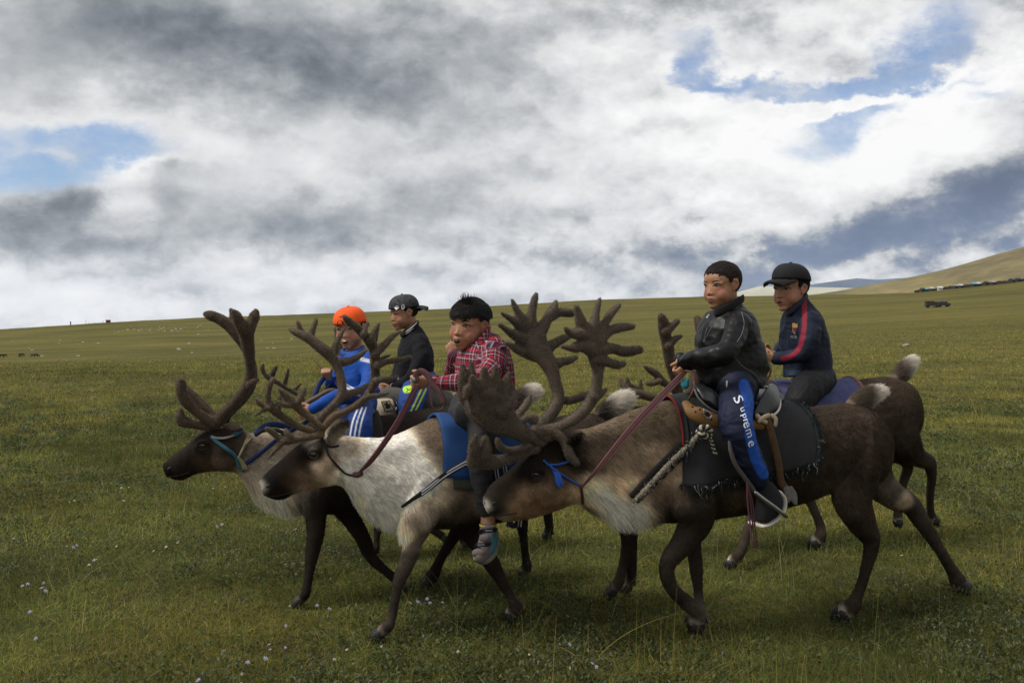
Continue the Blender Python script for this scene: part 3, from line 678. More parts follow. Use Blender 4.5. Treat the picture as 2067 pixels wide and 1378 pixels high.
    # tail: a short dock with a flare of long white hair
    if tail:
        P = np.array([pl.P(x, y, 0) for x, y, r in tail['j']]); R = np.array([r for *_, r in tail['j']]) * k(*tail['j'][0][:2], 0)
        tm = remesh([tube(P, R, R * .9, pl.n, seg=12, sub=5)], .006, 2); tco, tno = get_co(tm), get_no(tm)
        tpx = pl.flat(tco); dark = np.array(tail['dark'])
        wq = np.clip(((tpx - np.array(tail['split'][:2])) @ np.array(tail['split'][2:4])) / 14 + .5, 0, 1)[:, None]
        tcol = dark * (1 - wq) + np.array([.86, .80, .71]) * wq
        set_attr(tm, 'Col', tcol); 
        Tt, Bb = scatter(tm, ntail); r0, n0, c0 = bary(tco, Tt, Bb), unit(bary(tno, Tt, Bb)), bary(tcol, Tt, Bb)
        ax = unit(P[-1] - P[0]); dr = unit(np.tile(ax, (len(r0), 1)) + n0 * .20 + RNG.normal(0, .09, r0.shape))
        hair('tail_hair', r0, dr, RNG.uniform(.045, .085, len(r0)) * tail.get('len', 1.), c0 * RNG.uniform(.8, 1.1, (len(r0), 1)), M_TAIL, root, r0=.0010, droop=.2, curl=.04)
        put('tail', tm, M_FUR, root)
    return d
M_VHAIR = mat('velvet_hair', attr='hcol', rough=.7, spec=.12, trans=.5)
M_VELV = mat('velvet', attr='Col', rough=.95, vary=.35, vscale=110, bump=.0025, bscale=230, spec=.08, sheen=.25)
def antler(d, a, root, nh):
    pl = d.pl; pcs = []; k = lambda x, y, s: np.linalg.norm(pl.P(x, y, s) - CAM) / F
    fl = a.get('flat', .024)
    for ch in a['c']:
        s0, s1, pts = ch
        n = len(pts); P, R = [], []
        for i, p in enumerate(pts):
            s = s0 + (s1 - s0) * i / max(1, n - 1); x, y, r = p
            P.append(pl.P(x, y, s)); R.append(r * k(x, y, s))
        R = np.array(R) * a.get('k', .86) * np.linspace(1.03, .90, n)
        if n > 2: R[-1] *= .74
        pcs.append(tube(P, R, np.minimum(R, fl * .9 + .15 * R), pl.n, seg=12, sub=5))
    me = remesh(pcs, .0048, 3); co, no = get_co(me), get_no(me)
    co = co + no * ((fbm(co * 28, 3) - .5) * .005 + (fbm(co * 9 + 4, 2) - .5) * .010)[:, None]; set_co(me, co); no = get_no(me)
    up = np.clip((fbm(co * 6, 2)), 0, 1)
    c = np.array(a.get('col', (.105, .080, .060))) * np.array([.98, 1., 1.04]) * (.75 + .8 * up)[:, None] * (.7 + .6 * fbm(co * 30, 2))[:, None]
    if 'base' in a:
        bx, by, br, bc = a['base']; q = np.exp(-(((pl.flat(co) - [bx, by]) ** 2).sum(1)) / br ** 2)[:, None]; c = c * (1 - q) + np.array(bc) * q
    set_attr(me, 'Col', c)
    Tt, Bb = scatter(me, nh); r0, n0, c0 = bary(co, Tt, Bb), unit(bary(no, Tt, Bb)), bary(c, Tt, Bb)
    dr = unit(n0 + RNG.normal(0, .35, r0.shape))
    o = put('antler', me, M_VELV, root)
    pale = RNG.random(nh) < .34; hl = np.where(pale, RNG.uniform(.0045, .0075, nh), RNG.uniform(.0025, .0045, nh)); hcol = np.where(pale[:, None], np.array([[.34, .27, .20]]) * RNG.uniform(.5, 1.2, (nh, 1)), c0 * RNG.uniform(.8, 1.6, (nh, 1)))  # long pale hairs put a backlit rim glow into the velvet's colour
    hair('velvet_hair', r0, dr, hl, hcol, M_VHAIR, o, r0=np.where(pale, .00042, .0006), droop=.0, nseg=3)
def plane_of(fx, fy, bx, by, yaw): # through the middle of a fore-foot point and a hind-foot point
    A = (G(fx, fy) + G(bx, by)) / 2; return Plane(A, rad(yaw))
DB = (.050, .037, .028); DK = (.036, .028, .023); CREAM = (.52, .47, .40); TAN = (.20, .145, .10); GREY = (.17, .142, .115)

# --- front right: brown bull carrying the boy in the leather jacket
PL1 = plane_of(1400, 1268, 1770, 1228, 20)
leg = lambda j, toe, **kw: dict(j=j, toe=toe, **kw)
D1 = deer('dark brown reindeer with palmed antlers and lowered head, carrying the leather jacket boy', PL1,
  [((975, 1003), (984, 1034), 0.029), ((988, 981), (1006, 1048), 0.042), ((1026, 950), (1045, 1050), 0.052), ((1062, 915), (1088, 1040), 0.069), ((1098, 888), (1125, 1028), 0.081), ((1142, 872), (1160, 1016), 0.081),
   ((1190, 862), (1200, 1030), 0.085), ((1245, 842), (1250, 1052), 0.097), ((1305, 819), (1300, 1050), 0.124), ((1365, 804), (1352, 1055), 0.161), ((1440, 806), (1430, 1046), 0.189), ((1520, 815), (1515, 1032), 0.207), ((1600, 822), (1598, 1014), 0.207), ((1665, 818), (1668, 990), 0.184), ((1722, 814), (1725, 985), 0.161), ((1760, 826), (1762, 975), 0.129), ((1782, 856), (1782, 940), 0.074)],
  [leg([(1390, 950, 62, .07), (1398, 1010, 54, .12), (1403, 1050, 40, .13), (1383, 1088, 28, .13), (1346, 1143, 19, .13), (1352, 1177, 15, .13), (1383, 1212, 14.5, .13), (1411, 1234, 17, .13)], (1400, 1276, True), white=.75),
   leg([(1380, 960, 50, -.08), (1392, 1020, 38, -.10), (1399, 1092, 18, -.10), (1406, 1150, 15, -.10), (1409, 1190, 12, -.1), (1411, 1224, 13, -.1)], (1388, 1262, True), white=.7),
   leg([(1728, 900, 62, .07), (1722, 965, 52, .10), (1722, 1010, 40, .12), (1742, 1058, 28, .12), (1758, 1088, 19, .12), (1747, 1150, 14, .12), (1732, 1197, 13, .12), (1722, 1219, 16, .12)], (1688, 1247, True), white=.7),
   leg([(1745, 920, 52, -.07), (1775, 975, 34, -.10), (1808, 1003, 26, -.11), (1838, 1019, 21, -.12), (1857, 1046, 17, -.12), (1897, 1108, 13.5, -.12), (1922, 1150, 14, -.12), (1932, 1167, 15, -.12)], (1944, 1194, True), white=.85)],
  [dict(col=(.10, .077, .058), c=[
      (.05, .10, v4((470, 800, 22), (520, 775, 15), (600, 735, 15), (665, 680, 15), (707, 615, 15), (726, 555, 16), (733, 490, 17), (728, 420, 24), (718, 350, 30), (690, 290, 28))),
      (.10, .13, v4((715, 370, 22), (660, 350, 17), (600, 362, 11), (548, 356, 9))), (.10, .14, v4((690, 310, 24), (640, 290, 17), (590, 285, 11), (564, 262, 9))), (.10, .12, v4((680, 300, 24), (650, 240, 16), (634, 195, 12), (622, 152, 12))),
      (.10, .10, v4((705, 290, 22), (716, 220, 14), (728, 160, 10), (742, 112, 9))), (.10, .08, v4((720, 310, 20), (760, 245, 13), (795, 190, 11), (840, 142, 10))), (.10, .07, v4((730, 330, 20), (790, 275, 13), (850, 258, 12), (912, 252, 12))),
      (.10, .06, v4((725, 370, 22), (800, 365, 14), (870, 380, 15), (945, 372, 16))), (.10, .09, v4((735, 420, 18), (780, 435, 13), (830, 450, 11), (868, 445, 10))), (.08, .06, v4((712, 610, 14), (750, 595, 10), (775, 575, 9)))]),
   dict(col=(.092, .071, .054), c=[
      (-.05, -.14, v4((425, 790, 20), (465, 735, 16), (515, 665, 16), (530, 610, 16), (518, 550, 17), (500, 490, 19), (470, 430, 26), (430, 370, 36), (400, 310, 38), (375, 260, 32))),
      (-.14, -.12, v4((410, 390, 24), (340, 380, 14), (295, 355, 10), (262, 338, 9))), (-.14, -.10, v4((380, 320, 28), (310, 300, 15), (265, 270, 11), (226, 243, 9))), (-.14, -.12, v4((360, 270, 26), (310, 230, 14), (270, 205, 10), (238, 184, 9))),
      (-.14, -.14, v4((360, 250, 24), (325, 190, 13), (305, 150, 11), (290, 118, 9))), (-.14, -.15, v4((380, 240, 22), (390, 190, 13), (402, 130, 11), (415, 84, 10))), (-.14, -.2, v4((420, 300, 22), (465, 230, 15), (500, 165, 12), (516, 126, 9))),
      (-.18, -.22, v4((480, 205, 14), (540, 180, 12), (600, 182, 12), (640, 172, 10))), (-.14, -.2, v4((460, 370, 20), (510, 340, 12), (560, 312, 11), (620, 290, 9))), (-.12, -.17, v4((500, 450, 18), (545, 435, 11), (590, 425, 10), (622, 412, 9))), (-.10, -.16, v4((530, 630, 14), (590, 632, 11), (650, 615, 11), (700, 596, 10)))]),
   dict(col=(.098, .075, .058), flat=.02, c=[  # the great forward palms
      (.03, .14, v4((440, 830, 22), (380, 815, 18), (330, 790, 22), (270, 750, 36), (215, 700, 54), (180, 640, 58), (170, 600, 44))),
      (.12, .15, v4((120, 660, 34), (85, 610, 18), (62, 570, 14), (52, 615, 10))), (.12, .16, v4((130, 600, 30), (95, 545, 15), (84, 510, 10))), (.13, .16, v4((160, 600, 30), (150, 520, 16), (146, 470, 13))), (.13, .15, v4((190, 590, 28), (205, 520, 15), (204, 466, 10))), (.13, .13, v4((220, 620, 30), (250, 560, 14), (265, 512, 10), (272, 490, 6))), (.13, .12, v4((240, 680, 30), (285, 620, 16), (292, 560, 12))),
      (.06, .09, v4((345, 800, 14), (335, 745, 9), (365, 722, 8), (400, 722, 10), (412, 745, 8))), (.02, -.04, v4((300, 745, 14), (325, 700, 11), (360, 655, 10), (384, 610, 9)))]),
   dict(col=(.09, .068, .052), flat=.016, c=[
      (-.03, -.16, v4((400, 840, 18), (300, 790, 20), (180, 740, 28), (100, 690, 26), (60, 620, 18))), (-.16, -.17, v4((90, 660, 18), (60, 560, 12), (42, 490, 11), (36, 450, 8))), (-.15, -.17, v4((100, 620, 16), (86, 520, 12), (80, 440, 9))), (-.16, -.17, v4((60, 620, 14), (34, 560, 10), (22, 520, 8))), (-.16, -.17, v4((70, 650, 14), (36, 620, 10), (22, 590, 8)))]),
   dict(col=(.10, .078, .058), flat=.016, c=[  # brow palm
      (.03, .07, v4((410, 880, 14), (330, 910, 13), (250, 940, 15), (170, 950, 21), (110, 930, 21), (80, 890, 13))), (.07, .08, v4((95, 900, 16), (92, 850, 11), (100, 818, 8))), (.07, .07, v4((150, 920, 18), (155, 870, 13), (150, 832, 11))), (.05, .07, v4((380, 866, 8), (310, 886, 8), (250, 884, 9), (222, 858, 8), (212, 832, 7))), (.06, .07, v4((110, 940, 18), (80, 960, 12), (75, 920, 12))),
      (.05, .12, v4((420, 800, 16), (480, 790, 13), (530, 812, 12), (568, 860, 11), (590, 915, 11), (622, 955, 10)))])],
  [[(1140, 905, 9, .07), (1152, 893, 14, .10), (1163, 882, 12, .12), (1173, 874, 4, .13)], [(1130, 895, 9, -.07), (1142, 882, 12, -.12), (1158, 872, 4, -.14)]],
  [(1083, 957, .074), (1083, 957, -.074)],
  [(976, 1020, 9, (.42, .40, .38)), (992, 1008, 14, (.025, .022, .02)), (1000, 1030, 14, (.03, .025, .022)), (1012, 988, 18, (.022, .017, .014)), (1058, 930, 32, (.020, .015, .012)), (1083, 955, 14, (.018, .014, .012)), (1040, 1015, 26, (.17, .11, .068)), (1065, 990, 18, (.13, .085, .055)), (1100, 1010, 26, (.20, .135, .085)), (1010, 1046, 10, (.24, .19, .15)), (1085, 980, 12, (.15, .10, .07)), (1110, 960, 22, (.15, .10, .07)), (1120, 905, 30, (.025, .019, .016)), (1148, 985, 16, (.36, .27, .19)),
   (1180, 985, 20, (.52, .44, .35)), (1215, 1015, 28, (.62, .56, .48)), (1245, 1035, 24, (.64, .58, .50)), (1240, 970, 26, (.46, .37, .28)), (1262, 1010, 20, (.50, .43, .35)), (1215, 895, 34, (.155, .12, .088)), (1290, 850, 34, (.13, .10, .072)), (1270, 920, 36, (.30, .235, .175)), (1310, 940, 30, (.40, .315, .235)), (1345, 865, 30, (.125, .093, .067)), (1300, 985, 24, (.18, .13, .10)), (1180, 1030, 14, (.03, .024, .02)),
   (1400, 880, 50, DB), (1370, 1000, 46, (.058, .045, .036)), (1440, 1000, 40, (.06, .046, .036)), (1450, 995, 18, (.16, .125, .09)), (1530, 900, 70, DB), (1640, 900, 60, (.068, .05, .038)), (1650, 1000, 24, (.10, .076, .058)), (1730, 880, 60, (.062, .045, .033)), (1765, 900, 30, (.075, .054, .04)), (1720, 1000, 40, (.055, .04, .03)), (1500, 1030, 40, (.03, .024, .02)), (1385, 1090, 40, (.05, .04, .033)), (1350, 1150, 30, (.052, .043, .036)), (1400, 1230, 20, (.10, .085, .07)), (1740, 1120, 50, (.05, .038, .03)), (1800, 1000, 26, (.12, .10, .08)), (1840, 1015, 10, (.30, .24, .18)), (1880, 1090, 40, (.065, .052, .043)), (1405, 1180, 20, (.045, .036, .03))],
  DB, [(980, 1010, 40, [.005]), (1080, 970, 70, [.009]), (1200, 930, 50, [.022]), (1240, 1030, 34, [.062]), (1215, 1000, 30, [.05]), (1270, 1030, 26, [.06]), (1300, 930, 60, [.022]), (1500, 900, 120, [.014]), (1740, 880, 60, [.015]), (1400, 1120, 90, [.008]), (1740, 1100, 90, [.008]), (1880, 1080, 80, [.008]), (1640, 1000, 30, [.02])],
  165000, dict(j=[(1722, 820, 17), (1736, 806, 15), (1752, 798, 12), (1768, 793, 7)], dark=(.15, .115, .085), split=(1746, 802, .8, .3), len=.8),
  nose=(986, 1012, .0, 9, .026), ak=.74, nostril=(991, 1012), mouth=[(990, 1036), (1004, 1036), (1020, 1034), (1036, 1031)], extra=((1108, 985, 40, .045), (1108, 985, 40, -.045), (1062, 1000, 22, .04), (1062, 1000, 22, -.04)))

# --- front left: pale-necked bull carrying the boy in the plaid shirt
PL2 = plane_of(900, 1268, 1262, 1212, 20)
D2 = deer('white necked reindeer with tall branching antlers, carrying the plaid shirt boy', PL2,
  [((523, 971), (532, 998), .030), ((537, 955), (556, 1008), .046), ((575, 922), (597, 995), .054), ((608, 894), (640, 986), .074), ((640, 880), (676, 977), .084), ((682, 878), (698, 985), .084),
   ((735, 884), (728, 1028), .095), ((790, 880), (772, 1056), .115), ((835, 862), (822, 1062), .145), ((873, 845), (875, 1064), .18), ((940, 850), (945, 1062), .21), ((1010, 856), (1012, 1048), .22), ((1075, 852), (1080, 1028), .215), ((1135, 840), (1140, 1012), .19), ((1185, 833), (1190, 995), .165), ((1222, 845), (1225, 970), .12), ((1242, 875), (1242, 930), .06)],
  [leg([(865, 960, 55, .07), (850, 1025, 44, .10), (838, 1064, 33, .11), (832, 1098, 21, .11), (820, 1137, 17, .11), (807, 1168, 15, .11), (799, 1202, 12.5, .11), (791, 1241, 11.5, .11), (786, 1260, 14, .11)], (748, 1292, True), white=.85),
   leg([(900, 970, 48, -.08), (935, 1045, 34, -.09), (958, 1086, 21, -.09), (994, 1137, 16, -.09), (1016, 1178, 12.5, -.09), (1034, 1209, 12, -.09), (1042, 1226, 15, -.09)], (1022, 1250, True), white=.7),
   leg([(1195, 910, 54, .06), (1215, 970, 40, .09), (1240, 1020, 26, .1), (1272, 1060, 17, .1), (1276, 1100, 13, .1), (1275, 1140, 13, .1), (1274, 1165, 14, .1)], (1258, 1196, True), white=.8),
   leg([(1190, 920, 48, -.07), (1205, 980, 34, -.09), (1240, 1035, 22, -.1), (1260, 1078, 12, -.1), (1258, 1135, 10, -.1), (1250, 1172, 13, -.1)], (1224, 1206, True), white=.6)],
  [dict(col=(.105, .080, .058), base=(650, 855, 40, (.20, .14, .09)), c=[
      (.05, .22, v2((485, 880, 24), (545, 815, 24), (620, 780, 22), (690, 745, 24), (750, 690, 28), (790, 630, 32), (805, 560, 34), (805, 480, 36), (800, 410, 34), (770, 340, 34), (720, 285, 30), (665, 235, 26), (625, 200, 20), (610, 185, 16))),
      (.22, .2, v2((730, 300, 24), (745, 260, 14), (760, 220, 12))), (.22, .2, v2((775, 330, 24), (800, 280, 15), (832, 228, 14))), (.22, .18, v2((810, 420, 26), (865, 365, 21), (915, 310, 20), (965, 278, 18))), (.22, .2, v2((820, 490, 26), (880, 470, 18), (950, 460, 17), (1028, 438, 16))), (.2, .18, v2((805, 590, 26), (860, 580, 18), (910, 575, 16), (950, 565, 15))), (.18, .16, v2((760, 690, 22), (810, 685, 16), (850, 678, 15), (888, 668, 14)))]),
   dict(col=(.110, .085, .062), c=[
      (-.04, -.22, v2((430, 850, 26), (480, 800, 26), (545, 740, 26), (590, 680, 28), (597, 610, 26), (580, 540, 28), (555, 480, 32), (510, 420, 36), (450, 370, 36), (390, 325, 34), (330, 295, 28), (280, 272, 18), (262, 265, 13))),
      (-.22, -.22, v2((350, 310, 22), (328, 255, 15), (316, 215, 14))), (-.22, -.22, v2((395, 325, 24), (415, 260, 16), (435, 205, 17))), (-.2, -.22, v2((540, 420, 24), (565, 345, 16), (595, 290, 15), (625, 240, 13))), (-.18, -.24, v2((575, 475, 26), (640, 465, 22), (700, 435, 22), (750, 395, 18))), (-.14, -.22, v2((590, 690, 26), (650, 670, 22), (710, 650, 22), (765, 610, 16)))]),
   dict(col=(.125, .094, .066), flat=.02, base=(650, 850, 60, (.24, .17, .10)), c=[
      (.0, .02, v2((400, 905, 20), (340, 885, 18), (270, 850, 18), (210, 810, 24), (155, 765, 30), (130, 720, 22), (128, 660, 20), (145, 605, 17), (158, 578, 14))), (.02, .03, v2((130, 760, 22), (90, 780, 14), (55, 800, 12), (34, 815, 8))), (.02, .03, v2((90, 745, 14), (60, 720, 14), (50, 700, 10))), (.02, .0, v2((185, 770, 18), (200, 720, 14), (204, 680, 10))),
      (.05, .09, v2((480, 890, 20), (420, 845, 18), (350, 790, 20), (300, 740, 26), (255, 700, 24), (215, 660, 18), (190, 638, 14))), (.08, .09, v2((315, 720, 20), (345, 675, 15), (358, 636, 13))), (.08, .09, v2((260, 740, 20), (215, 735, 14), (188, 715, 12))),
      (.05, .08, v2((465, 930, 22), (400, 945, 18), (320, 955, 20), (240, 968, 22), (190, 945, 17), (150, 910, 16), (120, 890, 13))), (.08, .09, v2((220, 975, 20), (180, 1020, 17), (150, 1055, 15), (128, 1080, 13))), (.07, .06, v2((270, 945, 14), (245, 915, 14), (238, 898, 12)))])],
  [v10((690, 290, 10, .07), (720, 240, 15, .09), (765, 185, 18, .11), (800, 145, 13, .13), (830, 112, 4, .14)), [(660, 882, 9, -.07), (672, 862, 13, -.12), (684, 845, 5, -.15)]],
  [(632, 916, .068), (632, 916, -.068)],
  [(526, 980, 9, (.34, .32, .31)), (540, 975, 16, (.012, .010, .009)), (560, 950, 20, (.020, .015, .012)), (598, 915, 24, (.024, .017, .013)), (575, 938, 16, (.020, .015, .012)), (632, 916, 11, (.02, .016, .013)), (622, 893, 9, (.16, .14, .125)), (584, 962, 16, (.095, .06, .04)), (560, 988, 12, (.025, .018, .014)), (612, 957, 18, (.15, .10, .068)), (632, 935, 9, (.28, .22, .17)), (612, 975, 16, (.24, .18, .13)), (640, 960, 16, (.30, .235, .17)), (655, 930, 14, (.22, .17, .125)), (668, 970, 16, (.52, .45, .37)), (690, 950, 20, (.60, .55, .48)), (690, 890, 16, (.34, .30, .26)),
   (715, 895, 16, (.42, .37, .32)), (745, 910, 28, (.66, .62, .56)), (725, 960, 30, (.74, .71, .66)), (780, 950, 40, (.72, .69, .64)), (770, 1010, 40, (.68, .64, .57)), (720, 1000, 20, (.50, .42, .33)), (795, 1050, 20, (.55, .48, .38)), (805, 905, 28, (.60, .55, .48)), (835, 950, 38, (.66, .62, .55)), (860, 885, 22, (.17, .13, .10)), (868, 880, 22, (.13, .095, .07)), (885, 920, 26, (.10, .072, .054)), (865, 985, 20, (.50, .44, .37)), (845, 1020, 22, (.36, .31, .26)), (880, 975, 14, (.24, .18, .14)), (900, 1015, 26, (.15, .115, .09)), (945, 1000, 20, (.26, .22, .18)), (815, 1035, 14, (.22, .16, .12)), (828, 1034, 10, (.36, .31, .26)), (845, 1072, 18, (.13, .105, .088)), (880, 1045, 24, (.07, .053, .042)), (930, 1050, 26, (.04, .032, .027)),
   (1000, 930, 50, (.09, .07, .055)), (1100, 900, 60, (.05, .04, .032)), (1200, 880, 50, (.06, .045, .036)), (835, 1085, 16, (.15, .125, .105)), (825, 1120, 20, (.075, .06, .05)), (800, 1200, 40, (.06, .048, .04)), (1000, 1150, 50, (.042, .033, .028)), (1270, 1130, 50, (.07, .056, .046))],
  DK, [(540, 970, 40, [.006]), (620, 940, 50, [.008]), (700, 920, 30, [.018]), (760, 960, 60, [.024]), (780, 1040, 26, [.055]), (842, 1068, 30, [.010]), (835, 1035, 16, [.02]), (720, 1010, 24, [.035]), (880, 950, 60, [.016]), (1000, 950, 120, [.014]), (830, 1150, 80, [.008]), (1010, 1150, 80, [.008]), (1260, 1120, 80, [.008])],
  140000, dict(j=[(1208, 838, 13), (1222, 828, 14), (1236, 818, 15), (1249, 810, 10)], dark=(.10, .08, .065), split=(1216, 830, .9, .2), len=1.0),
  nose=(537, 979, 0, 9, .024), nostril=(540, 977), mouth=[(538, 998), (552, 998), (570, 994), (586, 990)], palelid=True, extra=((656, 945, 36, .042), (656, 945, 36, -.042), (612, 958, 20, .036), (612, 958, 20, -.036)))

# --- far left: dark-faced bull carrying the boy in the orange cap
PL3 = plane_of(716, 1208, 968, 1172, 17)
D3 = deer('dark faced reindeer leading the line at the left, carrying the orange cap boy', PL3,
  [((328, 936), (336, 962), .027), ((341, 924), (357, 969), .040), ((375, 898), (397, 955), .05), ((403, 874), (438, 950), .068), ((436, 862), (474, 953), .076), ((478, 868), (490, 968), .078),
   ((524, 874), (518, 1005), .09), ((566, 866), (560, 1026), .11), ((608, 856), (602, 1030), .14), ((650, 846), (650, 1035), .175), ((712, 842), (715, 1036), .205), ((782, 836), (790, 1030), .215), ((850, 826), (858, 1024), .215), ((915, 818), (925, 1010), .20), ((968, 816), (975, 990), .175), ((1010, 824), (1015, 965), .13), ((1036, 850), (1040, 915), .07)],
  [leg([(640, 930, 48, .07), (640, 1000, 36, .10), (638, 1034, 24, .10), (637, 1071, 19, .10), (630, 1116, 15, .10), (623, 1163, 10.5, .10), (617, 1198, 11, .10)], (592, 1225, True), white=.25),
   leg([(670, 950, 44, -.08), (690, 1010, 30, -.09), (706, 1040, 22, -.09), (733, 1086, 16.5, -.09), (749, 1123, 14, -.09), (780, 1153, 11, -.09), (806, 1172, 12, -.09)], (820, 1196, True), white=.4, dir=(.3, .2, -.5)),
   leg([(980, 900, 50, .07), (965, 980, 36, .10), (940, 1040, 20, .10), (922, 1073, 15, .10), (884, 1137, 12, .10), (874, 1158, 15, .1)], (856, 1184, True), white=.5),
   leg([(1000, 910, 46, -.07), (1030, 990, 28, -.09), (1052, 1045, 15, -.09), (1056, 1080, 11, -.09), (1061, 1124, 10, -.09), (1064, 1140, 12, -.09)], (1048, 1164, True), white=.8)],
  [dict(col=(.085, .062, .045), c=[
      (.04, .2, v1((440, 850, 34), (480, 790, 30), (550, 720, 28), (610, 640, 28), (640, 570, 32), (642, 500, 32), (634, 420, 34), (625, 350, 40), (618, 290, 46), (612, 240, 48))), (.2, .22, v1((600, 270, 40), (570, 210, 34), (545, 165, 30), (532, 148, 22))), (.2, .2, v1((630, 270, 40), (655, 215, 34), (672, 170, 30), (678, 152, 24))), (.16, .14, v1((640, 610, 26), (670, 592, 18), (690, 580, 15)))]),
   dict(col=(.08, .06, .045), c=[(-.04, -.2, v1((430, 850, 28), (540, 760, 24), (620, 670, 26), (655, 590, 24), (655, 490, 22), (625, 420, 22), (585, 350, 26), (545, 290, 32), (500, 235, 32), (440, 195, 30), (380, 175, 25), (362, 170, 20))), (-.2, -.2, v1((560, 290, 28), (535, 200, 22), (522, 140, 18)))]),
   dict(col=(.125, .09, .062), c=[(.04, .10, v1((410, 860, 30), (340, 815, 26), (270, 755, 28), (225, 705, 34), (205, 650, 32), (205, 600, 28), (202, 585, 22))), (-.05, -.12, v1((430, 830, 24), (380, 780, 24), (310, 710, 26), (240, 650, 24), (195, 610, 24), (180, 585, 16))),
      (.03, .05, v1((390, 885, 22), (330, 875, 24), (260, 858, 28), (215, 845, 34), (200, 820, 30), (200, 770, 18)))])],
  [v1((480, 880, 22, .07), (520, 880, 32, .10), (560, 890, 26, .12), (590, 895, 10, .13)), v1((470, 860, 20, -.07), (500, 830, 30, -.12), (520, 815, 12, -.14))],
  [(408, 899, .062), (408, 899, -.062)],
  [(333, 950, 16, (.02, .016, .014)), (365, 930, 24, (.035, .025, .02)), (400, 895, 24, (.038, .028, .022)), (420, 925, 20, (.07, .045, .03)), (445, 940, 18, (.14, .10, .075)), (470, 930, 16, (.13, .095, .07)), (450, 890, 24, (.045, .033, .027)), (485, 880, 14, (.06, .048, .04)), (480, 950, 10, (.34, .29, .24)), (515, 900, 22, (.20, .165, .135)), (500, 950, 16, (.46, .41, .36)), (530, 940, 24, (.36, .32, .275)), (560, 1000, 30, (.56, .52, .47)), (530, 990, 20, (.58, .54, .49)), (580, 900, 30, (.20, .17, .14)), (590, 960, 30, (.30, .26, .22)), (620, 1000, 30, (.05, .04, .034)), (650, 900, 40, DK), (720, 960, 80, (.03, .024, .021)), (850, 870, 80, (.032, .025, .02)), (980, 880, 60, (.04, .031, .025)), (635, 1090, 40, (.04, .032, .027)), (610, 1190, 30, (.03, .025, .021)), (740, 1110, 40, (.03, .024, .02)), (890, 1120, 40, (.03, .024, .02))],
  DK, [(400, 920, 90, [.008]), (515, 920, 30, [.02]), (550, 1000, 40, [.06]), (600, 940, 40, [.02]), (800, 900, 150, [.014]), (640, 1130, 80, [.007]), (760, 1130, 80, [.007]), (900, 1130, 80, [.007])],
  75000, dict(j=[(1024, 826, 12), (1038, 812, 13), (1052, 802, 12), (1064, 796, 9)], dark=(.14, .11, .085), split=(1046, 806, .95, .1), len=1.),
  nose=(341, 947, 0, 8, .022), ak=.98, nostril=(343, 943), mouth=[(340, 960), (354, 958), (370, 954), (383, 951)], extra=((452, 918, 30, .038), (452, 918, 30, -.038)))

# --- behind: the bull of the boy in the backward cap, mostly hidden
PL4 = Plane(PL3.A - PL3.n * .78, rad(15))
D4 = deer('dark reindeer half hidden behind the leading one, carrying the grey cap boy', PL4,
  [((545, 925), (550, 945), .027), ((562, 905), (574, 955), .045), ((595, 882), (615, 950), .065), ((630, 868), (655, 945), .075), ((670, 865), (680, 950), .08), ((720, 858), (720, 990), .11), ((765, 842), (770, 1010), .16), ((840, 836), (845, 1010), .2), ((920, 834), (925, 1000), .2), ((990, 838), (1000, 975), .17), ((1030, 860), (1035, 930), .08)],
  [leg([(770, 950, 36, .06), (766, 1020, 20, .08), (763, 1060, 12, .08), (761, 1085, 8, .08), (760, 1105, 9, .08)], (748, 1128, True), white=.3),
   leg([(775, 950, 36, -.06), (790, 1010, 22, -.08), (825, 1040, 13, -.08), (860, 1062, 9, -.08), (888, 1078, 10, -.08)], (905, 1092, False), white=.6),
   leg([(985, 910, 44, .06), (950, 985, 26, .08), (925, 1030, 15, .08), (930, 1070, 10, .08), (934, 1085, 10, .08)], (945, 1108, True), white=.6),
   leg([(1000, 910, 44, -.06), (1060, 980, 24, -.08), (1098, 1010, 16, -.08), (1106, 1040, 11, -.08), (1109, 1066, 11, -.08)], (1100, 1088, True), white=.8)],
  [dict(col=(.075, .056, .043), flat=.016, c=[(.04, .12, [(655, 862, 9), (690, 800, 8), (730, 750, 8), (752, 700, 9), (762, 660, 9)]), (.12, .12, [(750, 710, 8), (764, 698, 6), (771, 692, 5)]), (.12, .1, [(745, 735, 8), (770, 724, 6), (786, 717, 5)])]),
   dict(col=(.05, .038, .03), flat=.016, c=[(-.04, -.1, v2((360, 720, 16), (300, 665, 15), (250, 640, 16), (190, 600, 18), (140, 575, 17), (105, 545, 16), (92, 505, 14), (98, 488, 12))), (-.1, -.1, v2((150, 570, 15), (168, 525, 15), (182, 500, 13))), (-.1, -.1, v2((235, 610, 16), (248, 560, 14), (256, 515, 11))), (-.08, -.08, v2((295, 650, 14), (318, 625, 13), (338, 608, 11)))]),
   dict(col=(.06, .045, .036), flat=.016, c=[(-.04, -.16, [(640, 860, 9), (672, 790, 8), (690, 725, 8), (683, 692, 8), (677, 664, 6)])])],
  [[(668, 872, 6, .07), (684, 860, 9, .1), (698, 852, 3, .12)]], [(612, 895, .06)], [(600, 920, 60, (.04, .03, .025)), (850, 920, 150, (.035, .028, .023)), (900, 1080, 60, (.06, .05, .042))], DK, [(800, 900, 400, [.013])],
  12000, None, group='reindeer ridden in a line', ant_hair=4000)

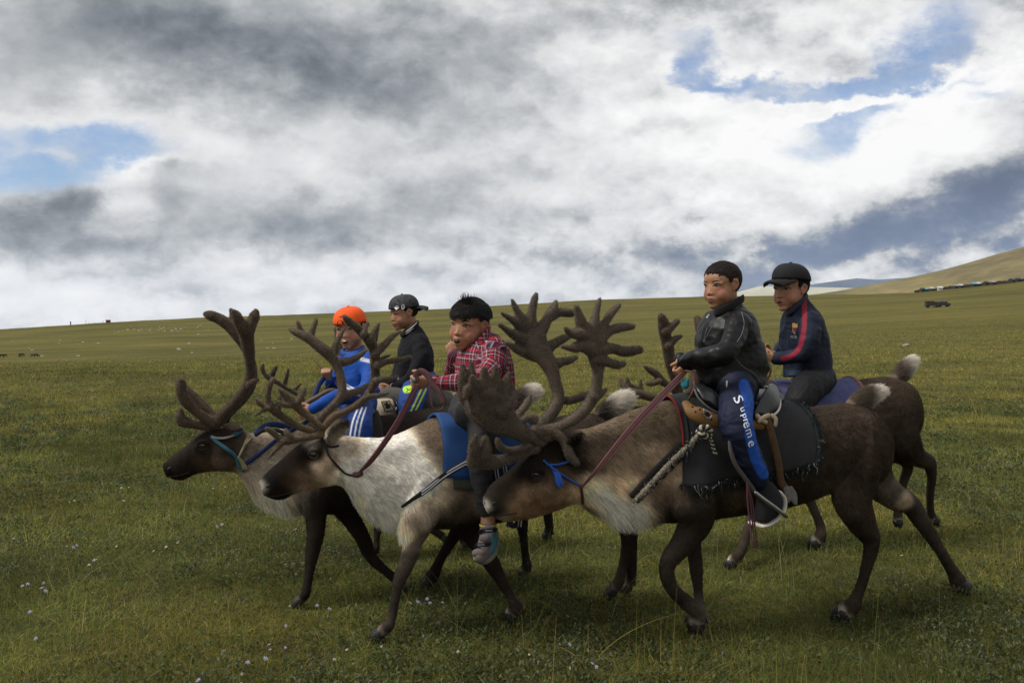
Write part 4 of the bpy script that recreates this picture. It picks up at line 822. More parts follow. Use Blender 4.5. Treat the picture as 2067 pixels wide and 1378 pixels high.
# --- back right: brown bull carrying the boy in the navy jacket
PL5 = plane_of(1560, 1122, 1850, 1060, 14)
D5 = deer('brown reindeer at the back right, wearing the faded blue blanket', PL5,
  [((1236, 905), (1242, 925), .027), ((1252, 882), (1262, 938), .042), ((1285, 850), (1300, 930), .06), ((1318, 826), (1335, 925), .076), ((1352, 822), (1360, 930), .08), ((1400, 806), (1400, 955), .1), ((1450, 788), (1450, 975), .15), ((1520, 778), (1525, 975), .2), ((1600, 774), (1605, 968), .21), ((1680, 772), (1685, 955), .205), ((1745, 765), (1748, 935), .185), ((1800, 760), (1800, 915), .16), ((1836, 776), (1834, 895), .12), ((1852, 805), (1850, 865), .07)],
  [leg([(1490, 900, 44, .06), (1505, 980, 26, .08), (1516, 1038, 13, .08), (1508, 1070, 12, .08), (1502, 1096, 12, .08), (1490, 1122, 13, .08)], (1466, 1144, True), white=.9),
   leg([(1520, 900, 44, -.06), (1590, 960, 24, -.08), (1632, 1005, 13, -.08), (1646, 1035, 10.5, -.08), (1657, 1064, 10.5, -.08), (1657, 1080, 13, -.08)], (1636, 1104, True), white=.9),
   leg([(1800, 840, 46, .06), (1825, 890, 34, .09), (1850, 920, 22, .1), (1876, 935, 15, .1), (1881, 962, 11, .1), (1877, 1005, 9.5, .1), (1879, 1036, 10, .1)], (1890, 1058, True), white=.8),
   leg([(1790, 850, 42, -.06), (1800, 900, 28, -.09), (1832, 938, 14, -.1), (1824, 972, 11, -.1), (1816, 1012, 9, -.1), (1812, 1036, 10, -.1)], (1813, 1062, False), white=.5, dir=(-.2, 0, -1))],
  [dict(col=(.10, .074, .054), c=[(.04, .14, v5((470, 1060, 30), (440, 960, 30), (410, 890, 36), (390, 800, 42), (378, 720, 46), (365, 650, 46), (350, 580, 46), (340, 520, 46), (328, 480, 38))), (.14, .14, v5((360, 580, 34), (400, 545, 28), (440, 510, 28))), (.14, .14, v5((380, 680, 30), (430, 630, 22), (466, 616, 17)))]),
   dict(col=(.10, .074, .054), c=[(-.04, -.18, v5((500, 1060, 30), (560, 900, 34), (610, 750, 36), (620, 640, 40), (600, 550, 46), (580, 500, 44)))]),
   dict(col=(.125, .094, .064), flat=.02, c=[(.03, .08, v5((470, 1080, 26), (400, 970, 26), (330, 925, 34), (290, 875, 30), (235, 840, 24), (208, 822, 18))), (.08, .09, v5((310, 925, 26), (255, 945, 20), (228, 942, 18))),
      (-.03, -.1, v5((440, 1090, 24), (330, 1060, 24), (230, 1030, 30), (150, 1010, 34), (90, 990, 30), (55, 950, 22), (38, 910, 16))), (-.1, -.1, v5((110, 990, 22), (95, 940, 18), (88, 905, 15))), (-.1, -.1, v5((190, 1010, 24), (180, 960, 18), (182, 918, 15))), (-.1, -.1, v5((170, 990, 18), (140, 965, 14), (125, 955, 12))),
      (.04, .05, v5((430, 1100, 20), (300, 1100, 18), (200, 1100, 16), (130, 1105, 14))), (.04, .05, v5((300, 1120, 14), (200, 1135, 14), (130, 1130, 13)))])],
  [[(1360, 830, 6, .07), (1376, 818, 9, .1), (1392, 810, 3, .12)]], [(1312, 850, .062)],
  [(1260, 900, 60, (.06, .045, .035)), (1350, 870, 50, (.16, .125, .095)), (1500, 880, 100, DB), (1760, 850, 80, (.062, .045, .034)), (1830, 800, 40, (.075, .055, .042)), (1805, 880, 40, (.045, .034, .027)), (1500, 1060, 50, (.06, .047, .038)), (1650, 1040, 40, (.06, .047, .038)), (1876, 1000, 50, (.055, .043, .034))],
  DB, [(1300, 880, 80, [.01]), (1600, 860, 200, [.013]), (1820, 830, 80, [.014]), (1500, 1060, 90, [.007]), (1650, 1050, 70, [.007]), (1870, 1000, 90, [.007])],
  60000, dict(j=[(1812, 762, 13), (1818, 752, 12), (1826, 744, 11), (1834, 736, 8)], dark=(.17, .13, .10), split=(1820, 752, .8, .0), len=.9))
# ------------------------------------------------------------------ riders
SK = np.array((.36, .185, .105)); SKR = np.array((.36, .125, .085)); LIP = np.array((.27, .105, .085))
def head_frame(c, yaw, pitch, roll, sc):
    """yaw: 0 faces the camera, +90 faces left of the picture; columns = forward, left-of-the-boy, up"""
    f = np.array([-math.sin(yaw), -math.cos(yaw), 0.]); up = np.array([0, 0, 1.]); l = np.cross(up, f)
    f2 = f * math.cos(pitch) - up * math.sin(pitch); up2 = up * math.cos(pitch) + f * math.sin(pitch)
    l3 = l * math.cos(roll) + up2 * math.sin(roll); up3 = up2 * math.cos(roll) - l * math.sin(roll)
    Mx = np.column_stack([f2, l3, up3]); c = np.asarray(c)
    return lambda *p: (c + (Mx @ (np.array(p, float) * sc).T).T), Mx, sc
def head_pieces(hf, open_mouth=0.):
    w, Mx, sc = hf; q = lambda x, y, z: w(x, y, z)
    E = lambda c, a, b, d: ellip(q(*c), [Mx[:, 0] * a * sc, Mx[:, 1] * b * sc, Mx[:, 2] * d * sc], 22, 14)
    T = lambda pts, r, seg=10: tube([q(*p) for p in pts], np.array(r) * sc, seg=seg, sub=4)
    P = [E((-.014, 0, .030), .088, .0735, .076), E((.010, 0, -.020), .068, .064, .074), E((.030, 0, -.050), .045, .046, .046),
         E((.056, 0, -.083), .019, .024, .017), E((.037, .032, -.036), .031, .031, .034), E((.037, -.032, -.036), .031, .031, .034), E((.040, .0, .034), .035, .054, .034),
         E((.062, .0, -.055), .021, .026, .022),
         T([(.069, 0, .002), (.0725, 0, -.010), (.0775, 0, -.020), (.0815, 0, -.0275)], [.0075, .0078, .0084, .009]), E((.0735, .0110, -.030), .0095, .0078, .0064), E((.0735, -.0110, -.030), .0095, .0078, .0064),
         T([(.068, .022, -.0515), (.0795, .008, -.0475), (.0795, -.008, -.0475), (.068, -.022, -.0515)], [.004, .0055, .0055, .004]),
         T([(.066, .020, -.057 - open_mouth), (.0775, .007, -.060 - open_mouth), (.0775, -.007, -.060 - open_mouth), (.066, -.020, -.057 - open_mouth)], [.004, .006, .006, .004])]
    for s in (1, -1):
        P.append(T([(.066, s * .016, .0145), (.066, s * .032, .0175), (.052, s * .050, .011)], [.006, .007, .006]))      # brow
        P.append(T([(.066, s * .018, -.006), (.063, s * .032, -.009), (.051, s * .046, -.004)], [.005, .006, .005]))        # under the eye
        P.append(tube([q(.004, s * .066, .016), q(-.006, s * .075, .021), q(-.018, s * .080, .012), q(-.016, s * .078, -.008), q(-.002, s * .069, -.024)], np.array([.004, .0048, .0052, .0048, .005]) * sc, seg=9, sub=5))
        P.append(ellip(q(-.006, s * .070, .0), [Mx[:, 0] * .016 * sc, Mx[:, 1] * .005 * sc, Mx[:, 2] * .026 * sc], 14, 9))
    P.append(T([(-.028, 0, -.03), (-.034, 0, -.085), (-.046, 0, -.135)], [.048, .043, .05], 16))
    return P
def face_parts(hf, bvh, root, open_mouth=0., squint=.6, teeth=False):
    w, Mx, sc = hf; fw = Mx[:, 0]
    def surf(y, z, off=0.):
        o = w(.3, y, z); h = bvh.ray_cast(Vector(o), Vector(-fw))
        return (np.array(h[0]) if h[0] is not None else w(.07, y, z)) + fw * off * sc
    for s in (1, -1):
        c = surf(s * .0315, .0045, -.0022); tl = Mx[:, 1] * s
        ax = unit(tl * .93 - fw * .33)
        e = put('eye', ellip(c, [ax * .0135 * sc, fw * .0045 * sc, Mx[:, 2] * .0060 * squint * sc], 16, 9), M_EYEW, root)
        put('iris', ellip(c + fw * .0016 * sc - Mx[:, 2] * .0004 * sc, [ax * .0068 * sc, fw * .0042 * sc, Mx[:, 2] * .0061 * squint * sc], 14, 9), M_EYEB, e)
        L = [surf(s * .0165, .0030, .0006), surf(s * .024, .0045 + .0060 * squint, .0010), surf(s * .035, .0052 + .0064 * squint, .0012), surf(s * .0465, .0060, .0008)]
        put('eyelash', tube(L, np.array([.0009, .0015, .0017, .0010]) * sc, seg=7, sub=4), M_BROW, root)
        Bp = [surf(s * .014, .0205, .0012), surf(s * .025, .0245, .0014), surf(s * .038, .0248, .0012), surf(s * .047, .021, .001)]
        put('eyebrow', tube(Bp, np.array([.0014, .0022, .0020, .0010]) * sc, np.array([.001, .0015, .0015, .001]) * sc, fw, seg=8, sub=4), M_BROW, root)
    if open_mouth:
        put('mouth', ellip(surf(0, -.0545 - open_mouth * .45, -.006), [Mx[:, 1] * .0155 * sc, fw * .012 * sc, Mx[:, 2] * (.0045 + open_mouth * .62) * sc], 16, 9), mat('mouth_dark', (.05, .014, .012), .5), root)
        if teeth: put('teeth', ellip(surf(0, -.0505 - .001, -.001), [Mx[:, 1] * .0105 * sc, fw * .008 * sc, Mx[:, 2] * .0034 * sc], 12, 7), mat('teeth', (.6, .56, .48), .3), root)
    else:
        put('mouth', tube([surf(.019, -.0535, -.0004), surf(.007, -.0538, .0004), surf(-.007, -.0538, .0004), surf(-.019, -.0535, -.0004)], np.array([.0007, .0013, .0013, .0007]) * sc, seg=7, sub=4), mat('mouth_line', (.09, .028, .024), .6), root)
    for s in (1, -1): put('nostril', ellip(surf(s * .0072, -.0345, -.0015), [Mx[:, 1] * .0028 * sc, fw * .003 * sc, Mx[:, 2] * .0018 * sc], 9, 6), mat('mouth_line'), root)
def skin_col(co, hf):
    w, Mx, sc = hf; l = ((co - w(0, 0, 0)) @ Mx) / sc
    c = np.tile(SK, (len(co), 1)) * (.86 + .28 * fbm(co * 60, 3))[:, None]
    inh = (np.linalg.norm(l, axis=1) < .16)
    g = lambda c0, r: np.exp(-(((l - np.array(c0)) / np.array(r)) ** 2).sum(1))[:, None] * inh[:, None]
    for s in (1, -1):
        k = g((.058, s * .040, -.018), (.03, .022, .022)) * .8; c = c * (1 - k) + SKR * k
        k = g((-.01, s * .078, 0), (.02, .012, .03)) * .5; c = c * (1 - k) + SKR * k
        k = g((.064, s * .031, .006), (.02, .017, .0085)) * .42; c = c * (1 - k) + SK * .5 * k
    k = g((.078, 0, -.0535), (.02, .024, .0095)) * .8; c = c * (1 - k) + LIP * k
    k = g((.085, 0, -.028), (.02, .012, .012)) * .3; c = c * (1 - k) + SKR * k
    return c
def hand_pieces(wr, fd, side, k, curl=(1.0, 1.3, .8), thumb=.7, spread=.0, flip=1):
    """wr wrist, fd direction of the knuckles, side index->thumb direction; palm faces fd x side"""
    fd = unit(fd); side = unit(side - fd * np.dot(side, fd)); pn = np.cross(fd, side) * flip; wr = np.asarray(wr)
    o = lambda a, b, c: wr + (fd * a + side * b + pn * c) * k
    P = [tube([o(-.02, 0, 0), o(.012, 0, 0), o(.045, 0, 0), o(.072, 0, 0)], np.array([.020, .024, .033, .034]) * k, np.array([.018, .016, .014, .012]) * k, pn, seg=14, sub=4)]
    for y, L in ((.027, .062), (.0095, .070), (-.0085, .064), (-.026, .049)):
        p = o(.070, y, 0); ang = 0; pts = [o(.055, y * .9, 0), p]
        for c, f in zip(curl, (.45, .31, .24)):
            ang += c; d = fd * math.cos(ang) + pn * math.sin(ang) + side * spread * y * 10
            p = p + unit(d) * L * f * k; pts.append(p)
        P.append(tube(pts, np.array([.0085, .0085, .0078, .0072, .0062]) * k, seg=9, sub=3))
    a = o(.012, .020, .004); b = a + unit(fd * .55 + side * .6 + pn * .5) * .030 * k; c = b + unit(fd * (.75) + side * (.15 + thumb * .5) + pn * (.9 - thumb)) * .026 * k; d = c + unit(fd * .8 + side * (thumb * .4 - .1) + pn * (.9 - thumb)) * .020 * k
    P.append(tube([a, b, c, d], np.array([.013, .0105, .0095, .0075]) * k, seg=10, sub=4))
    return P
def chain(pl, pts):                           # (x, y, r_px, s) -> points and radii in metres
    P = np.array([pl.P(x, y, s) for x, y, r, s in pts]); R = np.array([r * np.linalg.norm(pl.P(x, y, s) - CAM) / F for x, y, r, s in pts]); return P, R
def torso(pl, secs, seg=26, sub=5, ex=.9):    # (front xy, back xy, half width, centre offset)
    A = np.array([pl.P(*s[0], s[3]) for s in secs]); B = np.array([pl.P(*s[1], s[3]) for s in secs]); w = np.array([s[2] for s in secs])
    return loft(A, B, w, pl.n, seg=seg, sub=sub, ex=ex), A, B, w
def folds(co, no, amp, fr, st=(1, 1, 1), sharp=1.5):
    P = co * fr * np.array(st); P = P + 1.2 * (np.column_stack([fbm(P * .6, 2), fbm(P * .6 + 7, 2), fbm(P * .6 + 13, 2)]) - .5)
    f = 1 - np.abs(2 * fbm(P, 2) - 1); f = f ** sharp * 1.0
    g = 1 - np.abs(2 * vnoise(P * 2.3 + 31) - 1)
    return co + no * (amp * (f - .7) + amp * .35 * (g - .5))[:, None]
def stripe(pl, co, no, pts, hw, near=True, s=None):  # mask of cloth within hw px of a traced line, on the near side
    px = to_px(co); m = np.full(len(co), 1e9); Q = cr(np.array(pts, float), 6)
    for a, b in zip(Q[:-1], Q[1:]):
        ab = b - a; t = np.clip(((px - a) @ ab) / (ab @ ab), 0, 1); m = np.minimum(m, np.linalg.norm(px - a - t[:, None] * ab, axis=1))
    ok = ((no * unit(CAM - co)).sum(1) > -.05) if near else np.ones(len(co), bool)
    return np.clip((hw + .6 - m) / 1.2, 0, 1) * ok
def garment(name, pieces, vox, material, root, col, amp=.006, fr=9, st=(1, 1, 1), sharp=1.5, paint=None, smooth=4, fine=.35):
    me = remesh(pieces, vox, smooth); co, no = get_co(me), get_no(me)
    co = folds(co, no, amp, fr, st, sharp); set_co(me, co); no = get_no(me)
    co = folds(co, no, amp * fine, fr * 2.6, (1, 1, 1.7), .9); set_co(me, co); no = get_no(me)
    c = np.tile(np.asarray(col, float), (len(co), 1)) * (.85 + .3 * fbm(co * 25, 3))[:, None]
    if paint: c = paint(co, no, c)
    set_attr(me, 'Col', c); return put(name, me, material, root)
def hair_cap(hf, root, mask, thick, length, n, col=(.010, .009, .009), comb=(0.6, 0, -.8), lift=.25, spike=None, bald=None):
    w, Mx, sc = hf; th = np.linspace(0, 2 * np.pi, 72, endpoint=False); ph = np.linspace(.02, 2.55, 46); R = []
    c0 = np.array([-.014, 0, .028]); rad_ = np.array([.0885, .074, .0765]) + thick
    Vv, Ff, keep = [], [], []
    for p in ph:
        d = np.column_stack([np.sin(p) * np.cos(th), np.sin(p) * np.sin(th), np.full_like(th, np.cos(p))]); Vv.append(c0 + d * rad_)
    Vv = np.array(Vv); jit = (vnoise(Vv.reshape(-1, 3) * 130) - .5) * .014; mk = mask(Vv.reshape(-1, 3) + np.column_stack([0 * jit, 0 * jit, jit])).reshape(Vv.shape[:2])
    pcs = []
    m, s_, _ = Vv.shape; idx = np.arange(m * s_).reshape(m, s_)
    Fq = [(int(idx[i, j]), int(idx[i, (j + 1) % s_]), int(idx[i + 1, (j + 1) % s_]), int(idx[i + 1, j])) for i in range(m - 1) for j in range(s_) if mk[i, j] and mk[i + 1, j] and mk[i, (j + 1) % s_] and mk[i + 1, (j + 1) % s_]]
    L = Vv.reshape(-1, 3); inner = c0 + (L - c0) * .86; nV = len(L)
    cnt = {}
    for f in Fq:
        for a, b in zip(f, f[1:] + f[:1]): cnt[(a, b)] = 1
    rim = [(a, b) for a, b in cnt if (b, a) not in cnt]
    allF = Fq + [tuple(i + nV for i in f[::-1]) for f in Fq] + [(b, a, a + nV, b + nV) for a, b in rim]
    allV = w(*np.vstack([L, inner]).T) if False else (w(0, 0, 0) + (Mx @ (np.vstack([L, inner]) * sc).T).T)
    used = sorted({i for f in allF for i in f}); rm = {u: k for k, u in enumerate(used)}
    me = remesh([(allV[used], [tuple(rm[i] for i in f) for f in allF])], .0036 * sc, 3)
    co, no = get_co(me), get_no(me); co = co + no * ((fbm(co * 55, 2) - .5) * .004)[:, None]; set_co(me, co); no = get_no(me)
    o = put('hair', me, mat('hair_mass_%d' % int(col[0] * 1e3), col, .85, vary=.4, vscale=60, bump=.002, bscale=180, spec=.12), root)
    l = ((co - w(0, 0, 0)) @ Mx) / sc
    outw = ((no * unit(co - w(*c0))).sum(1) > .3).astype(float) + 1e-4
    Tt, Bb = scatter(me, n, outw) if False else scatter(mesh_from(co, [tuple(p.vertices) for p in me.polygons]), n, outw)
    r0, n0, l0 = bary(co, Tt, Bb), unit(bary(no, Tt, Bb)), bary(l, Tt, Bb)
    cd = Mx @ np.array(comb, float); fl = np.tile(cd, (n, 1)) + RNG.normal(0, .22, (n, 3)); fl = unit(fl - n0 * (fl * n0).sum(1)[:, None])
    top = np.clip((l0[:, 2] - .06) / .04, 0, 1)[:, None]
    d = unit(fl + n0 * (lift + .12 * top)); LL = length * sc * RNG.uniform(.6, 1.2, n)
    if spike is not None:
        sp = np.exp(-(((l0 - np.array(spike[0])) / np.array(spike[1])) ** 2).sum(1)) > RNG.random(n)
        d[sp] = unit(n0[sp] * .5 + Mx[:, 2] * 1.1 + RNG.normal(0, .26, (sp.sum(), 3))); LL[sp] = spike[2] * sc * RNG.uniform(.5, 1.15, sp.sum())
    hair('hair_strands', r0, d, LL, np.tile(np.array(col) * 1.3, (n, 1)) * RNG.uniform(.6, 1.7, (n, 1)), mat('hair_strand', attr='hcol', rough=.6, spec=.15), o, r0=.0008, droop=.15, curl=.04)
    return o
def cap_on(hf, root, m, brim_dir=1., tilt=0., crown=.062, mats=None, zb=.030, snap=False, brim_w=.062, brim_len=.062, under=None):
    """baseball cap: domed panels with seams, a button, a curved brim in front (brim_dir=1) or behind (-1)"""
    w, Mx, sc = hf; th = np.linspace(0, 2 * np.pi, 48, endpoint=False); rings = []
    c0 = np.array([-.012, 0, zb]); W = lambda A: w(0, 0, 0) + (Mx @ (np.asarray(A) * sc).T).T
    for p in np.linspace(0, 1, 14):
        a = p * math.pi / 2; rr = math.cos(a) ** .74 if p < 1 else .02; zz = crown * math.sin(a) ** .95
        seam = 1 - .012 * (np.abs(np.sin(th * 3)) < .14)
        x = np.cos(th) * .0985 * rr * seam; y = np.sin(th) * .0835 * rr * seam
        rings.append(np.column_stack([x, y, zz + x * tilt]) + c0)
    inn = [c0 + (r - c0) * .95 for r in rings]
    Vv, Ff = stitch(np.array([W(r) for r in (inn[::-1] + rings)]))
    cap = put('cap', (Vv, Ff), m, root)
    put('button', ellip(W([c0 + [0, 0, crown + .002]])[0], [Mx[:, 0] * .008 * sc, Mx[:, 1] * .008 * sc, Mx[:, 2] * .004 * sc], 10, 6), m, cap)
    u = np.linspace(-1, 1, 17); B = []
    for t in np.linspace(0, 1, 7):
        for_, = [0],
        row = []
        for q in u:
            a = q * 1.08; rim = np.array([math.cos(a) * .097, math.sin(a) * .083])
            tip = np.array([.097 + brim_len * (1 - .55 * abs(q) ** 2.2), q * brim_w * (1 - .08 * q * q)])
            xy = rim * (1 - t) + tip * t; z = -.004 - .016 * t * t - .020 * q * q * (.35 + .65 * t)
            row.append([xy[0] * brim_dir, xy[1], z + xy[0] * brim_dir * tilt])
        B.append(np.array(row) + c0)
    B = np.array(B); up = B + [0, 0, .0022]; dn = B - [0, 0, .0022]
    ringv = [np.vstack([up[i], dn[i][::-1]]) for i in range(len(B))]
    put('brim', stitch(np.array([W(r) for r in ringv])), under or m, cap)
    return cap, W, c0
def ring_on(P, r, col):
    return tube(P, r)
def shoe(root, pl, secs, sole_pts, m_up, m_sole, w, sub=4):
    """secs: instep/ sole outline pairs from ankle to toe"""
    A = np.array([pl.P(*s[0], s[3]) for s in secs]); B = np.array([pl.P(*s[1], s[3]) for s in secs]); ww = np.array([s[2] for s in secs])
    o = put('shoe', remesh([loft(A, B, ww, pl.n, seg=20, sub=sub, ex=.85)], .004, 3), m_up, root)
    P = np.array([pl.P(x, y, s) for x, y, s in sole_pts]); put('sole', tube(P, .0095, w, pl.n, seg=12, sub=5), m_sole, o)
    return o
def soften_head(me, hf):
    w, Mx, sc = hf; co = get_co(me); l = ((co - w(0, 0, 0)) @ Mx) / sc; n = len(co)
    k = (np.linalg.norm(l, axis=1) < .15).astype(float)
    for c0, r in (((.078, 0, -.054), .024), ((.080, 0, -.026), .018), ((-.01, .078, 0), .03), ((-.01, -.078, 0), .03)): k = k * (1 - .8 * np.exp(-((l - np.array(c0)) ** 2).sum(1) / r ** 2))
    e = np.empty(len(me.edges) * 2, np.int32); me.edges.foreach_get('vertices', e); e = e.reshape(-1, 2); deg = np.maximum(np.bincount(e.ravel(), minlength=n), 1)[:, None]
    for _ in range(9):
        s_ = np.stack([np.bincount(e[:, 0], co[e[:, 1], a], n) + np.bincount(e[:, 1], co[e[:, 0], a], n) for a in range(3)], 1) / deg
        co = co + (s_ - co) * (.6 * k)[:, None]
    set_co(me, co)
def person(label, pl, hip, hf, neck_to, arms, hands, legs, feet=(), open_mouth=0., squint=.6, teeth=False):
    loc = np.array(pl.P(*hip, 0)); root = thing('person', label, 'person', loc, 'boys riding reindeer')
    pcs = head_pieces(hf, open_mouth)
    base = hf[0](-.040, 0, -.12); sp = [base, pl.P(*neck_to, 0), loc]
    pcs.append(tube(sp, [.045 * hf[2], .05, .06], seg=14, sub=4))
    for ch in arms:
        P, R = chain(pl, ch); P = np.vstack([pl.P(*neck_to, np.sign(ch[0][3]) * .03), P]); R = np.concatenate([[R[0]], R])
        pcs.append(tube(P, np.minimum(R * .5, .028), seg=10, sub=4))
    for h in hands: pcs += h
    for ch in legs:
        P, R = chain(pl, ch); P = np.vstack([loc, P]); R = np.concatenate([[R[0]], R]); pcs.append(tube(P, np.minimum(R * .55, .042), seg=10, sub=4))
    pcs += list(feet)
    me = remesh(pcs, .0033, 2); soften_head(me, hf); co = get_co(me); set_attr(me, 'Col', skin_col(co, hf))
    bv = BVHTree.FromPolygons(co.tolist(), [tuple(p.vertices) for p in me.polygons])
    body = put('body', me, M_SKIN, root)
    face_parts(hf, bv, root, open_mouth, squint, teeth)
    return root
def text_on(root, name, txt, size, org, right, up, m, bvh=None, ext=.0012, bold=0., shear=0.):
    cu = bpy.data.curves.new('t', 'FONT'); cu.body = txt; cu.size = size; cu.extrude = ext; cu.align_x = 'CENTER'; cu.align_y = 'CENTER'; cu.offset = bold; cu.shear = shear; cu.resolution_u = 3
    ob = bpy.data.objects.new('t', cu); COL.objects.link(ob); dg = bpy.context.evaluated_depsgraph_get()
    me = bpy.data.meshes.new_from_object(ob.evaluated_get(dg)); bpy.data.objects.remove(ob)
    co = get_co(me); right, up = unit(right), unit(up); nrm = np.cross(right, up)
    wco = np.asarray(org) + co[:, :1] * right + co[:, 1:2] * up + co[:, 2:3] * nrm
    if bvh is not None:
        for i, p in enumerate(wco):
            h = bvh.ray_cast(Vector(p + nrm * .15), Vector(-nrm))
            if h[0] is not None and h[3] < .3: wco[i] = np.array(h[0]) + nrm * (.0025 + co[i, 2])
    set_co(me, wco); return put(name, me, m, root, False)
def bvh_obj(o):
    co = get_co(o.data) + root_loc(o); return BVHTree.FromPolygons(co.tolist(), [tuple(p.vertices) for p in o.data.polygons])
def hsc(pl, x, y, px): return px * np.linalg.norm(pl.P(x, y, 0) - CAM) / F / .205
CAMR = np.array([1., 0, 0]); UP = np.array([0, 0, 1.])

# --- boy in black leather on the front right reindeer
pl = PL1
hf = head_frame(pl.P(1456, 576, 0), rad(54), rad(6), 0, hsc(pl, 1456, 576, 92))
n1 = [(1492, 652, 24, .13), (1478, 690, 24, .19), (1462, 716, 23, .22), (1430, 724, 20, .17), (1396, 726, 18, .08), (1382, 734, 15, .05)]
f1 = [(1440, 650, 22, -.12), (1425, 690, 22, -.19), (1415, 716, 19, -.17), (1392, 722, 17, -.04), (1376, 728, 15, .01)]
l1 = [(1490, 790, 36, .10), (1484, 822, 35, .22), (1487, 858, 32, .295), (1505, 908, 27, .30), (1525, 950, 22, .30), (1540, 980, 13, .29)]
l1f = [(1480, 790, 36, -.10), (1465, 830, 35, -.22), (1470, 870, 30, -.28), (1490, 920, 26, -.29), (1510, 960, 21, -.29), (1525, 990, 13, -.28)]
hk = .78
hd = hand_pieces(pl.P(1389, 735, .05), -pl.u * .7 - UP * .7, UP * .7 - pl.u * .7 + pl.n * .2, hk, (1.2, 1.5, .9), .2) + hand_pieces(pl.P(1382, 728, .0), -pl.u * .75 - UP * .6, UP * .7 - pl.u * .7, hk, (1.2, 1.5, .9), .2, flip=-1)
R1 = person('boy with short black hair in a black leather jacket and navy trousers, riding', pl, (1485, 785), hf, (1470, 650), [n1, f1], [hd], [l1, l1f])
hair_cap(hf, R1, col=(.017, .013, .011), mask=lambda l: (l[:, 2] > np.where(l[:, 0] > .028, .043 + .35 * np.clip(l[:, 0] - .03, 0, 1) - .25 * np.clip(np.abs(l[:, 1]) - .03, 0, 1) * (l[:, 0] > .03), np.where(l[:, 0] > .0, .014, np.where(l[:, 0] > -.03, .026, -.055)))), thick=.002, length=.009, n=6000, comb=(.8, 0, -.6), lift=.1)
tj, *_ = torso(pl, [((1442, 628), (1497, 606), .045, 0), ((1434, 638), (1504, 618), .075, 0), ((1424, 656), (1512, 640), .115, 0), ((1416, 690), (1522, 668), .135, 0), ((1416, 722), (1530, 702), .14, 0), ((1416, 752), (1536, 732), .145, 0), ((1418, 772), (1535, 760), .15, 0), ((1426, 785), (1534, 779), .15, 0)])
def sleeve(ch, sl=.9):
    P, R = chain(pl, ch); return tube(P, R, R * sl, pl.n, seg=16, sub=5)
def paint(co, no, c):
    return c
J1 = garment('jacket', [tj, sleeve(n1), sleeve(f1)], .0058, M_LEATH, R1, (.01, .01, .011), .018, 6, (1, 1, 1.5), 2.2, fine=.26)
put('collar', remesh([tube([pl.P(1444, 632, 0) + np.array([0, 0, .0]), pl.P(1446, 630, .05), pl.P(1470, 620, .066), pl.P(1494, 606, .045), pl.P(1500, 602, 0), pl.P(1494, 606, -.045), pl.P(1470, 620, -.062), pl.P(1446, 630, -.05), pl.P(1444, 632, 0)], .0065, .019, (0, 0, 1), seg=10, sub=5)], .0035, 2), mat('rib_knit', (.010, .010, .011), .9, vary=.3, vscale=200, bump=.001, bscale=400), J1)
M_MET = mat('zip_metal', (.55, .52, .46), .3, metal=1.)
put('zip', tube([pl.P(1467, 769, .168), pl.P(1467, 783, .17)], .004, seg=8, sub=2), M_MET, J1)
put('zip', tube([pl.P(1427, 641, .075), pl.P(1431, 635, .07)], .003, seg=8, sub=2), M_MET, J1)
M_PIPE = mat('grey_stitching', (.14, .14, .145), .6)
def seam(name, pts, r, m, root, bv, off=.003):
    Q = cr(np.array([pl.P(x, y, .25) for x, y in pts]), 6); out = []
    for q in Q:
        d = unit(q - CAM); h = bv.ray_cast(Vector(CAM), Vector(d)); out.append(np.array(h[0]) - d * off if h[0] is not None and abs(h[3] - np.linalg.norm(q - CAM)) < .6 else q)
    return put(name, tube(np.array(out), r, seg=6, sub=2), m, root)
bvJ = bvh_obj(J1)
for pts in ([(1427, 662), (1421, 690), (1427, 678), (1437, 660)], [(1497, 630), (1502, 652), (1498, 672), (1488, 690)], [(1372, 728), (1385, 712), (1405, 704)], [(1482, 720), (1500, 740), (1520, 752), (1534, 770)]): seam('seam', pts, .0014, M_PIPE, J1, bvJ, .001)
NAVY = np.array((.010, .013, .035)); ROYAL = np.array((.010, .065, .33))
def paint(co, no, c):
    m = stripe(pl, co, no, [(1502, 776), (1512, 815), (1512, 850), (1517, 890), (1528, 930), (1541, 956)], 11)[:, None]; c = c * (1 - m) + ROYAL * m
    return c
def leg_cloth(ch, sl=.95):
    P, R = chain(pl, ch); return tube(P, R, R * sl, pl.n, seg=18, sub=5)
T1 = garment('trousers', [leg_cloth(l1), leg_cloth(l1f), tube([pl.P(1485, 785, .1), pl.P(1485, 780, 0), pl.P(1480, 785, -.1)], [.09, .10, .09], seg=16, sub=4)], .004, M_SILK, R1, NAVY, .013, 8, (1, 1, 1), 1.3, paint)
bvT = bvh_obj(T1); M_LET = mat('white_print', (.62, .68, .74), .6)
for ch, x, y, s in (('S', 1496, 808, 24), ('u', 1501, 826, 15), ('p', 1503, 838, 15), ('r', 1504, 847, 16), ('e', 1506, 855, 22), ('m', 1511, 872, 20), ('e', 1515, 893, 22)):
    k = np.linalg.norm(pl.P(x, y, .33) - CAM) / F; a = rad(-72)
    text_on(T1, 'letter', ch, s * 1.2 * k, pl.P(x, y, .34), CAMR * math.cos(a) + UP * math.sin(a), -CAMR * math.sin(a) + UP * math.cos(a), M_LET, bvT, bold=.0002)
M_SHOE = mat('black_shoe', (.012, .012, .014), .8, vary=.3, vscale=120, bump=.001, bscale=500); M_SOLE = mat('white_sole', (.55, .51, .44), .7, vary=.2, vscale=60)
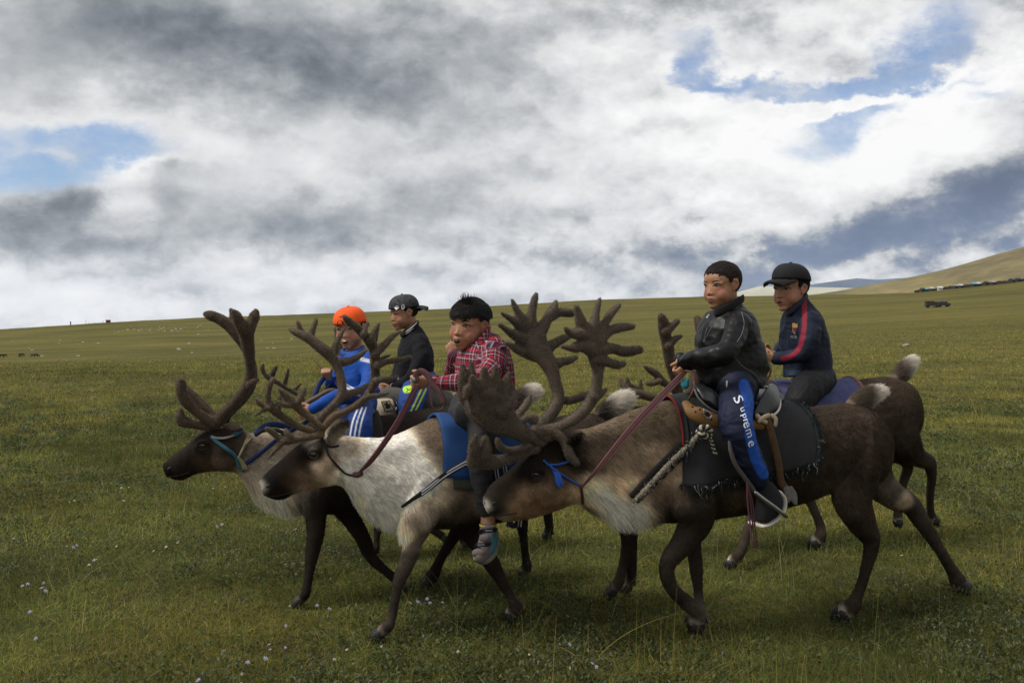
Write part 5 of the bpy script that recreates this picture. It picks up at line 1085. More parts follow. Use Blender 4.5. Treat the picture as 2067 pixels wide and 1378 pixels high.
shoe(R1, pl, [((1532, 966), (1556, 972), .032, .29), ((1532, 984), (1572, 994), .038, .29), ((1530, 1008), (1577, 1018), .042, .29), ((1527, 1034), (1564, 1040), .042, .29), ((1527, 1050), (1546, 1054), .03, .29)],
     [(1569, 992, .29), (1577, 1004, .29), (1577, 1024, .29), (1563, 1045, .29), (1546, 1056, .29), (1532, 1060, .29)], M_SHOE, M_SOLE, .036)
shoe(R1, pl, [((1517, 976), (1541, 982), .032, -.28), ((1517, 994), (1557, 1004), .038, -.28), ((1514, 1016), (1558, 1026), .042, -.28), ((1512, 1044), (1540, 1048), .03, -.28)],
     [(1556, 1002, -.28), (1560, 1024, -.28), (1540, 1048, -.28), (1518, 1056, -.28)], M_SHOE, M_SOLE, .036)

# --- boy in plaid on the white-necked reindeer
pl = PL2
hf = head_frame(pl.P(946, 656, 0), rad(32), rad(4), rad(-6), hsc(pl, 946, 656, 101))
n2 = [(998, 706, 26, .14), (996, 740, 25, .20), (968, 770, 23, .24), (930, 772, 18, .22), (896, 772, 14, .18), (872, 770, 12, .15)]
f2 = [(945, 712, 22, -.14), (925, 745, 22, -.20), (918, 752, 20, -.22), (919, 730, 17, -.14), (920, 717, 15, -.10)]
l2 = [(985, 835, 36, .09), (978, 865, 36, .19), (974, 905, 30, .25), (972, 945, 25, .25), (977, 990, 20, .24), (983, 1030, 18, .22)]
l2f = [(945, 835, 36, -.10), (935, 870, 36, -.22), (940, 910, 30, -.28), (950, 950, 25, -.28), (960, 1000, 20, -.28), (966, 1030, 18, -.27)]
hd = hand_pieces(pl.P(868, 769, .145), -pl.u + UP * -.15, UP + pl.n * .25, .92, (1.25, 1.5, .9), .15) + hand_pieces(pl.P(921, 732, -.09), UP * 1.0 - CAMR * .34, CAMR * 1. + UP * .3, .74, (.10, .18, .15), 1.1)
kk = np.linalg.norm(pl.P(983, 1070, 0.220) - CAM) / F
ft = [tube([pl.P(984, 1010, 0.220), pl.P(985, 1045, 0.220), pl.P(985, 1066, 0.220)], np.array([17, 14.5, 15]) * kk, seg=14, sub=4),
      tube([pl.P(985, 1064, 0.220), pl.P(984, 1084, 0.250), pl.P(977, 1108, 0.300), pl.P(970, 1122, 0.340)], np.array([14, 15, 16, 13]) * kk, np.array([15, 13, 12, 11]) * kk, pl.n, seg=14, sub=4)]
R2 = person('boy with spiky black hair in a red plaid shirt, raising one hand to his mouth', pl, (955, 832), hf, (965, 720), [n2, f2], [hd], [l2, l2f], ft, .010, .66)
hair_cap(hf, R2, lambda l: l[:, 2] > np.where(l[:, 0] > .03, .036 + .16 * np.clip(np.abs(l[:, 1]) - .02, 0, 1) * (l[:, 0] < .06), np.where(l[:, 0] > .0, .036, .034)), .009, .016, 7000, comb=(.75, .15, -.75), lift=.06, spike=((.042, .012, .110), (.018, .022, .016), .036))
# clipped sides
hair_cap(hf, R2, lambda l: (l[:, 2] > np.where(l[:, 0] > -.02, .018, -.055)) & (l[:, 2] < .05) & (l[:, 0] < .025), -.0002, .003, 1800, col=(.05, .038, .03))
tj, A_, B_, w_ = torso(pl, [((946, 692), (982, 664), .052, 0), ((938, 700), (1000, 676), .09, 0), ((930, 716), (1014, 694), .15, 0), ((926, 745), (1027, 730), .165, 0), ((926, 780), (1034, 770), .165, 0), ((930, 815), (1036, 805), .165, 0), ((934, 845), (1032, 840), .165, 0)])
def m_plaid():
    m = bpy.data.materials.new('plaid'); m.use_nodes = True; nt = m.node_tree; nt.nodes.clear(); N = NT(nt)
    p = N.n('ShaderNodeBsdfPrincipled'); out = N.n('ShaderNodeOutputMaterial'); N.l.new(p.outputs[0], out.inputs[0]); p.inputs['Roughness'].default_value = .85; p.inputs['Specular IOR Level'].default_value = .2
    cols = []
    for an in ('pu', 'pv'):
        a = N.n('ShaderNodeAttribute'); a.attribute_name = an; f = N.m('FRACT', N.m('MULTIPLY', a.outputs['Fac'], 1 / .062))
        R_, D_, Wt, Nv = (.27, .012, .024), (.11, .007, .015), (.42, .42, .46), (.014, .015, .038)
        cols.append(N.ramp(f, [(0, R_), (.16, Nv), (.30, R_), (.34, Wt), (.41, R_), (.54, D_), (.68, Wt), (.745, Nv), (.88, R_)], 'CONSTANT'))
    c = N.mix(.5, cols[0], cols[1]); N.l.new(c, p.inputs['Base Color'])
    t = N.n('ShaderNodeTexCoord').outputs['Object']; b = N.n('ShaderNodeBump'); b.inputs['Distance'].default_value = .001; N.l.new(N.noise(t, 600, 3, .6), b.inputs['Height']); N.l.new(b.outputs[0], p.inputs['Normal'])
    return m
me = remesh([tj, sleeve(n2), sleeve(f2)], .0058, 4); co, no = get_co(me), get_no(me); co = folds(co, no, .013, 6.5, (1, 1, 1.2), 1.2); set_co(me, co); no = get_no(me)
def plaid_uv(co, chains, ax_pts):
    best = np.full(len(co), 1e9); u = np.zeros(len(co)); v = np.zeros(len(co))
    c = (A_ + B_) / 2; tq = np.linalg.norm((co - c.mean(0)) - UP * ((co - c.mean(0)) @ UP)[:, None], axis=1)
    ang = np.arctan2((co - c.mean(0)) @ pl.n, (co - c.mean(0)) @ pl.u); u[:] = ang * .15; v[:] = co[:, 2] + .10 * ((co - c.mean(0)) @ pl.u); best[:] = np.maximum(tq - .10, 0) + .035
    for ch in chains:
        P, R = chain(pl, ch); s0 = 0
        for i, (a, b) in enumerate(zip(P[:-1], P[1:])):
            ab = b - a; L = np.linalg.norm(ab); t = np.clip(((co - a) @ ab) / L ** 2, 0, 1); q = co - a - t[:, None] * ab; dd = np.linalg.norm(q, axis=1)
            k = dd < best if i > 0 else (dd < best) & (t > .35)
            T = ab / L; S = unit(pl.n - T * (pl.n @ T)); U_ = np.cross(S, T)
            best[k] = dd[k]; u[k] = np.arctan2(q[k] @ S, q[k] @ U_) * .055; v[k] = s0 + t[k] * L; s0 += L
    return u, v
u_, v_ = plaid_uv(co, [n2, f2], None); set_attr(me, 'pu', u_, 'FLOAT'); set_attr(me, 'pv', v_ + 5, 'FLOAT')
S2 = put('shirt', me, m_plaid(), R2)
cm = remesh([tube([pl.P(953, 700, .03), pl.P(966, 697, .075), pl.P(980, 680, .075), pl.P(984, 664, .03), pl.P(984, 662, -.03), pl.P(965, 680, -.07), pl.P(948, 696, -.04)], .012, .024, (0, 0, 1), seg=10, sub=5),
  loft(np.array([pl.P(956, 690, .07), pl.P(962, 700, .10), pl.P(958, 713, .13)]), np.array([pl.P(976, 678, .075), pl.P(978, 690, .10), pl.P(960, 716, .13)]), np.array([.006, .006, .003]), pl.n, seg=10)], .004, 2)
cco = get_co(cm); set_attr(cm, 'pu', (cco @ pl.u) * 1.2, 'FLOAT'); set_attr(cm, 'pv', cco[:, 2] * 1.2, 'FLOAT'); put('collar', cm, bpy.data.materials['plaid'], S2)
for ch in (n2, f2):
    P, R = chain(pl, ch); cf = remesh([tube([P[-1] + (P[-2] - P[-1]) * .5, P[-1]], R[-1] * 1.16, seg=16, sub=3, round_end=(False, False))], .004, 1); cco = get_co(cf); set_attr(cf, 'pu', cco @ pl.u, 'FLOAT'); set_attr(cf, 'pv', cco[:, 2], 'FLOAT'); put('cuff', cf, bpy.data.materials['plaid'], S2)
garment('trousers', [leg_cloth(l2), leg_cloth(l2f), tube([pl.P(955, 835, .1), pl.P(955, 828, 0), pl.P(950, 835, -.1)], [.09, .11, .09], seg=16, sub=4)], .0055, M_CLOTH, R2, (.040, .038, .042), .008, 10)
M_SOCK = mat('grey_sock', (.13, .105, .10), .95, vary=.2, vscale=300, bump=.001, bscale=700); M_SAND = mat('teal_sandal', (.045, .15, .20), .6, vary=.2, vscale=90); M_STRAP = mat('black_strap', (.012, .012, .016), .75); M_YEL = mat('yellow_trim', (.55, .42, .05), .8)
sock = put('sock', remesh([tube([pl.P(985, 1060, 0.220), pl.P(985, 1070, 0.225)], np.array([16.5, 16.5]) * kk, seg=14, sub=3), tube([pl.P(985, 1066, 0.225), pl.P(984, 1086, 0.255), pl.P(977, 1110, 0.305), pl.P(970, 1122, 0.345)], np.array([16, 17, 18, 15]) * kk, np.array([17, 15, 13.5, 12]) * kk, pl.n, seg=14, sub=4)], .004, 2), M_SOCK, R2)
put('trim', tube([pl.P(985, 1057.5, 0.220), pl.P(985, 1061, 0.220)], 17.2 * kk, seg=18, sub=2, round_end=(False, False)), M_YEL, sock)
sd = put('sandal', remesh([loft(np.array([pl.P(982, 1072, 0.258), pl.P(979, 1090, 0.285), pl.P(970, 1112, 0.328), pl.P(962, 1127, 0.352)]), np.array([pl.P(1002, 1070, 0.210), pl.P(1003, 1092, 0.230), pl.P(996, 1112, 0.270), pl.P(984, 1126, 0.310)]), np.array([.032, .036, .034, .022]), pl.n, seg=14, sub=4)], .004, 2), M_SAND, R2)
put('instep', ellip(pl.P(979, 1086, .305), [CAMR * 11 * kk, pl.n * .014, UP * 9 * kk], 14, 9), M_SOCK, sd); put('toe', ellip(pl.P(966, 1116, .355), [CAMR * 13 * kk, pl.n * .016, UP * 9 * kk], 14, 9), M_SOCK, sd)
put('sole', tube([pl.P(998, 1074, 0.185), pl.P(999, 1096, 0.210), pl.P(990, 1120, .27), pl.P(970, 1130, 0.330), pl.P(962, 1127, 0.345)], np.array([8, 8, 8, 8, 6]) * kk, np.array([10, 11, 12, 11, 8]) * kk, pl.n, seg=12, sub=5), mat('pale_sole', (.17, .16, .135), .8), sd)
for (ya, xa, xb, sa, rr_) in ((1070, 969, 1002, .24, 4.6), (1099, 960, 990, .30, 4.2)):
    put('strap', tube([pl.P(xa, ya + 3, sa + .0), pl.P(xa + 6, ya, sa + .05), pl.P((xa + xb) / 2, ya, sa + .065), pl.P(xb - 5, ya - 1, sa + .05), pl.P(xb, ya - 2, sa)], rr_ * kk, .004, pl.n, seg=10, sub=5), M_STRAP, sd)
    text_on(sd, 'lettering', 'sport', 6.5 * kk, pl.P((xa + xb) / 2 + (1 if ya < 1080 else -4), ya, sa + .078), CAMR, UP, mat('grey_print', (.3, .3, .32), .7), None, ext=.0006)
put('shoe', remesh([tube([pl.P(966, 1030, -.27), pl.P(966, 1060, -.27)], [.03, .03], seg=12, sub=2), tube([pl.P(970, 1060, -.27), pl.P(945, 1080, -.27)], [.036, .03], seg=12, sub=3)], .006, 2), M_SAND, R2)

# --- boy in the orange cap on the leading reindeer
pl = PL3
hf = head_frame(pl.P(706, 664, 0), rad(13), rad(6), rad(4), hsc(pl, 706, 664, 80))
n3 = [(742, 728, 19, .12), (748, 760, 19, .18), (735, 792, 17, .22), (690, 800, 15, .24), (655, 812, 13, .26), (634, 824, 11, .26)]
f3 = [(698, 726, 18, -.12), (684, 765, 18, -.18), (676, 790, 16, -.22), (668, 780, 13, -.16), (666, 768, 11, -.12)]
l3 = [(722, 818, 30, .10), (722, 838, 31, .20), (724, 866, 28, .275), (726, 905, 24, .28), (736, 942, 20, .28), (746, 968, 13, .27)]
l3f = [(712, 818, 30, -.10), (705, 842, 30, -.20), (708, 880, 27, -.26), (722, 915, 22, -.26), (736, 945, 18, -.26), (744, 965, 13, -.26)]
hd = hand_pieces(pl.P(632, 826, .26), -pl.u * 1. + UP * -.35, UP, .8, (.9, 1.2, .8), .5) + hand_pieces(pl.P(666, 770, -.12), UP * .6 - pl.u * .3 + pl.n * .4, -CAMR + UP * .2, .8, (1.2, 1.5, .9), .2, flip=-1)
R3 = person('boy in a bright orange backward cap and blue striped tracksuit, holding a stick', pl, (718, 815), hf, (714, 726), [n3, f3], [hd], [l3, l3f], (), .007, .7, True)
M_ORANGE = mat('orange_cap', (.80, .095, .012), .8, vary=.08, vscale=60, bump=.0006, bscale=500)
hair_cap(hf, R3, lambda l: (l[:, 2] > np.where(l[:, 0] > .02, .045, -.03)) & (l[:, 2] < .055), .0, .006, 1500)
cap, Wc, c0 = cap_on(hf, R3, M_ORANGE, -1., -.03, .080, zb=.034)
M_BLKP = mat('black_print', (.012, .012, .014), .7)
bvc = bvh_obj(cap)
def decal(parent, name, poly, m, hfW, axes, bv, th=.0012):          # flat print laid on the cloth
    V0 = [hfW(*p) for p in poly]; out = []
    for q in V0:
        h = bv.ray_cast(Vector(q + axes * .2), Vector(-axes)); out.append((np.array(h[0]) if h[0] is not None else q) + axes * th)
    n = len(out); c = np.mean(out, 0)
    put(name, (np.array(out), [tuple(range(n))]), m, parent, False)
ax = hf[1][:, 0]
decal(cap, 'emblem', [(.1, -.022, .072), (.1, -.008, .074), (.1, .006, .081), (.1, .020, .085), (.1, .004, .077), (.1, .010, .070), (.1, -.002, .073), (.1, -.010, .068)], M_BLKP, hf[0], ax, bvc)
decal(cap, 'opening', [(.1, -.030, .036), (.1, -.030, .046), (.1, -.018, .054), (.1, -.004, .054), (.1, .008, .046), (.1, .008, .036)], mat('hair_mass_10'), hf[0], ax, bvc)
for y, z in ((-.004, .094), (.034, .078), (-.044, .074)): put('eyelet', ellip(Wc([[c0[0] + .052, y, z + .002]])[0], np.eye(3) * .0022, 8, 5), M_BLKP, cap)
tj, *_ = torso(pl, [((692, 708), (732, 702), .06, 0), ((690, 716), (742, 710), .10, 0), ((686, 732), (752, 728), .135, 0), ((684, 762), (756, 760), .14, 0), ((684, 795), (754, 795), .14, 0), ((690, 822), (748, 824), .14, 0)])
BLU = np.array((.009, .066, .33)); WH = np.array((.72, .73, .76))
def paint(co, no, c):
    dk = stripe(pl, co, no, [(695, 806), (720, 815), (750, 800)], 14)[:, None] * .75; c = c * (1 - dk) + np.array((.008, .02, .10)) * dk
    for d in (0, 6): 
        m = stripe(pl, co, no, [(688, 770 + d), (705, 779 + d), (726, 792 + d)], 1.4)[:, None]; c = c * (1 - m) + WH * m
    for pts in ([(726, 722), (748, 727)], [(727, 726), (748, 731)]):
        m = stripe(pl, co, no, pts, 1.4)[:, None]; c = c * (1 - m) + WH * m
    return c
J3 = garment('jacket', [tj, sleeve(n3), sleeve(f3)], .0058, M_SILK, R3, BLU, .013, 6.5, paint=paint)
put('collar', remesh([tube([pl.P(690, 712, .0), pl.P(700, 717, .06), pl.P(722, 713, .075), pl.P(734, 703, .0), pl.P(722, 706, -.07), pl.P(698, 708, -.06), pl.P(690, 712, .0)], .011, .018, (0, 0, 1), seg=10, sub=5)], .004, 2), mat('blue_collar', tuple(BLU * .7), .6), J3)
def paint(co, no, c):
    for dx in (0, 9, 18):
        m = stripe(pl, co, no, [(723 + dx * .9, 822), (712 + dx, 850), (706 + dx, 882), (700 + dx, 920)], 1.5)[:, None]; c = c * (1 - m) + WH * m
    return c
garment('trousers', [leg_cloth(l3), leg_cloth(l3f), tube([pl.P(720, 818, .1), pl.P(720, 812, 0), pl.P(715, 818, -.1)], [.08, .10, .08], seg=16, sub=4)], .0042, M_SILK, R3, (.012, .048, .23), .006, 10, paint=paint)
for sgn, xx in ((.27, 744), (-.26, 742)): put('shoe', remesh([tube([pl.P(xx + 4, 968, sgn), pl.P(xx - 2, 984, sgn), pl.P(xx - 20, 994, sgn)], [.036, .04, .03], seg=12, sub=4)], .006, 2), M_SHOE, R3)

# --- boy in the grey backward cap on the hidden reindeer
pl = PL4
hf = head_frame(pl.P(814, 632, 0), rad(60), rad(10), 0, hsc(pl, 814, 632, 66))
n4 = [(848, 688, 17, .12), (850, 725, 17, .18), (832, 762, 15, .20), (808, 778, 12, .12), (793, 784, 10, .06)]
f4 = [(826, 688, 16, -.12), (815, 730, 16, -.17), (802, 760, 13, -.12), (788, 776, 10, -.02)]
l4 = [(845, 772, 28, .10), (838, 788, 28, .20), (830, 815, 26, .27), (832, 860, 20, .28), (838, 905, 16, .27)]
l4f = [(840, 772, 26, -.10), (830, 790, 26, -.20), (824, 820, 24, -.26), (828, 860, 19, -.26), (834, 900, 15, -.26)]
hd = hand_pieces(pl.P(791, 785, .06), -pl.u + UP * -.35, UP + pl.n * .3, .75, (1.2, 1.5, .9), .2) + hand_pieces(pl.P(787, 778, -.02), -pl.u + UP * -.3, UP - pl.n * .3, .75, (1.2, 1.5, .9), .2, flip=-1)
R4 = person('boy in a grey backward cap and black bomber jacket, looking down while riding', pl, (845, 775), hf, (836, 690), [n4, f4], [hd], [l4, l4f], (), 0, .45)
M_CAMO = mat('grey_camo', (.040, .042, .044), .9, vary=1.6, vscale=55, bump=.0006, bscale=500)
hair_cap(hf, R4, lambda l: (l[:, 2] > np.where(l[:, 0] > .03, .045, np.where(l[:, 0] > -.03, .012, -.04))) & (l[:, 2] < .055), .0, .006, 1500)
cap, Wc, c0 = cap_on(hf, R4, M_CAMO, -1., .02, .082, zb=.034)
bvc = bvh_obj(cap); sd_ = hf[1][:, 1]; fwd = hf[1][:, 0]
axd = unit(sd_ * .8 + fwd * .6)
def capdecal(name, cx, cz, poly, m):
    o = hf[0](.056, .07, .034 + cz); rt = np.cross(UP, axd); V0 = [o + rt * (cx + a) + UP * b for a, b in poly]; out = []
    for q in V0:
        h = bvc.ray_cast(Vector(q + axd * .2), Vector(-axd)); out.append((np.array(h[0]) if h[0] is not None else q) + axd * .0016)
    put(name, (np.array(out), [tuple(range(len(out)))]), m, cap, False)
M_WPR = mat('white_badge', (.62, .62, .62), .6)
capdecal('badge', -.012, .010, [(-.015, 0), (-.001, -.013), (.014, 0), (.004, .012)], M_WPR); capdecal('badge_mark', -.010, .011, [(-.004, 0), (.004, -.004), (.008, .002), (.0, .004)], M_BLKP)
bq = hf[0](.050, .07, .034 + .012); text_on(cap, 'numeral', '0', .040, bq + np.cross(UP, axd) * .020, np.cross(UP, axd), UP, M_WPR, bvc, ext=.0006)
decal(cap, 'opening', [(.1, -.028, .040), (.1, -.026, .056), (.1, -.010, .070), (.1, .012, .070), (.1, .028, .056), (.1, .03, .040)], mat('hair_mass_10'), hf[0], hf[1][:, 0], bvc)
tj, *_ = torso(pl, [((814, 672), (840, 652), .05, 0), ((812, 684), (850, 664), .09, 0), ((806, 704), (862, 684), .13, 0), ((803, 730), (872, 712), .14, 0), ((801, 756), (874, 744), .14, 0), ((804, 776), (868, 768), .14, 0)])
def paint(co, no, c):
    P, R = chain(pl, n4); w2 = np.array((.45, .45, .43))
    for f in (.25, .6): m = (np.abs((co - P[-1]) @ unit(P[-2] - P[-1]) - .03 * f - .004) < .0028) * (np.linalg.norm(co - P[-1], axis=1) < .07); c = c * (1 - m[:, None]) + w2 * m[:, None]
    return c
J4 = garment('jacket', [tj, sleeve(n4), sleeve(f4)], .0058, M_CLOTH, R4, (.011, .011, .014), .012, 7, paint=paint)
def ringpts(dz): return [pl.P(811, 676 + dz, .0), pl.P(817, 674 + dz, .05), pl.P(830, 664 + dz, .065), pl.P(842, 652 + dz, .02), pl.P(842, 652 + dz, -.02), pl.P(828, 662 + dz, -.06), pl.P(815, 672 + dz, -.05), pl.P(811, 676 + dz, .0)]
put('collar', tube(ringpts(0), .010, .014, (0, 0, 1), seg=10, sub=5), mat('rib_knit'), J4)
for dz in (-2.6, 1.2): put('collar_stripe', tube([p + pl.n * (.007 if i in (1, 2, 3) else 0) for i, p in enumerate(ringpts(dz))], .0035, seg=8, sub=5), mat('white_trim', (.6, .6, .58), .8), J4)
def paint(co, no, c):
    for dx in (0, 9):
        m = stripe(pl, co, no, [(851 + dx, 785), (840 + dx, 808), (829 + dx, 832), (826 + dx, 850)], 1.7)[:, None]; c = c * (1 - m) + np.array((.50, .62, .06)) * m
    m = stripe(pl, co, no, [(820, 786), (830, 784)], 7)[:, None]; c = c * (1 - m) + np.array((.45, .72, .04)) * m
    m = stripe(pl, co, no, [(820, 783), (826, 787), (831, 783)], .9)[:, None]; c = c * (1 - m) + np.array((.02, .03, .02)) * m
    m = stripe(pl, co, no, [(824, 786), (821, 791)], .8)[:, None]; c = c * (1 - m) + np.array((.02, .03, .02)) * m
    return c
garment('trousers', [leg_cloth(l4), leg_cloth(l4f), tube([pl.P(848, 772, .1), pl.P(848, 768, 0), pl.P(845, 772, -.1)], [.08, .10, .08], seg=16, sub=4)], .0042, M_SILK, R4, (.014, .05, .22), .006, 10, paint=paint)

# --- boy in the black cap on the back right reindeer
pl = PL5
hf = head_frame(pl.P(1595, 584, 0), rad(55), rad(4), 0, hsc(pl, 1595, 584, 85))
n5 = [(1634, 650, 21, .12), (1634, 688, 21, .17), (1624, 712, 17, .17), (1596, 720, 13.5, .12), (1566, 723, 11, .08)]
f5 = [(1598, 648, 19, -.12), (1592, 685, 18, -.17), (1578, 705, 14, -.12), (1562, 716, 10, -.04)]
l5 = [(1648, 770, 32, .10), (1630, 785, 32, .21), (1612, 815, 29, .27), (1612, 870, 24, .28), (1618, 920, 20, .27)]
l5f = [(1640, 770, 32, -.10), (1620, 790, 32, -.21), (1598, 820, 28, -.27), (1600, 870, 23, -.27), (1606, 915, 19, -.27)]
hd = hand_pieces(pl.P(1562, 724, .08), -pl.u * 1. + UP * .25, UP + pl.n * .2, .85, (1.2, 1.5, .9), .2) + hand_pieces(pl.P(1556, 712, -.03), -pl.u + UP * .1, UP - pl.n * .2, .85, (1.2, 1.5, .9), .2, flip=-1)
R5 = person('boy in a black peaked cap and navy track jacket with red sleeve stripe, riding', pl, (1640, 772), hf, (1620, 650), [n5, f5], [hd], [l5, l5f], (), .004, .5)
M_BCAP = mat('black_cap', (.011, .011, .012), .85, vary=.2, vscale=90, bump=.0006, bscale=500)
hair_cap(hf, R5, lambda l: (l[:, 2] > np.where(l[:, 0] > .03, .045, np.where(l[:, 0] > -.0, .008, -.03))) & (l[:, 2] < .055), .001, .008, 1800)
cap_on(hf, R5, M_BCAP, 1., .12, .080, zb=.042, brim_len=.070)
tj, *_ = torso(pl, [((1590, 626), (1624, 598), .055, 0), ((1586, 636), (1632, 612), .09, 0), ((1584, 654), (1645, 630), .135, 0), ((1583, 685), (1660, 664), .15, 0), ((1585, 715), (1667, 705), .15, 0), ((1590, 735), (1669, 730), .15, 0), ((1588, 760), (1670, 757), .155, 0)])
MAR = np.array((.20, .012, .028))
def paint(co, no, c):
    m = stripe(pl, co, no, [(1623, 606), (1624, 640), (1620, 680), (1612, 704), (1596, 719), (1580, 724)], 5)[:, None]; c = c * (1 - m) + MAR * m
    m = np.clip((co[:, 2] < pl.P(1630, 745, 0)[2]), 0, 1)[:, None] * .6; c = c * (1 - m) + np.array((.035, .06, .10)) * m
    return c
J5 = garment('jacket', [tj, sleeve(n5), sleeve(f5)], .0052, M_SILK, R5, (.008, .012, .026), .014, 6, paint=paint)
put('collar', remesh([tube([pl.P(1588, 632, .0), pl.P(1594, 630, .055), pl.P(1612, 614, .07), pl.P(1627, 598, .02), pl.P(1627, 598, -.02), pl.P(1608, 614, -.06), pl.P(1592, 628, -.055), pl.P(1588, 632, .0)], .011, .018, (0, 0, 1), seg=10, sub=5)], .004, 2), mat('navy_collar', (.012, .016, .032), .7), J5)
bvJ = bvh_obj(J5); kq = np.linalg.norm(pl.P(1604, 662, .15) - CAM) / F
def crest(name, poly, m, off):
    out = []
    for x, y in poly:
        d = unit(pl.P(x, y, .1) - CAM); h = bvJ.ray_cast(Vector(CAM), Vector(d)); out.append(np.array(h[0]) - d * off if h[0] is not None else pl.P(x, y, .16))
    put(name, (np.array(out), [tuple(range(len(out)))]), m, J5, False)
crest('crest', [(1599, 653), (1603, 651), (1607, 654), (1610, 652), (1609, 666), (1605, 675), (1600, 669)], mat('crest_gold', (.40, .22, .07), .6), .004)
crest('crest_band', [(1600, 661), (1609, 661), (1608, 666), (1605, 673), (1601, 668)], mat('crest_navy', (.03, .02, .07), .6), .006)
crest('crest_band', [(1602.5, 661.5), (1604.5, 661.5), (1604.5, 671), (1603, 669)], mat('crest_red', (.22, .02, .03), .6), .007)
k5 = kq; text_on(J5, 'lettering', 'FCB', 7 * kq, pl.P(1602, 680, .2), CAMR, UP, mat('pale_print', (.35, .34, .38), .7), bvJ, ext=.0006)
garment('trousers', [leg_cloth(l5), leg_cloth(l5f), tube([pl.P(1650, 772, .1), pl.P(1650, 766, 0), pl.P(1645, 772, -.1)], [.09, .11, .09], seg=16, sub=4)], .0058, M_SILK, R5, (.006, .006, .007), .008, 10)
# ------------------------------------------------------------------ saddlery: things that lie on or hang from the animals
def onto(bv, p, off=.008):                    # nearest the seen side of the animal, standing off the coat
    d = unit(np.asarray(p) - CAM); h = bv.ray_cast(Vector(CAM), Vector(d))
    return np.array(h[0]) + np.array(h[1]) * off if h[0] is not None else np.asarray(p)
def hug(d, pts, off=.010, s=.12, sub=5):       # px line laid on the animal's coat
    Q = cr(np.array([p[:2] for p in pts], float), sub); P = np.array([onto(d.bvh, d.pl.P(x, y, s), off) for x, y in Q])
    for _ in range(2): P[1:-1] = (P[:-2] + 2 * P[1:-1] + P[2:]) / 4
    return P
def drape(d, front, back, nth, nx, off, th0, th1, z_c=None, thick=.010, jag=0.):
    """cloth over the back. front/back: px x of the edge as a function of drop angle (0 top .. 1 lower edge)"""
    pl = d.pl; rows = []
    mids = (d.T + d.B) / 2; mpx = to_px(mids)
    for i, q in enumerate(np.linspace(-1, 1, nth)):
        row = []
        for j, t in enumerate(np.linspace(0, 1, nx)):
            a = abs(q); x = front(a) * (1 - t) + back(a) * t
            c = np.array([np.interp(x, mpx[:, 0], mids[:, k]) for k in range(3)])
            lim = (th0 * (1 - t) + th1 * t) + (jag * (vnoise(np.array([[x * .13, q, 3.]]))[0] - .5) if a > .97 else 0)
            ang = q * lim
            dirv = pl.n * math.sin(ang) + np.array([0, 0, 1.]) * math.cos(ang)
            h = d.bvh.ray_cast(Vector(c + dirv * 1.2), Vector(-dirv))
            p = np.array(h[0]) if h[0] is not None and h[3] < 1.2 else c + dirv * .22
            wr = (1 - abs(2 * vnoise(np.array([[x * .018 + q * 1.2, q * 2.2, 7.7]]))[0] - 1)) ** 2 * .016 + (vnoise(np.array([[x * .05, q * 7, 1.3]]))[0] - .5) * .008
            row.append(p + dirv * (off + wr))
        rows.append(row)
    A = np.array(rows)
    for _ in range(3):
        A[1:-1] = (A[:-2] + 2 * A[1:-1] + A[2:]) / 4; A[:, 1:-1] = (A[:, :-2] + 2 * A[:, 1:-1] + A[:, 2:]) / 4
    m, n, _ = A.shape; nn = unit(np.cross(np.gradient(A, axis=0), np.gradient(A, axis=1)))
    c = A.mean((0, 1)); sg = np.sign(((A - c) * nn).sum(-1).mean()) or 1.
    inner = A - nn * sg * thick
    V_ = np.vstack([A.reshape(-1, 3), inner.reshape(-1, 3)]); N_ = m * n; f = []
    for i in range(m - 1):
        for j in range(n - 1):
            a, b, e, g = i * n + j, i * n + j + 1, (i + 1) * n + j + 1, (i + 1) * n + j
            f.append((a, b, e, g)); f.append((g + N_, e + N_, b + N_, a + N_))
    rim = [(0 * n + j) for j in range(n)] + [i * n + n - 1 for i in range(1, m)] + [(m - 1) * n + j for j in range(n - 2, -1, -1)] + [i * n for i in range(m - 2, 0, -1)]
    for a, b in zip(rim, rim[1:] + rim[:1]): f.append((b, a, a + N_, b + N_))
    return A, (V_, f)
M_FELT = mat('black_felt', (.022, .022, .024), .95, vary=.3, vscale=25, bump=.0015, bscale=260)
M_EDGE = mat('frayed_edge', (.018, .027, .028), .95, vary=.5, vscale=70)
M_REDF = mat('red_lining', (.17, .020, .018), .9)
M_WOOD = mat('yellow_wood', (.15, .072, .018), .6, vary=.35, vscale=30, bump=.0008, bscale=90, spec=.4, stretch=(1, 1, 5))
M_SADL = mat('saddle_leather', (.012, .012, .013), .38, vary=.25, vscale=40, bump=.0008, bscale=200, spec=.5)
M_PIPEW = mat('pale_piping', (.42, .40, .37), .6)
M_BRSTRAP = mat('brown_strap', (.085, .045, .022), .9, vary=.5, vscale=60, bump=.002, bscale=200)
M_ROPEL = mat('pale_rope', (.36, .32, .25), .9, vary=.3, vscale=150, bump=.001, bscale=400)
M_ROPED = mat('dark_rope', (.018, .016, .015), .95)
M_STEEL = mat('stirrup_steel', (.30, .30, .30), .45, metal=1., vary=.2, vscale=60)
M_PINK = mat('maroon_cord', (.15, .06, .066), .85, vary=.25, vscale=200); M_PINK2 = mat('rose_cord', (.24, .12, .122), .85, vary=.2, vscale=200); M_MARN = mat('maroon_webbing', (.105, .042, .048), .85, vary=.2, vscale=200)
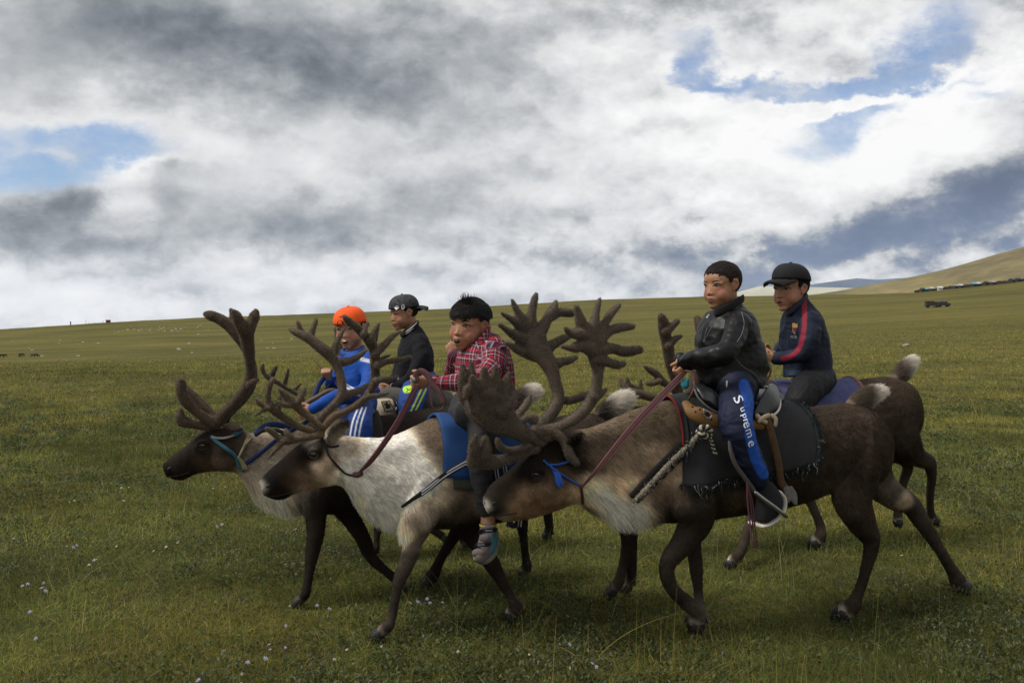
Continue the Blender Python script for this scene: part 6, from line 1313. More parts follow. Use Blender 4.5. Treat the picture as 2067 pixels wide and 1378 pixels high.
def twist(P, r, turns, m1, m2, name, parent):  # two strands laid round one another
    P = cr(P, 8); T = unit(np.gradient(P, axis=0)); S = unit(np.cross(T, [.2, .9, .3])); U_ = np.cross(S, T)
    a = np.linspace(0, turns * 2 * np.pi, len(P))[:, None]
    for k, m in ((0, m1), (math.pi, m2)):
        Q = P + (S * np.cos(a + k) + U_ * np.sin(a + k)) * r * .62; put(name, tube(Q, r * .72, seg=7, sub=2), m, parent)
def cord(name, lab, cat, P, r, m, group=None, flat=None, lat=(0, 0, 1)):
    o = put(name, tube(P, r, flat, lat, seg=8, sub=4), m); return tag(o, lab, cat, group)
# ---- D1
pl = PL1
pad = thing('saddle_pad', 'black felt saddle pad with frayed edges under the leather jacket boy', 'saddle pad', pl.P(1480, 830, 0))
fr = lambda a: 1349 - 14 * a; bk = lambda a: 1600 - 12 * a - 60 * max(0, a - .88)
A, pm = drape(D1, fr, bk, 45, 40, .020, 1.98, 1.60, thick=.012, jag=.10); put('felt', pm, M_FELT, pad)
e = [A[i, -1] for i in range(len(A) // 2 - 4, len(A))]; put('binding', tube(np.array(e), .010, .006, pl.n, seg=8, sub=2), M_EDGE, pad)
e = [A[i, 0] + pl.u * -.008 for i in range(len(A) // 2 - 3, len(A) - 10)]; put('lining', tube(np.array(e), .006, .005, pl.n, seg=8, sub=2), M_REDF, pad)
e = [A[i, 0] + pl.u * .012 + pl.n * .006 for i in range(len(A) // 2 - 3, len(A) - 6)]; put('binding', tube(np.array(e), .006, .005, pl.n, seg=8, sub=2), M_EDGE, pad)
rt = np.array([A[-1, 0] * (1 - t) + A[-1, 0] * t for t in [0]])
edge = np.vstack([np.array([A[-1, j] for j in range(A.shape[1])]), np.array([A[i, -1] for i in range(A.shape[0] // 2, A.shape[0])])])
ix = RNG.integers(0, len(edge), 1500); lowr = ix < A.shape[1]
dr = np.where(lowr[:, None], np.array([0, 0, -1.]), pl.u) + RNG.normal(0, .55, (1500, 3))
hair('fringe', edge[ix] + RNG.normal(0, .006, (1500, 3)), unit(dr), RNG.uniform(.008, .034, 1500), np.where(RNG.random((1500, 1)) < .1, np.array([[.30, .30, .28]]), np.array([[.018, .022, .023]])) * RNG.uniform(.6, 1.4, (1500, 1)), M_HAIR, pad, r0=.0011, droop=.3, curl=.2)
sad = thing('saddle', 'wooden framed black leather saddle beneath the leather jacket boy', 'saddle', pl.P(1480, 800, 0))
def sidebar(sg):
    P = np.array([pl.P(x, y, sg * s) for x, y, s in ((1384, 814, .17), (1400, 832, .215), (1425, 843, .235), (1455, 850, .245), (1500, 856, .25), (1552, 858, .25))])
    if sg < 0: P = P
    return tube(P, np.array([.018, .032, .032, .026, .022, .020]), np.array([.011, .013, .013, .012, .012, .012]), pl.n, seg=14, sub=5)
put('side_bar', sidebar(1), M_WOOD, sad); put('side_bar', sidebar(-1), M_WOOD, sad)
for x, y in ((1398, 821), (1404, 831), (1413, 826), (1436, 846), (1450, 840)): put('rivet', ellip(pl.P(x, y, .252), np.eye(3) * .0045, 8, 5), M_ROPED, sad)
put('buckle', tube([pl.P(1421, 826, .258), pl.P(1437, 838, .262), pl.P(1433, 844, .262), pl.P(1420, 836, .258), pl.P(1421, 826, .258)], .0035, seg=7, sub=2), M_STEEL, sad)
put('buckle_plate', ellip(pl.P(1427, 836, .256), [CAMR * .014, pl.n * .004, UP * .010], 10, 6), M_ROPED, sad)
put('seat', remesh([loft(np.array([pl.P(x, y, 0) for x, y in ((1420, 778), (1440, 790), (1480, 796), (1525, 792), (1555, 782))]), np.array([pl.P(x, y, 0) for x, y in ((1420, 815), (1440, 822), (1480, 826), (1525, 824), (1555, 820))]), np.array([.10, .15, .17, .16, .11]), pl.n, seg=22)], .007, 3), M_SADL, sad)
put('pommel', remesh([loft(np.array([pl.P(*p) for p in ((1398, 770, .0), (1400, 776, .12), (1404, 784, .18), (1418, 806, .225))]), np.array([pl.P(*p) for p in ((1424, 780, 0), (1434, 790, .12), (1446, 800, .18), (1452, 828, .225))]), np.array([.016, .017, .018, .014]), unit(pl.n * .7 + UP * .7), seg=16),
   loft(np.array([pl.P(*p) for p in ((1398, 770, .0), (1400, 778, -.12), (1404, 790, -.18), (1418, 815, -.225))]), np.array([pl.P(*p) for p in ((1424, 780, 0), (1434, 792, -.12), (1446, 806, -.18), (1452, 838, -.225))]), np.array([.016, .017, .018, .014]), unit(-pl.n * .7 + UP * .7), seg=16)], .006, 4), M_SADL, sad)
put('piping', tube([pl.P(1402, 786, .205), pl.P(1408, 800, .225), pl.P(1424, 818, .245), pl.P(1448, 833, .245)], .004, seg=8), mat('grey_piping', (.09, .09, .09), .6), sad)
put('cantle', remesh([loft(np.array([pl.P(*p) for p in ((1545, 775, -.14), (1556, 776, 0), (1552, 778, .10), (1540, 792, .19), (1518, 836, .235))]), np.array([pl.P(*p) for p in ((1570, 800, -.14), (1572, 796, 0), (1576, 808, .10), (1574, 826, .19), (1548, 842, .235))]), np.array([.016, .022, .024, .024, .014]), unit(pl.n * .6 + UP * .8), seg=18)], .006, 4), M_SADL, sad)
put('piping', tube([pl.P(1568, 792, .10), pl.P(1575, 812, .175), pl.P(1570, 830, .225), pl.P(1552, 842, .25), pl.P(1526, 843, .255)], .005, seg=8), M_PIPEW, sad)
put('ring', tube([pl.P(1540, 783, .12), pl.P(1548, 780, .14), pl.P(1553, 785, .14), pl.P(1551, 790, .13)], .005, seg=8), M_PIPEW, sad)
gP = np.array([pl.P(*p) for p in ((1548, 842, .262), (1556, 870, .268), (1566, 910, .262), (1573, 945, .25), (1578, 975, .235), (1592, 992, .235))])
put('girth_strap', tube(gP, .018, .007, pl.n, seg=10), M_BRSTRAP, sad)
for dx, dy, k in ((0, 0, 0), (10, 4, 1)): put('strap_end', tube([pl.P(1586 + dx * .8, 984, .25), pl.P(1592 + dx, 1000 + dy, .25), pl.P(1590 + dx * 1.6, 1012 + dy, .25)], np.array([.014, .02, .010]), .004, pl.n, seg=8), mat('grey_rag', (.14, .13, .12), .95, vary=.5, vscale=60), sad)
for P in ([(1528, 838, .262), (1536, 846, .27), (1546, 852, .27)], [(1532, 850, .27), (1542, 842, .272), (1552, 838, .265)], [(1558, 838, .262), (1566, 846, .268), (1565, 858, .266)]): put('strap_knot', tube([pl.P(*p) for p in P], .010, .006, pl.n, seg=8), mat('pale_hide', (.36, .28, .19), .85), sad)
stP = np.array([pl.P(*p) for p in ((1482, 866, .25), (1474, 905, .335), (1484, 936, .345), (1504, 965, .345), (1522, 990, .34))]); put('stirrup_leather', tube(stP, .010, .004, pl.n, seg=8), mat('grey_strap', (.060, .052, .046), .85, vary=.3, vscale=60), sad)
put('stirrup', tube([pl.P(1525, 994, .345), pl.P(1540, 1006, .35), pl.P(1562, 1022, .35), pl.P(1580, 1036, .345), pl.P(1582, 1038, .27), pl.P(1564, 1024, .24), pl.P(1538, 1004, .24), pl.P(1525, 994, .345)], np.array([7, 7, 7, 7, 7, 7, 7, 7]) * .0012, seg=9, sub=4), M_STEEL, sad)
for dx in (-3, 2, 6): put('thong', tube([pl.P(1508, 975, .35), pl.P(1512 + dx, 1010, .34), pl.P(1517 + dx, 1055, .33), pl.P(1522 + dx * 1.3, 1103, .33)], .0035, seg=7), M_MARN, sad)
rope = thing('breast_rope', 'braided black and white rope from saddle pad across the chest of the dark brown reindeer', 'rope', pl.P(1350, 930, .2))
rP = hug(D1, [(1279, 1003), (1310, 972), (1350, 932), (1392, 893), (1412, 873)], .026, .2)
twist(rP, .0085, 20, M_ROPEL, M_ROPEL, 'strand', rope)
rP2 = hug(D1, [(1273, 996), (1304, 964), (1346, 922), (1388, 884)], .020, .2); put('dark_band', tube(rP2, .014, .008, pl.n, seg=9), M_ROPED, rope)
rP3 = hug(D1, [(1284, 1008), (1312, 982), (1352, 944), (1390, 906)], .018, .2); put('dark_band', tube(rP3, .009, .006, pl.n, seg=9), M_ROPED, rope)
n_ = 1600; q_ = RNG.integers(0, len(rP), n_); hair('fuzz', rP[q_] + RNG.normal(0, .008, (n_, 3)), unit(RNG.normal(0, 1, (n_, 3)) + pl.n * .6), RNG.uniform(.006, .018, n_), np.where(RNG.random((n_, 1)) < .5, np.array([[.45, .40, .33]]), np.array([[.02, .018, .017]])), M_HAIR, rope, r0=.0008, curl=.2)
twist(np.array([pl.P(*p) for p in ((1410, 872, .275), (1418, 862, .285), (1430, 864, .285), (1434, 874, .28), (1424, 880, .285), (1414, 872, .29))]), .010, 6, M_ROPEL, M_ROPED, 'knot', rope)
twist(np.array([pl.P(*p) for p in ((1430, 872, .28), (1436, 890, .272), (1444, 915, .268))]), .007, 6, M_ROPEL, M_ROPED, 'rope_end', rope)
M_BLUC = mat('blue_cord', (.015, .075, .33), .7, vary=.2, vscale=200)
hal = thing('halter', 'blue cord halter with a tassel on the dark brown reindeer', 'halter', pl.P(1120, 955, .1))
put('cord', tube(hug(D1, [(1098, 930), (1106, 938), (1128, 955), (1150, 968), (1170, 979)], .006), .0045, seg=8, sub=2), M_BLUC, hal)
put('cord', tube(hug(D1, [(1106, 938), (1122, 938), (1146, 932)], .007), .005, seg=8, sub=2), M_BLUC, hal)
put('knot', ellip(onto(D1.bvh, pl.P(1171, 979, .1), .010), np.eye(3) * .009, 10, 7), M_MARN, hal)
for q in range(5): put('tassel', tube(hug(D1, [(1110, 942), (1117 + q * 1.4, 958), (1121 + q * 2, 976 + (q % 3) * 3)], .014 + .002 * q), .005, seg=7, sub=2), M_BLUC, hal)
put('throat_cord', tube(hug(D1, [(1171, 980), (1174, 996), (1176, 1012)], .008), .006, seg=7, sub=2), mat('dark_cord', (.05, .035, .03), .9), hal)
re1 = thing('reins', 'rose coloured cord reins held by the leather jacket boy', 'reins', pl.P(1300, 850, .2))
for k, m in enumerate((M_PINK, M_PINK2, M_PINK, M_PINK2)):
    o = k * 3.0
    put('cord', tube([onto(D1.bvh, pl.P(1174, 978, .1), .014), pl.P(1210 + o * .5, 938 + o * .4, .16), pl.P(1262 + o * .8, 872 + o * .7, .19), pl.P(1322 + o * .8, 806 + o * .8, .16), pl.P(1374 + o * .5, 754 + o * .8, .075)], .0044, seg=8, sub=6), m, re1)
for k in range(3): put('loop', tube([pl.P(1384, 748, .08), pl.P(1396 + k * 3, 752, .10), pl.P(1402 + k * 3, 775 + k * 3, .12), pl.P(1396 + k * 4, 795, .13), pl.P(1390, 805, .12)], .0045, seg=7, sub=5), mat('brown_cord', (.10, .055, .045), .9), re1)
tag(put('scarf', remesh([ellip(pl.P(1383, 775, .05), [CAMR * .016, pl.n * .02, UP * .022], 12, 8), ellip(pl.P(1386, 768, .06), [CAMR * .010, pl.n * .012, UP * .014], 10, 7)], .004, 2), mat('teal_cloth', (.03, .20, .27), .7)), 'small teal cloth tied at the front of the wooden saddle', 'cloth')
# ---- D2
pl = PL2
pd = thing('saddle_pad', 'plain blue saddle pad on the white necked reindeer', 'saddle pad', pl.P(960, 860, 0))
A, pm = drape(D2, lambda a: 878 - 10 * a, lambda a: 1052 + 4 * a, 41, 30, .020, 1.52, 1.5, thick=.012); put('foam', pm, mat('blue_foam', (.010, .050, .17), .75, vary=.12, vscale=20, bump=.0006, bscale=500), pd)
A2, pm2 = drape(D2, lambda a: 888, lambda a: 1046, 41, 24, .012, 1.74, 1.74, thick=.008); put('felt', pm2, mat('green_felt', (.050, .058, .045), .95, vary=.3, vscale=60), pd)
gi = thing('girth_strap', 'black and white striped girth strap round the white necked reindeer', 'strap', pl.P(900, 970, .2))
gb = bvh_obj([o for o in bpy.data.objects if o.name.startswith('foam')][-1])
def on2(p, off):
    d = unit(np.asarray(p) - CAM); best = None
    for bv in (gb, D2.bvh):
        h = bv.ray_cast(Vector(CAM), Vector(d))
        if h[0] is not None and (best is None or h[3] < best[1]): best = (np.array(h[0]), h[3])
    return best[0] - d * off if best else np.asarray(p)
Q = cr(np.array([(812, 1022), (835, 1006), (863, 987), (899, 958), (940, 934), (968, 920), (1000, 905)], float), 5); gp = np.array([on2(pl.P(x, y, .2), .012) for x, y in Q]); gp[1:-1] = (gp[:-2] + 2 * gp[1:-1] + gp[2:]) / 4
put('webbing', tube(gp, np.interp(np.arange(len(gp)), [0, 12, 40], [.006, .013, .016]), .004, pl.n, seg=10, sub=2), M_STRAP, gi)
for o in (-.005, .006): put('stripe', tube(gp[8:] + UP * o + pl.n * .004, .0035, .0025, pl.n, seg=7, sub=2), mat('grey_stripe', (.40, .40, .43), .8), gi)
st2 = thing('stirrup', 'striped webbing stirrup loop hanging behind the sandal boy', 'stirrup', pl.P(1015, 960, .3))
def P2(*p): return pl.P(*p)
for x0, x1 in ((1004, 1026), (1022, 1046)):
    b = np.array([P2(x0 - 4, 940, .26), P2(x0, 965, .27), P2(x0 + 12, 1000, .27), P2(x1 + 4, 1030, .26), P2(x1 + 2, 1062, .25)]); put('webbing', tube(b, .014, .003, pl.n, seg=8), M_STRAP, st2)
    for o in (-.006, .006): put('stripe', tube(b + CAMR * o + pl.n * .003, .0028, .002, pl.n, seg=7), mat('grey_stripe'), st2)
put('webbing', tube([P2(1026, 1042, .26), P2(1034, 1060, .26), P2(1043, 1058, .25), P2(1047, 1038, .25)], .012, .003, pl.n, seg=8), M_STRAP, st2)
h2 = thing('halter', 'thin dark halter cord on the white necked reindeer', 'halter', pl.P(680, 940, .1))
put('cord', tube(hug(D2, [(648, 884), (656, 896), (662, 917), (672, 932), (684, 944), (697, 954), (710, 958), (722, 958)], .006), .0045, seg=8, sub=2), M_ROPED, h2)
put('cord', tube(hug(D2, [(656, 896), (668, 903), (682, 901)], .007), .0045, seg=8, sub=2), M_ROPED, h2)
put('knot', tube(hug(D2, [(716, 956), (722, 957), (728, 954)], .010), .012, .008, pl.n, seg=10, sub=2), M_MARN, h2)
re2 = thing('reins', 'maroon webbing reins held by the plaid shirt boy', 'reins', pl.P(780, 880, .2))
for k, m in enumerate((M_MARN, M_PINK, M_MARN)):
    o = k * 2.8; put('cord', tube([onto(D2.bvh, pl.P(727, 950, .1), .016), P2(742 + o, 934, .15), P2(772 + o * 1.2, 894, .19), P2(806 + o * 1.4, 840, .20), P2(838 + o * 1.2, 778, .18)], .0065, seg=8, sub=6), m, re2)
put('loop', tube([P2(842, 770, .19), P2(840, 757, .19), P2(848, 749, .20), P2(862, 756, .205), P2(872, 776, .21), P2(886, 790, .215), P2(896, 812, .22)], .013, .004, pl.n, seg=8, sub=6), mat('maroon_webbing2', (.15, .075, .075), .85, vary=.2, vscale=200), re2)
put('loop', tube([P2(866, 778, .21), P2(870, 800, .215), P2(872, 818, .22), P2(882, 828, .22), P2(893, 824, .22), P2(896, 810, .22)], .003, seg=7, sub=5), M_PINK, re2)
put('clasp', ellip(P2(835, 767, .195), [CAMR * .009, pl.n * .006, UP * .013], 10, 6), M_STEEL, re2)
# ---- D3
pl = PL3
h3 = thing('halter', 'teal cloth halter with a straw coloured knot on the leading reindeer', 'halter', pl.P(460, 920, .1)); M_TEAL = mat('teal_band', (.035, .12, .16), .8, vary=.3, vscale=80); M_STRAW = mat('straw_cord', (.24, .20, .12), .9, vary=.4, vscale=90)
put('band', tube(hug(D3, [(428, 882), (440, 894), (458, 908), (474, 920), (482, 936), (492, 948)], .008), .009, .005, pl.n, seg=8, sub=2), M_TEAL, h3)
put('cord', tube(hug(D3, [(430, 884), (448, 886), (468, 882), (484, 874)], .010), .006, seg=8, sub=2), mat('grey_cord', (.28, .27, .25), .9), h3)
put('band', tube(hug(D3, [(474, 880), (480, 876), (486, 870)], .014), .014, .006, pl.n, seg=8, sub=2), M_TEAL, h3)
for q in range(4): put('tassel', tube(hug(D3, [(484, 918), (492 + q * 1.5, 900 - q), (500 + q * 2.5, 884 + q * 2)], .016 + q * .002), .006, seg=7, sub=2), M_STRAW, h3)
for q in range(3): put('tassel', tube(hug(D3, [(482, 922), (488 + q * 2, 932), (494 + q * 3, 944)], .014), .007, seg=7, sub=2), M_STRAW, h3)
re3 = thing('reins', 'dark blue strap reins held by the boy in the orange cap', 'reins', pl.P(560, 880, .1)); M_BSTR = mat('dark_blue_strap', (.012, .025, .095), .7)
put('strap', tube(np.vstack([hug(D3, [(498, 934), (530, 912), (562, 888)], .014), [pl.P(600, 862, .18), pl.P(632, 842, .24)]]), .010, .004, pl.n, seg=8, sub=3), M_BSTR, re3)
put('strap', tube([pl.P(516, 876, .12), pl.P(530, 862, .10), pl.P(552, 856, .08), pl.P(580, 862, .06), pl.P(606, 872, .05)], .014, .005, pl.n, seg=8), M_BSTR, re3)
put('strap', tube([pl.P(516, 878, .12), pl.P(532, 868, .12), pl.P(556, 868, .12), pl.P(590, 880, .14)], .009, .004, pl.n, seg=8), M_STRAP, re3)
put('strap', tube([pl.P(618, 830, .0), pl.P(636, 796, -.03), pl.P(648, 770, -.08), pl.P(660, 760, -.11), pl.P(668, 764, -.1)], .012, .004, pl.n, seg=8), M_BSTR, re3)
put('strap', tube([pl.P(630, 818, .0), pl.P(652, 792, -.05), pl.P(668, 776, -.1)], .008, .004, pl.n, seg=8), M_STRAP, re3)
tag(put('stick', tube([pl.P(632, 723, -.14), pl.P(650, 744, -.125), pl.P(668, 762, -.115), pl.P(690, 786, -.10)], np.array([.002, .007, .009, .009]), seg=8), mat('stick_wood', (.20, .13, .065), .8, vary=.3, vscale=40)), 'pointed wooden stick held upright by the boy in the orange cap', 'stick')
sb3 = thing('saddle', 'wooden saddle frame beneath the boy in the orange cap', 'saddle', pl.P(690, 830, 0)); 
for y, s in ((800, .0), (812, .05)): put('frame_bar', tube([pl.P(612, y + 18, s), pl.P(640, y + 2, s), pl.P(672, y - 12, s), pl.P(690, y - 4, s)], .013, seg=9), mat('dark_wood', (.10, .062, .032), .6, vary=.3, vscale=40), sb3)
put('seat', remesh([loft(np.array([pl.P(x, y, 0) for x, y in ((680, 815), (710, 822), (750, 815))]), np.array([pl.P(x, y, 0) for x, y in ((680, 842), (710, 846), (750, 842))]), np.array([.12, .16, .12]), pl.n, seg=18)], .008, 2), M_SADL, sb3)
put('flap', drape(D3, lambda a: 690, lambda a: 762, 31, 14, .014, 1.0, 1.0, thick=.01)[1], mat('dark_felt', (.03, .026, .024), .95), sb3)
# ---- D4: pack rolls, bag with a patch
pl = PL4
M_CANV = mat('canvas', (.36, .31, .23), .9, vary=.25, vscale=30, bump=.0012, bscale=260); M_GREYC = mat('grey_blanket', (.085, .080, .068), .95, vary=.3, vscale=30, bump=.002, bscale=120)
bag = thing('saddle_bag', 'pale canvas saddle bag with a dark embroidered patch before the boy in black jacket', 'bag', pl.P(770, 815, .2))
put('bag_body', remesh([loft(np.array([pl.P(x, y, .16) for x, y in ((750, 812), (762, 806), (785, 802), (800, 808))]), np.array([pl.P(x, y, .16) for x, y in ((750, 850), (762, 858), (785, 858), (800, 850))]), np.array([.08, .10, .10, .08]), pl.n, seg=18, ex=.7)], .007, 3), M_CANV, bag)
pp = np.array([pl.P(x, y, .27) for x, y in ((771, 811), (786, 809), (793, 826), (778, 829))])
put('patch', tube(np.vstack([pp, pp[:1]]), .006, .004, pl.n, seg=8, sub=1), mat('patch_border', (.15, .10, .05), .8), bag)
put('patch_field', (np.vstack([pp + pl.n * .004, pp - pl.n * .01]), [(0, 1, 2, 3), (7, 6, 5, 4), (0, 4, 5, 1), (1, 5, 6, 2), (2, 6, 7, 3), (3, 7, 4, 0)]), mat('patch_cloth', (.46, .38, .26), .85), bag, False)
for P in ([(777, 815), (782, 818), (788, 816)], [(779, 822), (783, 817), (787, 822)], [(780, 812), (783, 818), (782, 824)]): put('patch_motif', tube([pl.P(x, y, .278) for x, y in P], .0042, .003, pl.n, seg=7, sub=3), M_ROPED, bag)
put('strap', tube([pl.P(792, 800, .24), pl.P(797, 812, .27), pl.P(801, 828, .27), pl.P(803, 836, .26)], .007, .003, pl.n, seg=8), M_STRAP, bag); put('buckle', ellip(pl.P(800, 826, .285), [CAMR * .006, pl.n * .004, UP * .012], 9, 6), M_STEEL, bag)
put('tag', ellip(pl.P(763, 788, .2), [CAMR * .012, pl.n * .006, UP * .016], 10, 6), mat('blue_tag', (.01, .03, .35), .4), bag)
pk = thing('pack_roll', 'rolled grey and beige blanket packed behind the boy in black jacket', 'blanket roll', pl.P(880, 815, 0))
put('grey_roll', remesh([tube([pl.P(782, 800, .13), pl.P(830, 808, .15), pl.P(890, 812, .15), pl.P(915, 816, .14)], [.055, .075, .075, .06], seg=14), tube([pl.P(862, 806, -.1), pl.P(862, 806, .12)], [.08, .08], seg=14)], .008, 3), M_GREYC, pk)
put('beige_roll', remesh([tube([pl.P(890, 820, .12), pl.P(905, 812, .14), pl.P(925, 812, .14), pl.P(930, 822, .1)], [.05, .055, .055, .05], seg=14)], .007, 3), M_CANV, pk)
put('under_pad', drape(D4, lambda a: 742, lambda a: 945, 31, 20, .012, 1.1, 1.1, thick=.014)[1], M_CANV, pk)
re4 = cord('rein', 'thin dark rein held by the boy in the grey backward cap', 'reins', [pl.P(786, 784, .07), pl.P(760, 800, .06), pl.P(720, 830, .06), pl.P(690, 870, .06), pl.P(660, 895, .08)], .005, M_STRAP)
# ---- D5
pl = PL5
bl = thing('saddle_blanket', 'faded blue blanket with a brown border on the back right reindeer', 'blanket', pl.P(1640, 790, 0)); 
A, pm = drape(D5, lambda a: 1542 - 4 * a, lambda a: 1716 + 2 * a, 35, 30, .016, 1.25, 1.1, thick=.014); put('cloth', pm, mat('faded_blue', (.065, .070, .155), .95, vary=.75, vscale=14, bump=.002, bscale=90), bl)
M_BBRN = mat('brown_border', (.14, .075, .060), .9, vary=.3, vscale=30)
put('border', tube(np.array([A[i, -1] for i in range(2, len(A) - 1)]), .014, .008, pl.n, seg=9, sub=2), M_BBRN, bl)
put('border', drape(D5, lambda a: 1530, lambda a: 1550, 35, 6, .024, 1.25, 1.25, thick=.01)[1], mat('dark_border', (.060, .030, .028), .9), bl)
put('under_pad', drape(D5, lambda a: 1512, lambda a: 1534, 35, 6, .014, 1.1, 1.1, thick=.012)[1], mat('tan_hide', (.20, .14, .085), .95), bl)
re5 = thing('reins', 'thin brown cord reins held by the boy in the navy track jacket', 'reins', pl.P(1540, 730, .08)); M_BC = mat('brown_cord')
for P in ([(1542, 708, .06), (1534, 716, .08), (1536, 738, .1), (1545, 755, .1), (1552, 748, .1), (1550, 734, .09)], [(1540, 722, .08), (1536, 745, .1), (1538, 768, .08), (1544, 776, .06)], [(1552, 730, .09), (1556, 748, .1), (1548, 768, .08), (1540, 785, .06)], [(1544, 714, .06), (1500, 740, .06), (1440, 790, .06), (1400, 830, .08), (1340, 860, .09)]): put('cord', tube([pl.P(*p) for p in P], .0055, seg=7, sub=5), M_BC, re5)
# ------------------------------------------------------------------ the turf
def turf_points(n, y0, y1, k):
    k = k + 1e-3; u = RNG.random(n); e = 1 - k; y = (y0 ** e + u * (y1 ** e - y0 ** e)) ** (1 / e)
    x = RNG.uniform(-1, 1, n) * (y * .6 + 1.3); return x, y
def curves(name, P, R, C, m, kind='stuff'):
    n, s, _ = P.shape; hc = bpy.data.hair_curves.new(name); hc.add_curves([s] * n)
    hc.attributes['position'].data.foreach_set('vector', P.astype(np.float32).ravel())
    ra = hc.attributes.get('radius') or hc.attributes.new('radius', 'FLOAT', 'POINT'); ra.data.foreach_set('value', R.astype(np.float32).ravel())
    ca = hc.attributes.new('hcol', 'FLOAT_COLOR', 'CURVE'); ca.data.foreach_set('color', np.column_stack([C, np.ones(n)]).astype(np.float32).ravel())
    hc.materials.append(m); o = bpy.data.objects.new(name, hc); COL.objects.link(o); o['kind'] = kind; return o
M_GRASS = mat('grass_blade', attr='hcol', rough=.6, spec=.18, trans=.35)
GC = np.array([(.080, .103, .022), (.108, .122, .026), (.150, .138, .036), (.055, .080, .026), (.20, .165, .07), (.080, .096, .056), (.13, .085, .035)])
GP = np.array([.25, .25, .17, .15, .06, .09, .03])
def blades(name, n, y0, y1, k, hmin, hmax, r, lean=.5, pal=GP, clump=None, seg=3, bright=1.75, fade=None):
    x, y = turf_points(n, y0, y1, k)
    if fade: kp = RNG.random(n) > np.clip((y - fade[0]) / (fade[1] - fade[0]), 0, 1) ** .5; x, y = x[kp], y[kp]; n = len(x)
    Pq = np.column_stack([x, y, x * 0]); cl = fbm(Pq * 2.2 + 3, 3); patch = fbm(Pq * .55 + 8, 3)
    if clump is not None:
        keep = fbm(Pq * clump + 21, 2) > RNG.uniform(.30, .62, n); x, y, cl, patch = x[keep], y[keep], cl[keep], patch[keep]; n = len(x)
    Pq2 = np.column_stack([x, y, x * 0]); z = ground_h(x, y); far = np.clip(y / 5, .8, 14)
    L = RNG.uniform(hmin, hmax, n) * (.45 + 1.1 * cl) * np.clip(.85 + .02 * y, 0, 2.2)
    a = RNG.uniform(0, 2 * np.pi, n); ln = np.abs(RNG.normal(lean, .3, n))
    d = np.column_stack([np.cos(a) * ln, np.sin(a) * ln, np.ones(n)]); d = unit(d)
    t = np.linspace(0, 1, seg); P = np.column_stack([x, y, z - .004])[:, None] + d[:, None] * (L[:, None] * t)[..., None]
    P[..., :2] += (np.column_stack([np.cos(a), np.sin(a)]) * (L * ln * .5)[:, None])[:, None] * (t ** 2)[None, :, None]; P[..., 2] -= (L * ln * .35)[:, None] * t ** 2
    R = (r * far)[:, None] * RNG.uniform(.7, 1.3, (n, 1)) * (1 - .85 * t[None] ** 1.6)
    c = GC[RNG.choice(len(GC), n, p=pal / pal.sum())] * RNG.uniform(.5, 1.4, (n, 1)) * bright * (.35 + 1.25 * fbm(Pq2 * 2.4 + 60, 4))[:, None]
    w = np.clip((patch - .45) * 5, 0, 1)[:, None]; c = c * (1 - .5 * w) + c * np.array([1.5, 1.15, .9]) * .5 * w
    w = np.clip((.48 - patch) * 6, 0, 1)[:, None]; c = c * (1 - .35 * w)
    return curves(name, P, R, c, M_GRASS)
blades('grass', 330000, 2.9, 16, 1.15, .020, .060, .0015)
blades('grass', 270000, 7, 170, 1.25, .028, .075, .0011, pal=np.array([.16, .28, .28, .08, .12, .05, .03]), bright=1.75, fade=(30, 170))
blades('grass', 9000, 2.9, 14, 1.0, .08, .22, .0011, .28, np.array([.3, .25, .25, .05, .15, 0, 0]), clump=1.1, seg=5)
blades('grass', 420, 2.9, 9, 1.0, .22, .42, .0012, .22, np.array([.4, .2, .3, 0, .2, 0, 0]), seg=6)
# low leafy herbs: small leaf-shaped faces in rosettes, some silvery
def herbs(name, nros, y0, y1, per, size, cols, spread):
    x, y = turf_points(nros, y0, y1, 1.0); Pq = np.column_stack([x, y, x * 0]); keep = fbm(Pq * .9 + 40, 3) > RNG.uniform(.35, .6, nros); x, y = x[keep], y[keep]; n = len(x)
    x = np.repeat(x, per) + RNG.normal(0, spread, n * per); y = np.repeat(y, per) + RNG.normal(0, spread, n * per); N_ = n * per
    z = ground_h(x, y) + RNG.uniform(.004, .045, N_); a = RNG.uniform(0, 2 * np.pi, N_); tl = RNG.uniform(.1, .9, N_)
    d = np.column_stack([np.cos(a) * np.cos(tl), np.sin(a) * np.cos(tl), np.sin(tl)]); s = unit(np.cross(d, RNG.normal(0, .3, (N_, 3)) + [0, 0, 1])); L = (RNG.uniform(.6, 1.3, N_) * size * np.clip(y / 6, 1, 1.7))[:, None]
    c0 = np.column_stack([x, y, z]); up = np.cross(s, d) * L * .12
    V_ = np.stack([c0, c0 + d * L * .5 + s * L * .2 + up, c0 + d * L, c0 + d * L * .5 - s * L * .2 + up], 1).reshape(-1, 3)
    me = bpy.data.meshes.new(name); me.vertices.add(N_ * 4); me.vertices.foreach_set('co', V_.astype(np.float32).ravel())
    me.loops.add(N_ * 4); me.loops.foreach_set('vertex_index', np.arange(N_ * 4, dtype=np.int32)); me.polygons.add(N_); me.polygons.foreach_set('loop_start', np.arange(0, N_ * 4, 4, dtype=np.int32)); me.update(calc_edges=True)
    ci = np.repeat(RNG.integers(0, len(cols), n), per); C = np.array(cols)[ci] * RNG.uniform(.6, 1.3, (N_, 1)); set_attr(me, 'hcol', np.repeat(C, 4, 0))
    me.materials.append(M_GRASS); o = bpy.data.objects.new(name, me); COL.objects.link(o); o['kind'] = 'stuff'
herbs('ground_cover', 21000, 2.9, 18, 10, .024, [(.085, .105, .036), (.070, .092, .034), (.11, .115, .042), (.062, .075, .032)], .035)
herbs('silver_herb', 2600, 2.9, 22, 14, .018, [(.15, .165, .125), (.12, .135, .10), (.18, .19, .155)], .05)
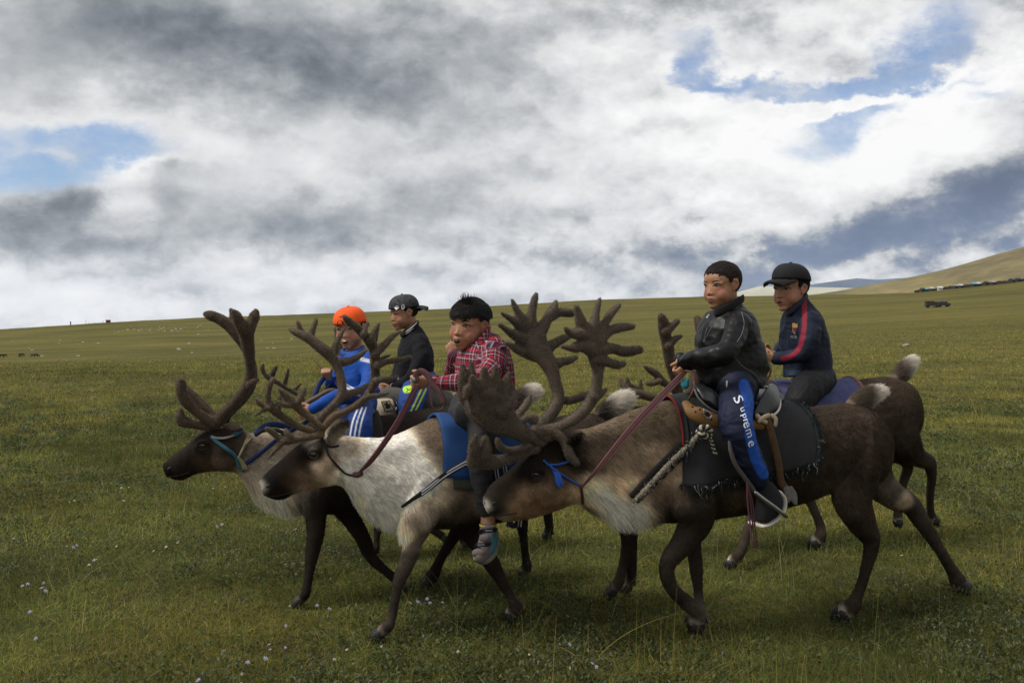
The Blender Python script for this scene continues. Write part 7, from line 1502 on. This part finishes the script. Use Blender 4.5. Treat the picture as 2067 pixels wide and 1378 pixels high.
# flowers one can count
M_PET = mat('lilac_petal', (.42, .37, .55), .7, trans=.3); M_PETW = mat('white_petal', (.5, .5, .47), .7, trans=.3); M_EYEF = mat('flower_eye', (.45, .36, .08), .8); M_STEM = mat('stem', (.08, .10, .03), .7)
def flower_proto(kind):
    m = M_PET if kind == 'aster' else M_PETW; V_, f = [], []
    np_ = 11 if kind == 'aster' else 6
    for k in range(np_):
        a = 2 * math.pi * k / np_ + .2 * math.sin(k * 3); L = .015 * (1 + .2 * math.sin(k * 5)) if kind == 'aster' else .009; w = .0022 if kind == 'aster' else .004
        d = np.array([math.cos(a), math.sin(a), .18]); s = np.array([-math.sin(a), math.cos(a), 0]); o = len(V_)
        V_ += [d * .002, d * L * .55 + s * w, d * L - [0, 0, .002], d * L * .55 - s * w]; f.append((o, o + 1, o + 2, o + 3))
    pet = mesh_from(np.array(V_), f, 'petals'); pet.materials.append(m)
    eye = mesh_from(*ellip((0, 0, .002), np.diag([.0036, .0036, .0022]), 8, 5), 'flower_eye'); eye.materials.append(M_EYEF)
    st = mesh_from(*tube([(0, 0, 0), (.004, .002, -.03), (.0, .0, -.085)], .0011, seg=5, sub=2), 'stem'); st.materials.append(M_STEM)
    return pet, eye, st
FP = {k: flower_proto(k) for k in ('aster', 'small')}
FL = [(45, 1182), (56, 1178), (84, 1186), (92, 1192), (88, 1176), (135, 1102), (148, 1104), (155, 1100), (60, 1234), (72, 1288), (536, 1328), (545, 1310), (576, 1306), (543, 1300), (640, 1221), (665, 1228), (828, 1216), (844, 1214), (868, 1216), (893, 1215), (862, 1208), (577, 1262), (675, 1330), (1150, 1300), (1196, 1338), (1204, 1345), (400, 1372), (190, 1130), (438, 1062), (448, 1058), (596, 1068), (500, 1336)]
FS = [(924, 1314), (1068, 1320), (770, 1304), (358, 1095), (360, 1092), (335, 1103), (310, 1111), (195, 1128), (180, 1139), (487, 1378), (235, 1102), (27, 1086), (488, 1360), (585, 1222), (250, 1010), (245, 984), (260, 983), (150, 1010), (140, 1012), (430, 985), (455, 982), (700, 1310), (1500, 690), (1820, 1120)]
k = 0
for kind, L in (('aster', FL), ('small', FS)):
    for x, y in L:
        p = G(x, y, .07); h = float(ground_h(p[0], p[1])[0])
        lab = 'small lilac aster with narrow petals in the short grass' if kind == 'aster' else 'tiny white flower head in the short grass'
        t = thing('flower', lab, 'flower', p, 'lilac asters in the turf' if kind == 'aster' else 'white flowers in the turf')
        t.rotation_euler = (RNG.uniform(.2, .8), RNG.uniform(-.3, .3), RNG.uniform(-.6, .6)); s = RNG.uniform(.5, .85) * (1.0 if y > 1150 else 1.25); t.scale = (s, s, s)
        for nm, me in zip(('petals', 'flower_eye', 'stem'), FP[kind]):
            o = bpy.data.objects.new(nm, me); COL.objects.link(o); o.parent = t
